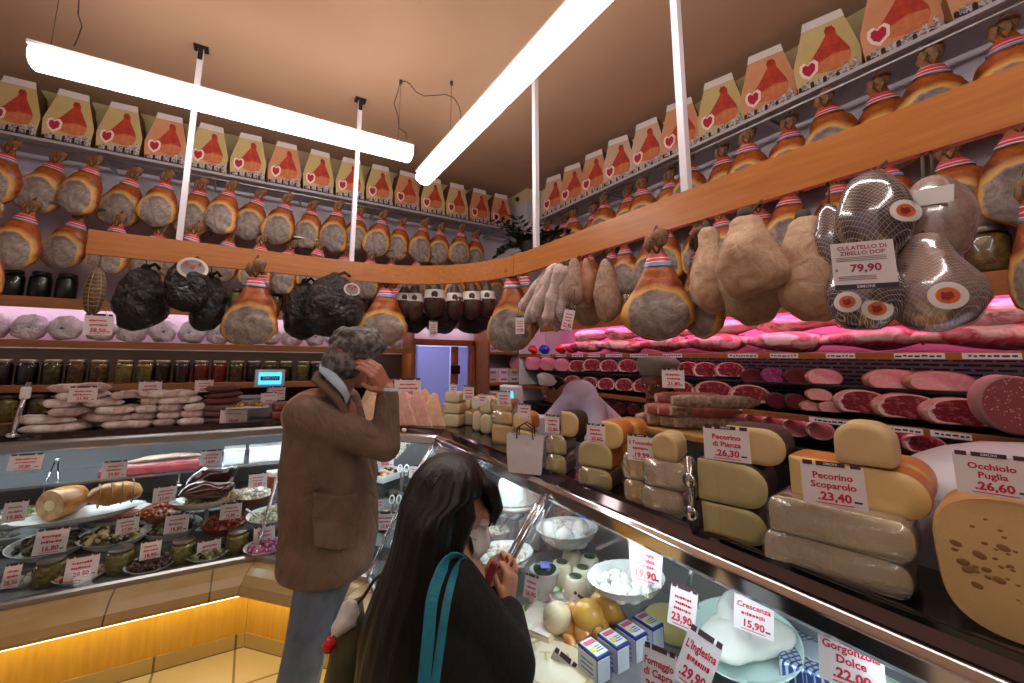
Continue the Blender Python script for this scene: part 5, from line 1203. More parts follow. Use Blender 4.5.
for s_ in (-1, 1): obj('arm', MB().tube([(.02*s_, 0, 0), (.03*s_, .03, .10), (.004*s_, .06, .24)], .008, 8, flat=.5), CHROME, t)
obj('hinge', MB().ell((0, .06, .24), (.014, .012, .012), 10, 6), CHROME, t)
for i, (x, y, c) in enumerate(((43, 590, 'olive'), (115, 577, 'pale'), (180, 567, 'pale'), (236, 556, 'pale'))):
    C = aZ(x, y-1, .44); o_ = jar((C.x, C.y+.06, .437), c, 'squat jar of %s pickles at the front of the back case, %s from left' % ('green' if c == 'olive' else 'pale', ORD[i]), 'squat jars in the front row', 1.0); o_.scale = (1.16, 1.16, .70)
# serving spoons and forks sticking out
def spoon(a, b_, label, m=STEEL, r=.005, name='serving_spoon', cat='spoon'):
    a = Vector(a); b_ = Vector(b_); t = thing(name, label, cat, a); d = b_-a
    obj('handle', MB().tube([d*.15, d*.6, d], r, 8), m, t); obj('bowl', MB().ell(d*.05, (.022, .016, .008), 12, 6), m, t)
spoon(aZ(26, 540, .56), aZ(60, 462+20, .72), 'steel spoon in the glass bowl at the left border')
spoon(aZ(196, 524, .57), aZ(190, 500, .66), 'steel spoon in the olive bowl'); spoon(aZ(262, 520, .58), aZ(246, 509, .66), 'white spoon in the artichoke bowl', WHITEPL, .006); spoon(aZ(178, 487, .72), aZ(181, 460, .84), 'white handled spoon behind the red sauce dish', WHITEPL, .006)
spoon(aZ(225, 482, .74), aZ(222, 463, .84), 'white loop handled spoon behind the dark glazed meat', WHITEPL, .005)
bt_ = [((0, 565, 18, 588), 2.90, 'leftmost white price card in the front row', '28,50'), ((63, 556, 97, 579), 2.88, 'white price card in front of the pink seafood salad', '28,80'), ((139, 541, 160, 559), 2.90, 'white price card on the dried tomatoes', '18,90'), ((196, 540, 220, 560), 2.89, 'white price card on the green olive salad', '14,80'), ((253, 526, 275, 545), 2.90, 'white price card on the purple onions', '17,80'),
       ((31, 529, 66, 554), 2.98, 'white price card on the second middle row bowl', '16,80'), ((115, 517, 138, 533), 3.02, 'white price card on the mushroom bowl', '17,80'), ((163, 514, 188, 533), 3.02, 'white price card on the olive bowl', '16,80'), ((219, 503, 241, 519), 3.02, 'white price card on the terracotta pepper bowl', '15,80'), ((0, 501, 25, 522), 3.10, 'white price card on the left border bowl', '19,80'),
       ((152, 486, 176, 502), 3.14, 'white price card on the red sauce dish', '23,00'), ((248, 473, 267, 487), 3.22, 'white price card on the white creamy salad', '22,80'), ((100, 461, 126, 478), 3.30, 'white price card behind the golden roast roll', '24,80'), ((5, 454, 42, 470), 3.12, 'large pinkish price card by the tongs', '25,80'), ((199, 450, 221, 465), 3.32, 'bluish price card behind the dark glazed meat', '18,80'), ((274, 502, 286, 516), 3.05, 'white price card beside the pale artichokes', '')]
for b_, Y, lab, pr in bt_: tagbox(b_, 'Y', Y, .12*sin(b_[0]), lab, ('', ''), pr, -.2)
# corner case: tray of orange salad, jars of greens, white scissors handles
C, rx = dpx(368, 402, 470, .70); C = Vector((.72, 3.02, .70))
C = aZ(385, 470, .76)
tr2 = thing('serving_tray', 'white rectangular tray of orange salad in the corner case', 'tray', (C.x, C.y, C.z-.03), (0, 0, .5)); obj('tray', MB().box((0, 0, -.01), (.26, .22, .02)).box((0, -.11, .012), (.26, .01, .03)).box((0, .11, .012), (.26, .01, .03)).box((.13, 0, .012), (.01, .22, .03)).box((-.13, 0, .012), (.01, .22, .03)), CERAMIC, tr2, bevel=.003); obj('leg_frame', MB().box((0, 0, -.07), (.2, .16, .10)), CLEARB, tr2)
food('orange_salad', 'orange and black salad in the white tray of the corner case', (C.x, C.y, C.z-.028), .11, .09, 60, .018, [F('food_orange', (214, 150, 40), (190, 110, 30)), darkf, whitef], 4, .02, base=0)
for i, (x, y, z) in enumerate(((393, 500, .58), (408, 494, .58), (385, 520, .58))):
    P = aZ(x, y, z); jar((P.x, P.y, .516), ('green', 'green', 'black')[i], 'jar of %s in the corner case, %s' % (('greens', 'greens', 'dark olives')[i], ORD[i]), 'jars in the corner case', .75)
def scissors(P, rz, label, tilt):
    t = thing('scissors', label, 'scissors', P, (tilt, 0, rz))
    for s_ in (-1, 1):
        obj('handle', MB().tube([(s_*(.022+.014*cos(a*pi/8)), 0, .06+.024*sin(a*pi/8)) for a in range(17)], .0045, 6, cap=False), WHITEPL, t)
        obj('blade', MB().box((s_*.006, 0, -.02), (.012, .003, .11), (0, s_*.12, 0)), STEEL, t)
scissors(aZ(402, 478, .80), -.5, 'white handled scissors behind the orange salad tray', -.5); scissors(aZ(394, 510, .66), -.5, 'white handled scissors among the jars in the corner case', -.5)
tagbox((377, 452, 393, 467), 'Y', 2.86, -.3, 'white price card on the orange salad tray', ('', ''), '28,80'); tagbox((410, 465, 421, 478), 'Y', 2.75, -.6, 'white price card beside the white scissors', ('', ''), ''); tagbox((372, 498, 383, 511), 'Y', 2.62, -.4, 'lilac price card in the corner case next to the jars', ('', ''), ''); tagbox((375, 512, 395, 530), 'Y', 2.5, -.4, 'white price card low in the corner case beside the woman', ('', ''), '15,80')
# ---------------------------------------------------------------- cheeses on the right hand counter
def paste(name, c1, c2, rough=.5, holes=None):
    m, nt, b = nodes(name); c = coords(nt); n = noise(nt, c, 7, 5, .6)
    col = ramp(nt, n, [(.3, c1), (.7, c2)])
    L(nt, col, b.inputs['Base Color']); b.inputs['Roughness'].default_value = rough; b.inputs['Coat Weight'].default_value = .35; b.inputs['Coat Roughness'].default_value = .25
    n2 = noise(nt, c, 30, 4, .7, 1.0); bump(nt, b, n2, .25, .004); MATS[name] = m; return m
PST = {'ivory': paste('paste_ivory', (226, 210, 168), (214, 194, 148)), 'olive': paste('paste_olive', (196, 182, 130), (182, 166, 112)), 'tan': paste('paste_tan', (216, 186, 136), (204, 170, 118)), 'straw': paste('paste_straw', (226, 196, 134), (214, 180, 116)), 'grey': paste('paste_grey', (206, 188, 160), (190, 170, 142)), 'white': paste('paste_white', (232, 222, 196), (220, 208, 180)), 'gold': paste('paste_gold', (212, 164, 92), (196, 144, 74))}
RND = {'pale': plain('rind_pale', (214, 188, 140), .6, col2=(196, 166, 116), scale=12, bmp=.3), 'dark': plain('rind_dark', (70, 56, 44), .55, col2=(48, 40, 34), scale=12, bmp=.3), 'orange': plain('rind_orange', (206, 130, 62), .5, col2=(184, 106, 46), scale=10, bmp=.3), 'grey': plain('rind_grey', (170, 150, 122), .65, col2=(146, 126, 100), scale=12, bmp=.4), 'brown': plain('rind_brown', (136, 92, 56), .55, col2=(110, 70, 42), scale=10, bmp=.3)}
def rrect(w_, h_, r_, n=5, only=None):
    """rounded rectangle in (y,z), origin at the bottom centre; r_ = radii of corners (bl, br, tr, tl)"""
    out = []
    for (cx_, cz_, a0), rr in zip((((-w_/2), 0, pi), ((w_/2), 0, -pi/2), ((w_/2), h_, 0), ((-w_/2), h_, pi/2)), r_):
        x = cx_+(rr if cx_ < 0 else -rr); z = cz_+(rr if cz_ == 0 else -rr)
        for k in range(n+1): out.append((x+rr*cos(a0+pi/2*k/n), z+rr*sin(a0+pi/2*k/n)))
    return out
def cheese(P, w_, h_, d_, rz, pm, rm, label, group=None, r_=(.01, .01, .03, .03), bulge=.0, film=False, cat='cheese', name='cheese_piece', seed=1):
    """cut cheese: flat cut face towards -x (towards the customers), running back along +x"""
    pts = rrect(w_, h_, [min(q, h_*.48, w_*.48) for q in r_]); t = thing(name, label, cat, P, (0, 0, rz), group)
    mb = MB(); f0 = []
    rings = []
    for x, k in ((0, .97), (.004, .99), (.012, 1.0), (d_*.5, 1.0), (d_-.02, .98), (d_-.005, .94), (d_, .9)):
        rings.append([wob((x, -y*k, max(.0, h_/2+(z-h_/2)*k)), seed, 11, .004) for y, z in pts])
    mb.grid(rings[1:], True, False, True, mi=0)
    obj('rind', mb, RND[rm], t)
    mb = MB(); c = Vector((-.0005, 0, h_/2)); r0_ = rings[1]; mb.grid([r0_, rings[0], [c+(p-c)*.7 for p in rings[0]], [c+(p-c)*.02 for p in rings[0]]], True, False, True)
    obj('cut_face', mb, PST[pm], t)
    if film:
        mb = MB(); mb.grid([[Vector((x-.004 if x < .1 else x+.004, p.y*1.03, h_/2+(p.z-h_/2)*1.03)) for p in r for x in (p.x,)] for r in rings], True, True, True); obj('film', mb, FILM, t)
    return t
def stack(items, rzd=0, bottom=None, minX=1.165):
    """items from the bottom up: (x0, x1, y0, y1, paste, rind, label, depth, radii, film); all share one front plane"""
    x0, x1, y0, y1 = items[0][:4]; P = aZ((x0+x1)/2, y1, CT); X = max(P.x, minX) if len(items[0]) < 12 else minX; z = CT; out = []
    for it in items:
        x0, x1, y0, y1, pm, rm, lab, d_, rad, film = it[:10]; X_ = X + (it[10] if len(it) > 10 else 0)
        c = aX((x0+x1)/2, (y0+y1)/2, X_); s = pxs(c); va = math.atan2(c.y, c.x); rz = va*.55 + rzd
        zb = z if len(it) < 12 else aX((x0+x1)/2, y1, X_).z
        w_ = (x1-x0)*s/max(.6, cos(va-rz))*.93; h_ = max(.02, aX((x0+x1)/2, y0, X_).z - zb)
        cheese((X_, c.y, zb), w_, h_, d_, rz, pm, rm, lab, None, rad, 0, film, seed=x0); out.append((X_, c.y, zb, h_)); z = zb+h_+.002
    return out
A = (.012, .012, .04, .04); Bq = (.02, .02, .02, .02); Rr = (.005, .05, .05, .005); W = (.03, .03, .05, .05)
# pairs and piles, from the far end to the near end
stack([(443, 459, 414, 427, 'ivory', 'pale', 'lowest pale cheese block of the farthest stack beside the wrapped wedges', .12, Bq, False), (443, 460, 403, 414, 'ivory', 'pale', 'middle pale cheese block of the farthest stack', .12, Bq, False), (444, 460, 392, 403, 'ivory', 'pale', 'top pale cheese block of the farthest stack', .12, Bq, False)])
stack([(459, 474, 411, 425, 'white', 'orange', 'small orange rinded round under the far cheese cards', .08, W, False), (458, 470, 397, 411, 'white', 'pale', 'small pale round resting on the orange rinded round', .08, W, False)])
stack([(452, 461, 409, 422, 'white', 'pale', 'small white half round at the front of the far cheeses', .06, W, False)])
stack([(472, 481, 411, 431, 'white', 'pale', 'low narrow pale half round beside the far cheese cards', .09, W, False), (471, 480, 396, 411, 'white', 'orange', 'upper pale half round with an orange rind at the far end', .09, W, False)])
stack([(480, 491, 414, 434, 'ivory', 'pale', 'low thick ivory half round behind the white bag', .10, W, False), (479, 492, 396, 414, 'ivory', 'pale', 'upper thick ivory half round behind the white bag', .10, W, False)])
stack([(491, 512, 425, 444, 'tan', 'pale', 'low flat cheese packs behind the white paper bag', .12, Bq, False), (490, 513, 412, 425, 'straw', 'pale', 'middle flat cheese pack behind the white paper bag', .12, Bq, True), (489, 512, 399, 412, 'straw', 'orange', 'top flat cheese pack behind the white paper bag', .12, Bq, True)])
stack([(513, 532, 430, 452, 'tan', 'pale', 'low tan cheese just right of the white paper bag handles', .12, A, False), (512, 532, 412, 430, 'straw', 'orange', 'orange rinded cheese just right of the white paper bag handles', .12, A, False)])
stack([(545, 566, 454, 474, 'olive', 'dark', 'low greenish cheese half of the stack right of the white bag', .13, A, True), (545, 566, 434, 454, 'olive', 'dark', 'middle greenish cheese half of the stack right of the white bag', .13, A, True)])
stack([(560, 579, 412, 437, 'tan', 'dark', 'tan half cheese with a dark rind topping the stack right of the bag', .13, Rr, False, .03, CT+.165)])
stack([(577, 612, 468, 493, 'olive', 'brown', 'lowest olive half cheese of the two piled beside the orange ones', .15, A, True), (577, 612, 442, 468, 'olive', 'orange', 'upper olive half cheese of the two piled beside the orange ones', .15, A, False)])
stack([(600, 623, 422, 449, 'straw', 'orange', 'straw coloured cheese with a bright orange rind above the olive pair', .14, Rr, False, .03, CT+.17)])
stack([(612, 632, 455, 482, 'gold', 'brown', 'dark golden cheese wedged between the olive and the waxy piles', .14, A, False, .08), (610, 640, 420, 455, 'gold', 'orange', 'orange cheese behind the bright orange rinded one', .14, A, False, .08)])
stack([(624, 646, 480, 507, 'tan', 'grey', 'low narrow film wrapped cheese at the left of the waxy pile', .12, Bq, True), (623, 647, 454, 480, 'tan', 'grey', 'upper narrow film wrapped cheese at the left of the waxy pile', .12, Bq, True)])
stack([(642, 683, 489, 522, 'grey', 'grey', 'low large film wrapped cheese of the waxy pile', .15, Bq, True), (643, 685, 461, 489, 'grey', 'grey', 'middle large film wrapped cheese of the waxy pile', .15, Bq, True), (652, 677, 434, 461, 'tan', 'pale', 'cut tan cheese on top of the waxy pile', .13, A, False)])
stack([(684, 697, 470, 505, 'gold', 'brown', 'brown cheese block half hidden right of the waxy pile', .14, A, True, .07)])
stack([(704, 763, 507, 542, 'olive', 'dark', 'lowest olive half wheel with a dark rind by the chrome post', .17, Rr, False), (699, 763, 464, 507, 'olive', 'dark', 'middle olive half wheel with a dark rind by the chrome post', .17, Rr, False), (728, 781, 428, 460, 'tan', 'dark', 'top half wheel with a dark rind behind the largest price card', .15, Rr, False, .04)])
stack([(771, 891, 546, 588, 'grey', 'grey', 'lower long film wrapped cheese slab near the glass guard', .16, (.01, .03, .03, .03), True), (775, 893, 509, 546, 'grey', 'grey', 'upper long film wrapped cheese slab near the glass guard', .16, (.01, .03, .03, .03), True)])
stack([(798, 910, 465, 509, 'straw', 'orange', 'long straw coloured half wheel lying on the film wrapped slabs', .15, Rr, False, .07, CT+.168), (838, 886, 424, 462, 'tan', 'pale', 'small square cut cheese topmost of the near pile', .12, A, False, .07)])
stack([(880, 925, 462, 506, 'gold', 'orange', 'orange cheese quarter behind the long straw coloured half wheel', .14, Rr, False, .17, CT+.168)])
stack([(884, 924, 506, 560, 'gold', 'brown', 'dark rinded cheese in shadow right of the film wrapped slabs', .15, A, True, .15)])
# the big holey cheese at the right border
t = thing('holey_cheese', 'huge cut cheese with small holes at the right border', 'cheese', (1.20, .172, CT), (0, 0, .16))
HW, HH = .27, .240
def big_out(n=44):
    pts = []
    for k in range(n):
        a = 2*pi*k/n; c_, s_ = cos(a), sin(a); e = .62
        pts.append((HW/2*math.copysign(abs(c_)**e, c_), HH/2+HH/2*math.copysign(abs(s_)**e, s_)))
    return pts
mb = MB(); rings = [[wob((x, -y*k, HH/2+(z-HH/2)*k), 4, 9, .006) for y, z in big_out()] for x, k in ((.0, .975), (.008, .995), (.02, 1.0), (.12, 1.0), (.2, .93), (.24, .8))]
for r_ in rings:
    for p in r_: p.z = max(p.z, 0)
mb.grid(rings, True, False, True); obj('rind', mb, plain('rind_tan', (196, 146, 84), .5, col2=(176, 124, 66), scale=8, bmp=.3), t)
EMF = paste('paste_holey', (220, 182, 124), (208, 168, 108)); c = Vector((-.001, 0, HH/2)); mb = MB(); mb.grid([rings[0], [c+(p-c)*.8 for p in rings[0]], [c+(p-c)*.02 for p in rings[0]]], True, False, True); obj('cut_face', mb, EMF, t)
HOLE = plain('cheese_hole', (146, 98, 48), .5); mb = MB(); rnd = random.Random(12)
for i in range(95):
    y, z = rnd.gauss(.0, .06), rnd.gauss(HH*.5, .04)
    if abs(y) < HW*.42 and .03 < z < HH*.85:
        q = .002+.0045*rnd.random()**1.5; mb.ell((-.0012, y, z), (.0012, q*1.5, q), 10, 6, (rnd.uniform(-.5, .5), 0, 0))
o_ = obj('holes', mb, HOLE, t); o_['kind'] = 'stuff'
# price cards on the counter
def rcard(box, X, label, lines, price, rz=-1.05, tilt=-.08, shop=True, grow=.9): return tagbox(box, 'X', X, rz, label, lines, price, tilt, 0, 0, shop, grow=grow)
rcard((705, 423, 750, 461), 1.155, 'large white price card reading Pecorino di Pienza', ('Pecorino', 'di Pienza'), '.26,30')
rcard((808, 459, 863, 507), 1.15, 'large white price card reading Pecorino Scoparolo', ('Pecorino', 'Scoparolo'), '.23,40')
rcard((968, 450, 1024, 497), 1.17, 'clear edged price card at the right border above the holey cheese', ('Occhiolo', 'Puglia'), '.26,60', -1.25)
rcard((627, 432, 655, 461), 1.15, 'price card reading Il Toscanello leaning on the waxy pile', ('Il Toscanello', ''), '.19,99')
rcard((586, 422, 606, 443), 1.15, 'price card in front of the orange cheeses', ('', ''), '.20,60')
rcard((544, 413, 560, 433), 1.15, 'price card on the stack right of the white paper bag', ('', ''), '.22,80')
rcard((517, 402, 531, 419), 1.15, 'price card just above the white paper bag', ('', ''), '')
rcard((496, 389, 511, 406), 1.15, 'price card in front of the far blue scale screen', ('', ''), '21,50')
rcard((477, 392, 487, 406), 1.15, 'narrow price card on the far pale half rounds', ('', ''), ''); rcard((462, 384, 474, 400), 1.15, 'tilted price card on the far small rounds', ('', ''), '18,50'); rcard((449, 382, 457, 395), 1.15, 'price card at the farthest cheese blocks', ('', ''), '')
# chrome guard post and glass guard in front of the near cheeses
gg = thing('glass_guard', 'low clear glass guard standing before the near cheeses', 'glass guard', (1.145, .30, CT-.005))
obj('pane', MB().box((0, -.35, .088), (.006, 1.5, .17)), clear('guard_glass', (254, 255, 254), .012), gg)
obj('foot_rail', MB().box((0, -.35, .004), (.016, 1.5, .014)), BLACKGLOSS, gg)
P = aZ(694, 545, CT); gpost = thing('guard_post', 'chrome post with two round discs at the end of the glass guard', 'post', (1.138, .775, CT))
obj('rod', MB().tube([(0, 0, 0), (0, 0, .20)], .009, 10), CHROME, gpost)
for z in (.045, .135): obj('disc', MB().grid([[(-.012+dx, r_*cos(2*pi*k/20), z+r_*sin(2*pi*k/20)) for k in range(20)] for dx, r_ in ((0, .016), (.002, .02), (.01, .02), (.012, .016))]), CHROME, gpost)
# white paper bag on the counter edge
P = aZ(526, 468, CT); bg = thing('paper_bag', 'white paper bag with dark cord handles on the counter edge', 'bag', (1.10, aX(526, 468, 1.10).y, 1.105), (0, 0, .72))
w_ = 38*pxs(bg.location); h_ = 36*pxs(bg.location)
mb = MB(); mb.sm = False; mb.grid([[wob((-.03*k_, -w_/2*k2, 0+z), 2, 14, .006), wob((-.03*k_, w_/2*k2, z), 3, 14, .006), wob((.03*k_, w_/2*k2, z), 4, 14, .006), wob((.03*k_, -w_/2*k2, z), 5, 14, .006)] for z, k_, k2 in ((0, 1, .86), (h_*.5, .9, .95), (h_, .7, 1.05))], True, True, False)
obj('body', mb, plain('bag_white', (214, 206, 208), .6, col2=(200, 192, 196), scale=6), bg)
for s_ in (-1, 1): obj('handle', MB().tube([(s_*.02, -w_*.22, h_*.9), (s_*.025, -w_*.2, h_*1.2), (s_*.02, 0, h_*1.33), (s_*.02, w_*.2, h_*1.2), (s_*.02, w_*.22, h_*.9)], .003, 6), plain('handle_cord', (60, 44, 40), .7), bg)
obj('mark', MB().box((-.0285, 0, h_*.3), (.002, w_*.2, h_*.14)), plain('bag_mark', (188, 180, 184), .6), bg)
# brown paper bags, wedge, scale at the far end
for i, (x0, x1, y0, y1) in enumerate(((478, 504, 368, 386), (500, 517, 362, 388))):
    P = aX((x0+x1)/2, y1, 1.62); s = pxs(P); t = thing('paper_bag', 'brown paper bag lying behind the far cheeses, %s' % ('left', 'right')[i], 'bag', (1.62, P.y, CT+.06), (0, 0, .5)); a, b_ = (x1-x0)*s/2, (y1-y0)*s
    mb = MB(); mb.sm = False; mb.grid([[(-.07*k_, -a*1.1, z+b_*.1*k_), (-.07*k_, a*1.1, z), (.07*k_, a*1.1, z), (.07*k_, -a*1.1, z)] for z, k_ in ((0, 1), (b_*.6, .9), (b_, .25))]); obj('body', mb, plain('kraft', (168, 126, 88), .7, col2=(150, 108, 74), scale=8), t)
    obj('fold', MB().box((-.045, 0, b_*.8), (.01, a*1.9, b_*.12), (0, .4, 0)), plain('kraft_dark', (140, 100, 68), .7), t)
    obj('support', MB().box((0, 0, -.03), (.14, a*2, .06)), SHELFWOOD, t)
P = aX(474, 388, 1.5); t = thing('cheese_wedge', 'long pale cheese wedge lying above the farthest stacks', 'cheese', (1.50, P.y, CT+.07), (0, 0, .6)); mb = MB(); mb.sm = False; mb.grid([[(0, .11, .0), (0, -.11, 0), (0, -.11, .07), (0, .11, .012)], [(.12, .10, 0), (.12, -.10, 0), (.12, -.10, .06), (.12, .10, .01)]]); obj('paste', mb, PST['straw'], t, bevel=.004); obj('board', MB().box((.06, 0, -.035), (.14, .24, .07)), SHELFWOOD, t)
P = aX(508, 412, 1.42); s = pxs(P); sc2 = thing('shop_scale', 'grey counter scale with a blue screen behind the far cheeses', 'scale', (1.45, P.y, CT), (0, 0, .25))
obj('body', MB().box((.1, 0, .06), (.26, .3, .12)), SCW, sc2, bevel=.01); hz_ = (P.z-CT); obj('head', MB().box((0, 0, .20), (.05, .155, .22), (0, -.12, 0)), SCW, sc2, bevel=.008); obj('screen', MB().box((-.028, .012, .22), (.004, .10, .11), (0, -.12, 0)), SCREEN, sc2); obj('keys', MB().box((-.03, 0, .30), (.004, .06, .012), (0, -.12, 0)), GUNMETAL, sc2)
# big white scale near the right border
sc3 = thing('shop_scale', 'big white counter scale with a cyan lit bar at the right border', 'scale', (1.62, .43, CT), (0, 0, .25))
prof = [(-.19, 0), (-.19, .16), (-.17, .215), (-.10, .265), (.02, .285), (.12, .28), (.18, .25), (.20, .18), (.20, 0)]
mb = MB(); mb.grid([[(x*(1 if k > .75 else .94), y, z*k) for x, z in prof] for y, k in ((-.62, 1), (-.22, 1), (-.12, .96), (-.05, .88), (0, .78), (.03, .70), (.04, .66))], True, True, True, sm=True); obj('body', mb, plain('scale_shell', (222, 216, 226), .35), sc3)
obj('screen', MB().box((-.178, -.32, .222), (.004, .22, .022), (0, .5, 0)), glow('cyan_bar', (60, 190, 230), 1.8), sc3)
obj('front_panel', MB().box((-.191, -.34, .11), (.004, .34, .15)), plain('scale_panel', (206, 202, 216), .3), sc3)
mb = MB(); mb.T = Matrix.Translation((-.1925, -.06, .115)) @ Matrix.Rotation(-pi/2, 4, 'Z'); mb.poly([(-.04, 0, -.05), (.04, 0, -.05), (.04, 0, .045), (-.04, 0, .045)], 0); add_text(mb, 'SD', 0, .02, .038, 1, -.001, .04)
for k in range(4): mb.poly([(-.03, -.001, -.014-.009*k), (.03, -.001, -.014-.009*k), (.03, -.001, -.010-.009*k), (-.03, -.001, -.010-.009*k)], 2)
obj('maker_plate', mb, [WHITEPL, REDINK, DARKINK], sc3)
# salamis on a wooden board held up on a glass stand
st = thing('salami_stand', 'wooden board on a glass stand carrying the right hand salamis', 'stand', (1.62, 1.13, CT))
zb = aX(670, 431, 1.52).z
obj('board', MB().box((.05, .02, zb-CT-.011), (.32, .44, .022)), wood_mat('board_wood', (190, 146, 86), (168, 122, 66), 'Y', .5), st, bevel=.003); obj('glass_side', MB().box((-.09, .02, (zb-CT)/2-.012), (.008, .42, zb-CT-.024)), CLEARB, st); obj('glass_side', MB().box((.19, .02, (zb-CT)/2-.012), (.008, .42, zb-CT-.024)), CLEARB, st); obj('dark_box', MB().box((.06, .02, .06), (.2, .36, .12)), plain('stand_box', (80, 84, 98), .4), st)
SP1 = plain('salami_pepper', (176, 150, 126), .75, col2=(120, 92, 78), scale=60, bmp=.5, bscale=70); SP2 = plain('salami_rosy', (186, 104, 96), .6, col2=(150, 84, 76), scale=26, bmp=.4)
pile = [((637, 415), (664, 419), SP1, 'bottom'), ((648, 416), (690, 419), SP1, 'bottom'), ((661, 418), (712, 418), SP1, 'bottom'), ((675, 421), (732, 415), SP1, 'bottom'), ((646, 406), (700, 402), SP2, 'middle'), ((658, 405), (712, 400), SP2, 'middle'), ((670, 408), (724, 402), SP1, 'middle'), ((656, 396), (706, 392), SP2, 'top'), ((672, 397), (720, 391), SP1, 'top')]
for i, (a, b_, m, lv) in enumerate(pile):
    zl = zb + .028 + {'bottom': 0, 'middle': .048, 'top': .094}[lv]
    A_ = aZ(a[0], a[1], zl); A_ = aX(a[0], a[1], 1.53+.015*(i % 4)); A_.z = zl; d_ = Vector((.26, -.10-.05*(i % 3), 0)); mid_ = A_+d_*.5
    t = thing('salami', '%s salami on the right hand board, %s layer, %s from the left' % ('rosy' if m is SP2 else 'peppery', lv, ORD[{'bottom': i, 'middle': i-4, 'top': i-7}[lv]]), 'salami', A_, (0, 0, math.atan2(d_.y, d_.x)), 'salamis on the right hand board')
    ln = d_.length; mb = MB(); mb.tube([(ln*k/10, 0, 0) for k in range(11)], [.019, .025, .027, .026, .027, .027, .026, .027, .026, .022, .006], 16); obj('casing', mb, m, t)
    obj('cut_face', MB().grid([[(-.001, r_*cos(2*pi*k/16), r_*sin(2*pi*k/16)) for k in range(16)] for r_ in (.0185, .001)], True, False, True), plain('salami_cut', (190, 130, 116), .6, col2=(224, 190, 176), scale=90) if m is SP2 else plain('salami_cut_pale', (200, 184, 160), .7, col2=(150, 130, 104), scale=80), t)
rcard((662, 366, 685, 388), 1.60, 'white price card above the right hand salamis, before the second worker', ('', ''), '.21,80')

# ---------------------------------------------------------------- inside the right hand case
def rp(x, y, z): return aZ(x, y, z)
def rdish(kind, x0, x1, y, z, ryk, h, label, m=None, flute=0, rz=0):
    C = rp((x0+x1)/2, y, z); r_ = (x1-x0)*pxs(C)/2; o_ = dish(kind, C, r_, r_*ryk, h, label, m, rz, cat='bowl', flute=flute); return C, r_
MOZ = plain('mozzarella', (240, 240, 232), .25, coat=.5); RIC = plain('ricotta', (242, 242, 238), .55, bmp=.4, bscale=40)
def heap(name, cat, C, r_, n, size, mat, lab, grp, seed, h=.05, kx=1.0):
    rnd = random.Random(seed); k = 0; pts = []
    for i in range(400):
        if k >= n: break
        a = rnd.random()*2*pi; q = sqrt(rnd.random())*r_*(.66 if size < .03 else .5)
        p = Vector((C.x+q*cos(a), C.y+q*sin(a)*.8, C.z-.01+h*(1-(q/r_)**2)*rnd.random()))
        if any((p-o).length < size*1.35 for o in pts): continue
        pts.append(p); k += 1
    pts.sort(key=lambda p: (p-EYE).length)
    me = [MB().ell((0, 0, 0), (size, size*.92, size*.82), 16, 10, f=lambda p, d, s=s: wob(p, s, .6/size, size*.25)).mesh('body', [mat]) for s in (1, 2, 3)]
    tip = MB().ell((0, 0, size*.78), (size*.22, size*.2, size*.2), 8, 5).mesh('knot', [mat])
    for i, p in enumerate(pts):
        t = thing(name, lab % ORD[i], cat, p, (rnd.uniform(-.6, .6), rnd.uniform(-.6, .6), rnd.random()*6), grp); obj('body', me[i % 3], None, t); obj('knot', tip, None, t)
C, r_ = rdish('bowl', 534, 600, 527, .80, .78, .075, 'large white fluted bowl of big mozzarellas behind the glass strut', None, .02); C.z -= .03; heap('mozzarella', 'mozzarella', C, r_, 11, .046, MOZ, 'big mozzarella in the bowl behind the glass strut, %s nearest', 'big mozzarellas in the far bowl', 5, .04)
C, r_ = rdish('bowl', 584, 668, 576, .80, .74, .06, 'white fluted bowl of small mozzarellas under the tall card', None, .02); C.z -= .022; heap('mozzarella', 'mozzarella', C, r_, 26, .024, MOZ, 'small mozzarella in the fluted bowl under the tall card, %s nearest', 'small mozzarellas in the near bowl', 6, .012)
C, r_ = rdish('bowl', 470, 536, 552, .74, .75, .05, 'wide shallow white bowl of crumbly ricotta before the woman'); food('ricotta_crumbs', 'crumbly white ricotta in the wide shallow bowl', (C.x, C.y, C.z-.03), r_*.85, r_*.64, 90, .018, [RIC, creamf], 21, .04, base=0)
C, r_ = rdish('bowl', 484, 511, 530, .74, .8, .07, 'round white tub of cream cheese with a spoon'); food('cream_cheese', 'soft cream cheese with herbs in the round white tub', (C.x, C.y, C.z-.02), r_*.85, r_*.7, 24, .016, [creamf], 22, .02, base=0); spoon(C+Vector((0, 0, -.01)), C+Vector((.10, -.02, .10)), 'steel spoon standing in the round white tub')
C, r_ = rdish('platter', 486, 548, 498, .86, .72, .05, 'wide white plate carrying two white ricotta moulds')
for i, (dx, dy, s_) in enumerate(((-.25, -.1, 1.0), (.38, .25, .9))):
    t = thing('ricotta_mould', 'white ricotta dome on the wide plate, %s' % ('front one', 'back one')[i], 'cheese', (C.x+dx*r_, C.y+dy*r_, C.z-.03)); q = r_*.55*s_; obj('body', MB().lathe([(q, 0), (q*1.02, .012), (q*.86, .03), (q*.78, .085*s_+.03), (q*.7, .10*s_+.03), (q*.3, .105*s_+.03), (.002, .105*s_+.03)], seg=28), RIC, t); obj('rim', MB().lathe([(q*1.06, .002), (q*1.1, .01), (q*1.04, .018)], seg=28), RIC, t)
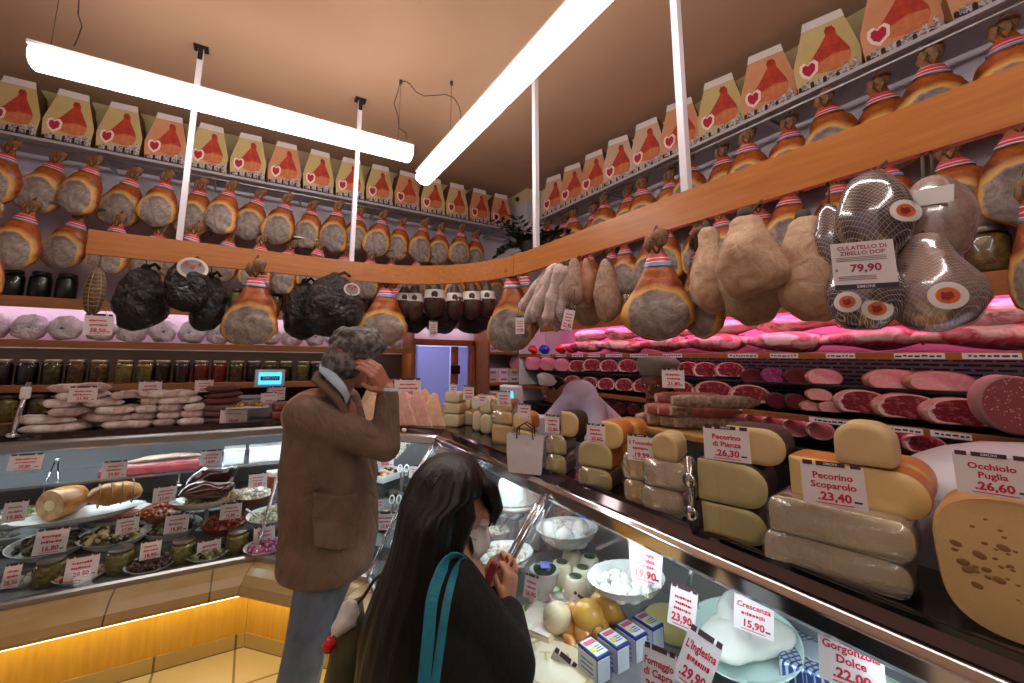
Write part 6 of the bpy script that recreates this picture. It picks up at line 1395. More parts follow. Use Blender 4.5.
for i, (x0, x1, y) in enumerate(((500, 522, 517), (518, 549, 522), (524, 545, 512))):
    P = rp((x0+x1)/2, y, .72); s = pxs(P); t = thing('cheese_tub', 'square white tub behind the ricotta bowls, %s' % ('left one', 'front one', 'back one')[i], 'tub', (P.x, P.y, .60), (0, 0, .5)); a = (x1-x0)*s*.36; mb = MB(); mb.sm = False; mb.grid([[(-a*.85, -a*.85, 0), (a*.85, -a*.85, 0), (a*.85, a*.85, 0), (-a*.85, a*.85, 0)], [(-a, -a, .12), (a, -a, .12), (a, a, .12), (-a, a, .12)]]); obj('tub', mb, WHITEPL, t, bevel=.008); obj('lid', MB().box((0, 0, .125), (a*2.06, a*2.06, .012)), plain('tub_lid', (216, 222, 226), .3), t, bevel=.004)
    if i != 1: obj('label', MB().box((0, 0, .132), (a*1.3, a*1.0, .002)), plain('tub_label', (170, 120, 120), .5, col2=(150, 160, 140), scale=30), t)
C, r_ = rdish('bowl', 529, 560, 569, .74, .85, .08, 'plain white bowl holding a dark green packet')
t = thing('packet', 'dark green packet with a pale blue label in the plain white bowl', 'packet', (C.x, C.y, C.z+.0), (.5, 0, -.4)); obj('wrapper', MB().ell((0, 0, 0), (r_*.8, r_*.45, .022), 18, 8, f=lambda p, d: wob(p, 4, 16, .008)), plain('packet_green', (26, 60, 44), .2), t); obj('label', MB().box((0, -.0, .023), (r_*.6, r_*.45, .003)), plain('packet_blue', (130, 180, 220), .3), t)
# little cream-coloured cones with dark labels
for i, (x, y) in enumerate(((562, 584), (572, 570), (583, 590), (590, 578), (576, 600))):
    P = rp(x, y, .60); t = thing('caciotta', 'small cream coloured cheese with a dark top label, %s of the group by the strut' % ORD[i], 'cheese', (P.x, P.y, .60), (0, 0, 0), 'small caciotta cheeses'); obj('body', MB().lathe([(.048, 0), (.052, .01), (.040, .085), (.034, .092), (.002, .092)], seg=20), PST['white'], t); obj('label', MB().lathe([(.026, .093), (.026, .094), (.001, .0945)], seg=16), plain('label_green', (70, 84, 60), .4), t)
# soft rounds with green ringed labels
for i, (x, y) in enumerate(((541, 601), (553, 592), (546, 612), (534, 612), (561, 600))):
    P = rp(x, y, .60); t = thing('soft_round', 'small soft cheese round with a green ringed label, %s of the group beside the hand' % ORD[i], 'cheese', (P.x, P.y, .57), (0, 0, i), 'soft rounds with green labels'); obj('body', MB().lathe([(.05, 0), (.054, .012), (.05, .036), (.04, .042), (.002, .042)], seg=22), PST['white'], t)
    obj('label', MB().lathe([(.040, .0425), (.040, .0432), (.030, .0435)], seg=22, cap0=False, cap1=False).lathe([(.030, .0435), (.001, .0436)], seg=22, mi=1), [plain('label_ring_green', (96, 150, 84), .4) if i % 2 else plain('label_ring_pink', (196, 130, 170), .4), plain('label_cream', (226, 226, 210), .4, col2=(190, 200, 170), scale=60)], t)
P = rp(542, 630, .58); t = thing('soft_slab', 'big pale slab of soft cheese beside the black sleeve', 'cheese', (P.x, P.y, .55), (0, 0, .5)); obj('paste', MB().box((0, 0, .035), (.20, .15, .07)), PST['ivory'], t, bevel=.018, seg=4); obj('top_skin', MB().box((0, 0, .072), (.185, .135, .006)), plain('bloomy', (236, 228, 214), .8, col2=(222, 196, 190), scale=18), t, bevel=.003)
# smoked yellow scamorze
SCM = [plain('scamorza_gold', (236, 186, 84), .3, col2=(216, 152, 54), scale=8, coat=.4), plain('scamorza_pale', (232, 214, 176), .35, coat=.4), plain('scamorza_brown', (218, 156, 84), .3, col2=(196, 122, 54), scale=8, coat=.4)]
for i, (x, y, r_, m, z) in enumerate(((588, 617, .054, 0, .67), (606, 608, .056, 0, .67), (557, 617, .050, 1, .65), (600, 628, .034, 0, .63), (584, 636, .040, 2, .62), (571, 632, .032, 2, .61), (617, 620, .040, 0, .62), (570, 646, .030, 2, .59), (597, 603, .030, 2, .64), (575, 612, .034, 2, .66))):
    P = rp(x, y, z); t = thing('scamorza', '%s pear shaped cheese in the scamorza heap, %s' % (('golden', 'pale', 'smoky brown')[m], ORD[i]), 'cheese', P, (1.9+.5*sin(i*2), .5*cos(i*3), i), 'smoked cheeses in a heap'); obj('body', MB().ell((0, 0, 0), (r_, r_, r_*1.12), 18, 12, f=lambda p, d: wob(p, i, 12, .008)), SCM[m], t); obj('knot', MB().ell((0, 0, r_*1.2), (r_*.4, r_*.4, r_*.34), 12, 8), SCM[m], t); obj('cord', MB().tube([(r_*.34*cos(a*pi/6), r_*.34*sin(a*pi/6), r_*1.02) for a in range(13)], .003, 5), CORD, t)
# row of blue and white cream cheese cartons
def milk_carton(P, rz, label):
    t = thing('cheese_carton', label, 'carton', P, (0, 0, rz), 'blue and white cheese cartons'); w_ = .062
    obj('box', MB().box((0, 0, .05), (w_, .085, .10)), plain('carton_blue', (44, 56, 140), .35), t, bevel=.003)
    mb = MB(); mb.box((0, 0, .101), (w_*.86, .072, .002), mi=0); mb.box((-.005, -.0434, .048), (w_*.9, .002, .086), mi=0); mb.box((-w_/2-.001, 0, .048), (.002, .078, .086), mi=0); mb.box((.0, .02, .1025), (w_*.7, .016, .002), mi=1); mb.box((-.012, -.012, .1025), (.018, .018, .002), mi=2)
    for k in range(3): mb.box((.004, -.004-.009*k, .1028), (w_*.5, .003, .001), mi=3)
    for k in range(4): mb.box((-w_/2-.002, 0, .03+.014*k), (.001, .05, .004), mi=3)
    obj('printed_faces', mb, [plain('carton_print_white', (222, 228, 238), .4), plain('carton_print_pink', (226, 90, 120), .4), plain('carton_print_yellow', (226, 214, 60), .4), plain('carton_print_blue', (80, 96, 170), .4)], t)
PA, PB = rp(594, 652, .66), rp(648, 624, .66)
for i in range(4): p = PA.lerp(PB, i/3); milk_carton((p.x, p.y, .575), math.atan2((PB-PA).y, (PB-PA).x)+.0, 'blue and white cheese carton in the row, %s from the left' % ORD[i])
t = thing('carton_tray', 'clear tray under the row of blue and white cartons', 'tray', ((PA.x+PB.x)/2, (PA.y+PB.y)/2, .56), (0, 0, math.atan2((PB-PA).y, (PB-PA).x))); obj('tray', MB().box((0, 0, 0), ((PB-PA).length+.12, .12, .012)), ACR, t); obj('lip', MB().box((0, -.06, .014), ((PB-PA).length+.12, .006, .03)), ACR, t)
# big flat wheel with raised letters
P = rp(556, 672, .58); t = thing('lettered_cheese', 'big flat cheese wheel with raised letters at the bottom border', 'cheese', (P.x, P.y, .545)); obj('wheel', MB().lathe([(.135, 0), (.142, .012), (.142, .05), (.132, .062), (.002, .064)], seg=40), PST['white'], t)
mb = MB(); mb.T = Matrix.Rotation(-.6, 4, 'Z'); add_text(mb, 'TOI', 0, .02, .06, 0, .0655, .02, None, 'y'); obj('letters', mb, plain('wheel_letters', (190, 170, 120), .6), t); obj('ring', MB().lathe([(.108, .0625), (.112, .0665), (.116, .0625)], seg=40, cap0=False, cap1=False), plain('wheel_letters', (190, 170, 120)), t)
# yellow half wheel, steel scoop, plate of soft cheese
P = rp(674, 622, .62); t = thing('butter_wheel', 'round yellow soft cheese in a clear dish left of the white plate', 'cheese', (P.x, P.y, .58)); obj('paste', MB().lathe([(.10, 0), (.105, .012), (.105, .045), (.095, .055), (.002, .057)], seg=36), paste('paste_butter', (232, 218, 150), (224, 206, 130)), t); obj('dish', MB().lathe([(.122, -.004), (.128, .03), (.124, .03), (.116, 0), (.01, 0)], seg=36), ACR, t)
P = rp(690, 600, .72); t = thing('scoop', 'clear bell shaped cover with a steel handle behind the price card', 'cover', (P.x, P.y, .64)); obj('bell', MB().lathe([(.058, 0), (.06, .03), (.05, .075), (.03, .10), (.012, .112), (.002, .113)], seg=26, cap0=False), clear('bell_clear', (232, 240, 236), .09, .05, white=.12), t); obj('handle', MB().tube([(0, 0, .11), (.01, 0, .16), (.03, -.01, .22)], .008, 8), STEEL, t)
C = rp(743, 634, .72); r_ = 104*pxs(C)/2
pl = dish('platter', C, r_*.98, r_*.98, .045, 'round white plate of melting soft cheese at the bottom right', plain('plate_mint', (212, 236, 232), .2, coat=.4), -pi/2, .30, 'plate')
t = thing('soft_cheese', 'bright white melting soft cheese spread on the round plate', 'cheese', (C.x, C.y, C.z-.002), (0, -.30, 0))
def sq(p, d): return wob(wob(p, 12, 7, .03), 5, 18, .008)
obj('mass', MB().ell((-.02, -.0, .012), (r_*.84, r_*.5, .04), 30, 14, (0, 0, -.7), f=sq), MOZ, t); obj('fold', MB().ell((.03, .04, .02), (r_*.62, r_*.3, .034), 26, 12, (0, 0, .5), f=sq), MOZ, t)
# gorgonzola in patterned foil, green and white packs
def foil():
    m, nt, b = nodes('foil_blue'); c = coords(nt); v = N(nt, 'ShaderNodeTexBrick'); v.inputs['Scale'].default_value = 1; v.inputs['Brick Width'].default_value = .022; v.inputs['Row Height'].default_value = .014; v.inputs['Mortar Size'].default_value = .0028; v.inputs['Color1'].default_value = lin((206, 220, 232)); v.inputs['Color2'].default_value = lin((190, 208, 226)); v.inputs['Mortar'].default_value = lin((50, 84, 150))
    L(nt, mapping(nt, c, (1, 1, 1), (0, 0, .6)), v.inputs['Vector']); L(nt, v.outputs['Color'], b.inputs['Base Color']); b.inputs['Metallic'].default_value = .35; b.inputs['Roughness'].default_value = .3; bump(nt, b, noise(nt, c, 22, 4), .5, .006); return m
FOILB = foil(); FOILG = plain('pack_green_white', (196, 224, 208), .35, col2=(110, 176, 140), scale=22, spread=(.48, .54))
for i, (x, y, lab, m, sx, sy) in enumerate(((815, 664, 'blue lattice foil pack of soft cheese right of the white plate', FOILB, .22, .17), (860, 668, 'green and white cheese pack at the bottom border, right of the blue foil', FOILG, .2, .16))):
    P = rp(x, y, .69); t = thing('cheese_pack', lab, 'cheese pack', (P.x, P.y, .655), (0, 0, .4+.2*i)); obj('stand', MB().box((0, 0, -.028), (sx*.8, sy*.8, .054)), STEEL, t); obj('foil', MB().box((0, 0, .035), (sx, sy, .07)), m, t, bevel=.016, seg=4)
    mb = MB(); mb.ell((0, 0, .071), (sx*.26, sy*.2, .003), 20, 6)
    obj('label', mb, plain('pack_label', (200, 214, 230), .4) if m is FOILB else plain('pack_label_white', (232, 236, 230), .4), t)
for i, (x, y) in enumerate(((612, 672), (628, 664), (640, 640), (622, 690))):
    P = rp(x, y, .58); t = thing('cheese_pack', 'small green and white cheese pack beside the cartons, %s' % ORD[i], 'cheese pack', (P.x, P.y, .55), (0, 0, .3*i), 'small green and white packs'); obj('tub', MB().lathe([(.04, 0), (.048, .035), (.050, .04), (.046, .044), (.002, .045)], seg=20), FOILG, t); obj('label', MB().box((0, 0, .046), (.05, .03, .002)), PAPER, t)
rz_ = -1.0
for b_, X, lab, ln, pr, tl, ro in (((736, 600, 770, 634), 1.36, 'white price card reading Crescenza on the white plate', ('Crescenza', ''), '15,90', -.3, .12), ((827, 641, 878, 690), 1.12, 'white price card reading Gorgonzola Dolce at the bottom border', ('Gorgonzola', 'Dolce'), '.22,00', -.3, .1), ((629, 546, 660, 583), 1.24, 'tall white price card on the bowl of small mozzarellas', ('Burrata', 'di Bufala', 'Pugliese'), '19,90', -.15, .08),
        ((668, 590, 693, 628), 1.26, 'white price card before the clear bell cover', ('', '', ''), '23,90', -.25, .15), ((672, 634, 704, 688), 1.08, 'tilted white price card left of the white plate', ("L'Inglesina", ''), '.29,90', -.3, .4), ((641, 654, 672, 700), 1.02, 'white price card reading Formaggio di Capra at the bottom border', ('Formaggio', 'di Capra'), '38,50', -.2, .1), ((562, 596, 580, 623), 1.12, 'price card leaning into the scamorza heap', ('', '', ''), '', -.3, .4), ((523, 577, 537, 599), 1.04, 'narrow price card beside the hand of the woman', ('', ''), '26,90', -.2, .05), ((536, 652, 560, 700), .94, 'price card seen from its edge on the lettered wheel', ('', ''), '', -.1, .4), ((507, 477, 520, 489), 1.52, 'small price card over the ricotta plate', ('', ''), '', -.1, 0), ((652, 542, 668, 556), 1.56, 'small pink price card behind the bowl of big mozzarellas', ('', ''), '', -.1, 0)):
    tagbox(b_, 'X', X, rz_, lab, ln, pr, tl, ro)
# ---------------------------------------------------------------- people
SKIN1 = plain('skin_tan', (176, 116, 92), .5, col2=(160, 100, 80), scale=14, bmp=.1); SKIN2 = plain('skin_light', (206, 152, 122), .5, col2=(194, 138, 110), scale=14, bmp=.08); SKIN3 = plain('skin_brown', (150, 96, 74), .5, col2=(136, 84, 64), scale=14)
def cap(mb, p0, p1, r0, r1, seg=14, n=8):
    p0, p1 = Vector(p0), Vector(p1); pts = []; rad = []
    d = (p1-p0); ln = d.length or 1e-4; u = d/ln
    for k in range(4): a = pi/2*(1-k/4); pts.append(p0-u*r0*sin(a)); rad.append(max(.002, r0*cos(a)))
    for k in range(n+1): t = k/n; pts.append(p0+d*t); rad.append(r0+(r1-r0)*t)
    for k in range(1, 5): a = pi/2*k/4; pts.append(p1+u*r1*sin(a)); rad.append(max(.002, r1*cos(a)))
    return mb.tube(pts, rad, seg)
def chain(mb, pts, rad, seg=14):
    for (a, b_), (r0_, r1_) in zip(zip(pts, pts[1:]), zip(rad, rad[1:])): cap(mb, a, b_, r0_, r1_, seg)
def blob(name, mb, mats, parent, voxel=.008, it=6, fac=.5):
    o = obj(name, mb, mats, parent); r = o.modifiers.new('remesh', 'REMESH'); r.mode = 'VOXEL'; r.voxel_size = voxel; r.use_smooth_shade = True
    if it: s_ = o.modifiers.new('smooth', 'SMOOTH'); s_.iterations = it; s_.factor = fac
    return o
def orring(c, ax, ay, rx, ry, n=28, f=None):
    out = []
    for k in range(n):
        a = 2*pi*k/n; p = Vector(c)+ax*(rx*cos(a))+ay*(ry*sin(a)); out.append(f(p, a) if f else p)
    return out
CRIGHT = Vector((rt.x, rt.y, 0)).normalized()
def view_axes(P): d = Vector((P.x, P.y, 0)).normalized(); return Vector((d.y, -d.x, 0)), d
def loft(specs, Y, ratio=.8, n=32, seed=1, amt=.0, f=None, plane=aY, push=0):
    """rings given as (pixel y, pixel centre x, pixel half width, depth radius)"""
    rings = []
    for y, cx_, hw, rd in specs:
        P = plane(cx_, y, Y); s = pxs(P); ax, ay = view_axes(P)
        rings.append(orring(P+ay*push, ax, ay, hw*s*wide(cx_), rd, n, (lambda p, a: wob(p, seed, 7, amt)) if amt else None))
    return rings
def hand(mb, W, d, nrm, size=1.0, curl=.9, side=1):
    """palm from the wrist W along d, back of the hand facing nrm; fingers bent towards -nrm"""
    d = d.normalized(); nrm = (nrm-d*nrm.dot(d)).normalized(); w_ = d.cross(nrm).normalized()*side; k = size
    K = W+d*.085*k
    for u in (-.03, -.01, .01, .03): cap(mb, W+w_*u*.55*k+d*.012*k, K+w_*u*k, .013*k, .0125*k, 10, 4)
    for i, (u, ln) in enumerate(((-.031, .062), (-.011, .076), (.010, .072), (.030, .056))):
        p = K+w_*u*k; dd = d; a = 0; 
        for q, fr in enumerate((.45, .32, .26)):
            a += curl*(.75 if q == 0 else .95)*(1+.06*i); dd = (d*cos(a)-nrm*sin(a)).normalized(); p2 = p+dd*ln*fr*k; cap(mb, p, p2, (.0092-.0008*q)*k, (.0086-.0008*q)*k, 9, 3); p = p2
    p = W+w_*-.026*k+d*.02*k; t1 = (d*.75-w_*.62-nrm*.25).normalized(); p2 = p+t1*.042*k; p3 = p2+(d*.85-w_*.05-nrm*.55).normalized()*.034*k
    cap(mb, p, p2, .013*k, .0105*k, 9, 4); cap(mb, p2, p3, .0105*k, .0085*k, 9, 4)
def face_head(mb, C, f, side, h=.115, up_=Vector((0, 0, 1))):
    """skull, jaw, nose, brow and ears round the head centre C, looking along f"""
    f = f.normalized(); s = side.normalized()
    def at(a, b_, c): return C+f*a*h+s*b_*h+up_*c*h
    R = lambda v: v
    mb.ell(at(-.12, 0, .22), (h*.80, h*.80, h*.82), 18, 12); cap(mb, at(.28, 0, .1), at(.36, 0, -.62), h*.58, h*.34); cap(mb, at(.5, .2, -.72), at(.5, -.2, -.72), h*.2, h*.2); cap(mb, at(-.1, 0, -.3), at(.3, 0, -.5), h*.56, h*.46)
    chain(mb, [at(.80, 0, .12), at(.98, 0, -.22), at(.86, 0, -.28)], [h*.07, h*.10, h*.11]); cap(mb, at(.78, .3, .2), at(.78, -.3, .2), h*.12, h*.12)
    cap(mb, at(.80, .14, -.50), at(.80, -.14, -.50), h*.07, h*.07); cap(mb, at(.78, .12, -.60), at(.78, -.12, -.60), h*.08, h*.08)
    for q in (-1, 1): mb.ell(at(-.05, q*.80, -.02), (h*.14, h*.1, h*.26), 10, 8)
    return at
EYEW = plain('eye_white', (226, 220, 214), .25); IRIS = plain('eye_iris', (44, 28, 22), .2); LIP = plain('lips', (160, 84, 78), .45)
def face_details(par, at, h, skin, mouth=True, brow=None):
    for q in (-1, 1):
        o_ = obj('eye', MB().ell(at(.77, q*.33, .04), (h*.14, h*.14, h*.10), 12, 8), EYEW, par); obj('iris', MB().ell(at(.885, q*.34, .04), (h*.045, h*.05, h*.06), 10, 6), IRIS, o_)
        if brow: obj('eyebrow', MB().tube([at(.86, q*.16, .24), at(.87, q*.34, .29), at(.76, q*.56, .22)], [h*.03, h*.04, h*.02], 6), brow, par)
    if mouth: obj('mouth', MB().tube([at(.82, .22, -.55), at(.90, .08, -.53), at(.90, -.08, -.53), at(.82, -.22, -.55)], [h*.02, h*.05, h*.05, h*.02], 8), LIP, par)

# --- the man in the brown jacket
mY = 1.93
man = thing('person', 'standing man with grey curly hair, brown jacket and jeans, hand at his head', 'person', (.36, mY, 0))
mo = -Vector((.36, mY, 0))
F_ = Vector((.93, .36, 0)).normalized(); S_ = Vector((F_.y, -F_.x, 0))      # facing, his right side
def loc0(o): o.location = -Vector(o.parent.location); return o
HC = aY(351, 362, 1.93) - F_*.01
body = MB(); at_m = face_head(body, HC, (F_+Vector((0, 0, -.28))).normalized(), S_, .112)
neck = aY(332, 398, 1.95)
cap(body, HC+Vector((-.02, 0, -.06)), neck, .062, .068)
shR, shL = aY(306, 413, 1.82), aY(345, 402, 2.12); elR, wrR = aY(385, 446, 1.74), aY(388, 390, 1.76)
pel = aY(326, 545, 1.95)
for y, cx_, rx, ry in ((415, 320, .19, .12), (450, 322, .17, .12), (490, 326, .155, .115), (530, 326, .165, .12)):
    body.ell(aY(cx_, y, 1.95), (rx*.85, rx*.85, .12), 16, 10)
chain(body, [shR, elR, wrR], [.055, .045, .032]); elL = aY(366, 470, 2.12); wrL = aY(360, 520, 2.02); chain(body, [shL, elL, wrL], [.055, .045, .032])
hipR, hipL = aY(322, 565, 1.86), aY(336, 565, 2.02); knR, knL = Vector((.27, 1.86, .46)), Vector((.33, 2.02, .46)); anR, anL = Vector((.20, 1.84, .09)), Vector((.27, 2.05, .09))
for a in ((hipR, knR, anR), (hipL, knL, anL)): chain(body, list(a), [.085, .058, .042])
hand(body, wrR, aY(364, 356, 1.735)-wrR, Vector((.45, -.85, .30)), 1.18, .36, 1)
hand(body, wrL, Vector((.2, 0, -1)), Vector((.4, .9, 0)), .95, .6, -1)
loc0(blob('body', body, SKIN1, man, .0055, 5))
for q, a in ((1, anR), (-1, anL)):
    m2 = MB(); c = Vector((a.x, a.y, 0)); m2.T = Matrix.Translation(c) @ Matrix.Rotation(math.atan2(F_.y, F_.x), 4, 'Z')
    rings = []
    for x, w_, h_ in ((-.07, .025, .05), (-.06, .036, .085), (0, .042, .09), (.07, .044, .07), (.13, .046, .05), (.17, .038, .04), (.185, .02, .025)): rings.append([(x, w_*cos(2*pi*k/16), max(.002, h_/2+h_/2*sin(2*pi*k/16))) for k in range(16)])
    m2.grid(rings); loc0(obj('shoe', m2, plain('shoe_brown', (56, 40, 32), .4), man))
denim = plain('denim', (112, 124, 142), .85, col2=(80, 92, 112), scale=9, bmp=.3, bscale=120, spread=(.3, .7))
jm = MB(); jm.ell(aY(326, 552, 1.95), (.14, .12, .12), 18, 10)
for a in ((hipR, knR, anR), (hipL, knL, anL)): chain(jm, [a[0], a[1], a[2]+Vector((0, 0, .0))], [.096, .080, .074])
rj = blob('jeans', jm, denim, man, .008, 5); loc0(rj)
TW = plain('jacket_brown', (124, 98, 82), .85, col2=(104, 82, 68), scale=10)
tw_n = TW.node_tree; tw_c = coords(tw_n); tw_a = N(tw_n, 'ShaderNodeMath', operation='MULTIPLY_ADD'); tw_a.inputs[1].default_value = .06
L(tw_n, noise(tw_n, tw_c, 150, 2), tw_a.inputs[0]); L(tw_n, noise(tw_n, mapping(tw_n, tw_c, (1, 1, .55), (0, .5, 0)), 9, 3, .5, 1.6), tw_a.inputs[2]); bump(tw_n, tw_n.nodes['Principled BSDF'], tw_a.outputs[0], .8, .035)
jk = MB(); jk.grid(loft([(388, 334, 11, .07), (394, 331, 19, .12), (402, 325, 28, .17), (416, 320, 34, .195), (440, 323, 40, .19), (470, 327, 47, .185), (500, 329, 50.5, .18), (530, 330, 51, .185), (556, 327, 50, .21), (566, 326, 49.5, .21)], 1.95, n=36, seed=3, amt=.012))
chain(jk, [shR+Vector((0, .0, -.01)), elR, wrR+(elR-wrR)*.12], [.088, .066, .050]); chain(jk, [shL, elL, wrL], [.078, .062, .050])
loc0(blob('jacket', jk, TW, man, .008, 5))
def on_front(x, y, Y): return aY(x, y, Y)
# lapel, collar, shirt collar, cuff, pocket, button, hem seam
def band(pts, w_, th, mat, name, seg=8): return loc0(obj(name, MB().tube(pts, w_, seg, flat=th), mat, man))
TWD = plain('jacket_collar', (104, 78, 62), .85, bmp=.3, bscale=150)
band([aY(319, 372, 1.99), aY(317, 380, 1.88), aY(326, 386, 1.80), aY(338, 398, 1.77), aY(345, 412, 1.76), aY(350, 430, 1.76)], [.016, .026, .030, .030, .022, .006], .5, TWD, 'jacket_collar')
SHIRT = plain('shirt_blue', (172, 186, 204), .7, col2=(158, 172, 192), scale=20)
band([aY(323, 366, 1.98), aY(325, 371, 1.87), aY(333, 378, 1.80), aY(342, 388, 1.775), aY(347, 396, 1.765), aY(346, 404, 1.765)], [.018, .026, .030, .026, .018, .005], .45, SHIRT, 'shirt_collar')
cu = (wrR-elR).normalized(); loc0(obj('shirt_cuff', MB().tube([wrR-cu*.035, wrR-cu*.012, wrR+cu*.008], [.046, .044, .040], 16), SHIRT, man))
for k in range(3): loc0(obj('sleeve_button', MB().ell(aY(394, 398+3.4*k, 1.735), (.006, .005, .006), 8, 6), plain('horn_button', (60, 46, 40), .3), man))
pk = [aY(x, y, 1.745) for x, y in ((313, 494), (337, 496), (361, 495), (361, 530), (359, 548), (337, 551), (315, 548), (313, 520))]
mb = MB(); mb.sm = False; cpk = sum(pk, Vector())/8; mb.grid([[p+Vector((0, .035, 0)) for p in pk], [cpk+(p-cpk)*.99+Vector((0, -.003+.035*((p.x-cpk.x)/.12)**2, 0)) for p in pk]], True, True, True); loc0(obj('pocket', mb, TW, man, bevel=.004))
hairm = plain('hair_grey', (70, 63, 61), .6, col2=(132, 124, 120), scale=34, bmp=.8, bscale=60, spread=(.42, .62))
hm = MB(); hc = aY(357, 347, 1.93)
hm.ell(hc, (.120, .122, .096), 22, 14); hm.ell(aY(343, 362, 1.93), (.094, .10, .098), 18, 12); hm.ell(aY(376, 345, 1.92), (.052, .08, .05), 16, 10)
rnd = random.Random(5)
for i in range(95):
    a = rnd.random()*2*pi; b_ = rnd.random()*.9+.05; d_ = Vector((cos(a)*cos(b_), sin(a)*cos(b_), sin(b_))); p = hc+Vector((d_.x*.112, d_.y*.112, d_.z*.088)); hm.ell(p, (.018+.010*rnd.random(),)*3, 8, 6)
for i in range(34): p = aY(337+rnd.uniform(-7, 14), 364+rnd.uniform(-9, 11), 1.85+rnd.uniform(0, .12)); hm.ell(p, (.017,)*3, 8, 6)
loc0(blob('hair', hm, hairm, man, .0065, 2))

# --- the woman with long black hair
wY = .90
wo = thing('person', 'woman with long black hair, white face mask and black coat leaning to the glass', 'person', (.36, wY, 0))
Fw = Vector((.93, -.16, -.26)).normalized(); Sw = Vector((-.17, -.985, 0)).normalized(); Uw = Sw.cross(Fw).normalized()
if Uw.z < 0: Uw = -Uw
hW = .104; HCw = aY(447, 513, .90)
wb = MB(); at_w = face_head(wb, HCw, Fw, Sw, hW, Uw)
nk = aY(430, 566, .88); cap(wb, at_w(-.25, 0, -.5), nk, .05, .058)
sR, sL = aY(450, 590, .78), aY(432, 572, 1.05); eR, wR_ = aY(506, 662, .80), aY(507, 612, .93)
for y, cx_, r_ in ((590, 435, .13), (630, 430, .14), (680, 432, .15)): wb.ell(aY(cx_, y, .88), (r_*.9, r_*.8, .12), 16, 10)
pw = Vector((.30, .80, .70)); wb.ell(pw, (.16, .16, .16), 16, 10)
chain(wb, [sR, eR, wR_], [.048, .040, .027]); eL, wL_ = aY(500, 640, 1.02), aY(492, 596, 1.0); chain(wb, [sL, eL, wL_], [.048, .040, .027])
kR, kL = Vector((.35, .74, .40)), Vector((.34, .98, .40)); aR_, aL_ = Vector((.28, .74, .08)), Vector((.26, .98, .08))
for a, k, b_ in ((pw+Vector((.02, -.08, -.02)), kR, aR_), (pw+Vector((.02, .08, -.02)), kL, aL_)): chain(wb, [a, k, b_], [.085, .058, .04])
hand(wb, wR_, aY(511, 574, .955)-wR_, Vector((.55, -.8, .1)), .88, .85, 1)
hand(wb, wL_, aY(500, 572, 1.02)-wL_, Vector((.3, .9, .1)), .88, .9, -1)
def loc1(o): o.location = -Vector(wo.location); return o
loc1(blob('body', wb, SKIN2, wo, .0045, 4))
fd = []
def fdet(par, o): pass
for q in (-1, 1):
    o_ = loc1(obj('eye', MB().ell(at_w(.76, q*.33, .05), (hW*.14, hW*.14, hW*.09), 12, 8), EYEW, wo)); obj('iris', MB().ell(at_w(.885, q*.35, .04), (hW*.045, hW*.05, hW*.06), 10, 6), IRIS, o_)
    loc1(obj('eyebrow', MB().tube([at_w(.88, q*.15, .27), at_w(.87, q*.34, .33), at_w(.76, q*.56, .25)], [hW*.03, hW*.04, hW*.02], 6), IRIS, wo))
# mask: a folded cup over nose and chin, with ear loops
mk = MB(); rings = []
for v, (c_, fx, sx) in enumerate(((.02, .80, .22), (-.16, 1.02, .46), (-.36, 1.16, .62), (-.56, 1.14, .64), (-.78, .98, .52), (-.98, .66, .34), (-1.0, .55, .2))):
    row = []
    for k in range(13):
        u = -1+2*k/12; row.append(at_w(fx*(1-.0*abs(u)) - .62*abs(u)**2.0*(.9 if v else .4), u*sx*1.18, c_+.05*(1-abs(u))))
    rings.append(row)
inner = [[p-Fw*.006 for p in r] for r in rings]
mk.grid(rings, False, False, False); mk.grid(inner, False, False, False)
msk = loc1(obj('face_mask', mk, plain('mask_white', (226, 224, 224), .75, col2=(216, 214, 216), scale=30), wo, sub=1))
obj('fold_line', MB().tube([at_w(1.03, 0, -.10), at_w(1.19, 0, -.36), at_w(1.17, 0, -.56), at_w(1.0, 0, -.80)], .0022, 6), plain('mask_seam', (206, 204, 206), .7), msk)
for q in (-1, 1): obj('ear_loop', MB().tube([at_w(.52, q*.70, -.20), at_w(.2, q*.88, -.05), at_w(-.02, q*.9, .05)], .0018, 5), WHITEPL, msk); obj('ear_loop', MB().tube([at_w(.45, q*.66, -.72), at_w(.1, q*.86, -.4), at_w(-.06, q*.9, -.15)], .0018, 5), WHITEPL, msk)
# black coat
COAT = plain('coat_black', (20, 19, 21), .85, col2=(13, 12, 14), scale=40, bmp=.7, bscale=70)
ct = MB(); rg = loft([(560, 434, 16, .06), (570, 436, 34, .11), (590, 438, 50, .155), (615, 440, 58, .165), (645, 440, 61, .165), (683, 441, 66, .175), (720, 440, 76, .19)], .88, n=32, seed=5, amt=.008)
rg += [orring(Vector((.31, .84, z)), Vector((1, 0, 0)), Vector((0, 1, 0)), .21-.02*k, .22-.02*k, 32) for k, z in enumerate((.70, .60, .52))]
ct.grid(rg); chain(ct, [sR+Vector((0, .02, -.01)), eR, wR_+(eR-wR_)*.12], [.075, .064, .046]); chain(ct, [sL, eL, wL_+(eL-wL_)*.12], [.072, .06, .044])
loc1(blob('coat', ct, COAT, wo, .007, 4))
tr_ = MB()
for a, k, b_ in ((pw+Vector((.02, -.08, -.02)), kR, aR_), (pw+Vector((.02, .08, -.02)), kL, aL_)): chain(tr_, [a, k, b_], [.10, .072, .06])
loc1(blob('trousers', tr_, plain('trousers_black', (24, 24, 28), .8), wo, .009, 4))
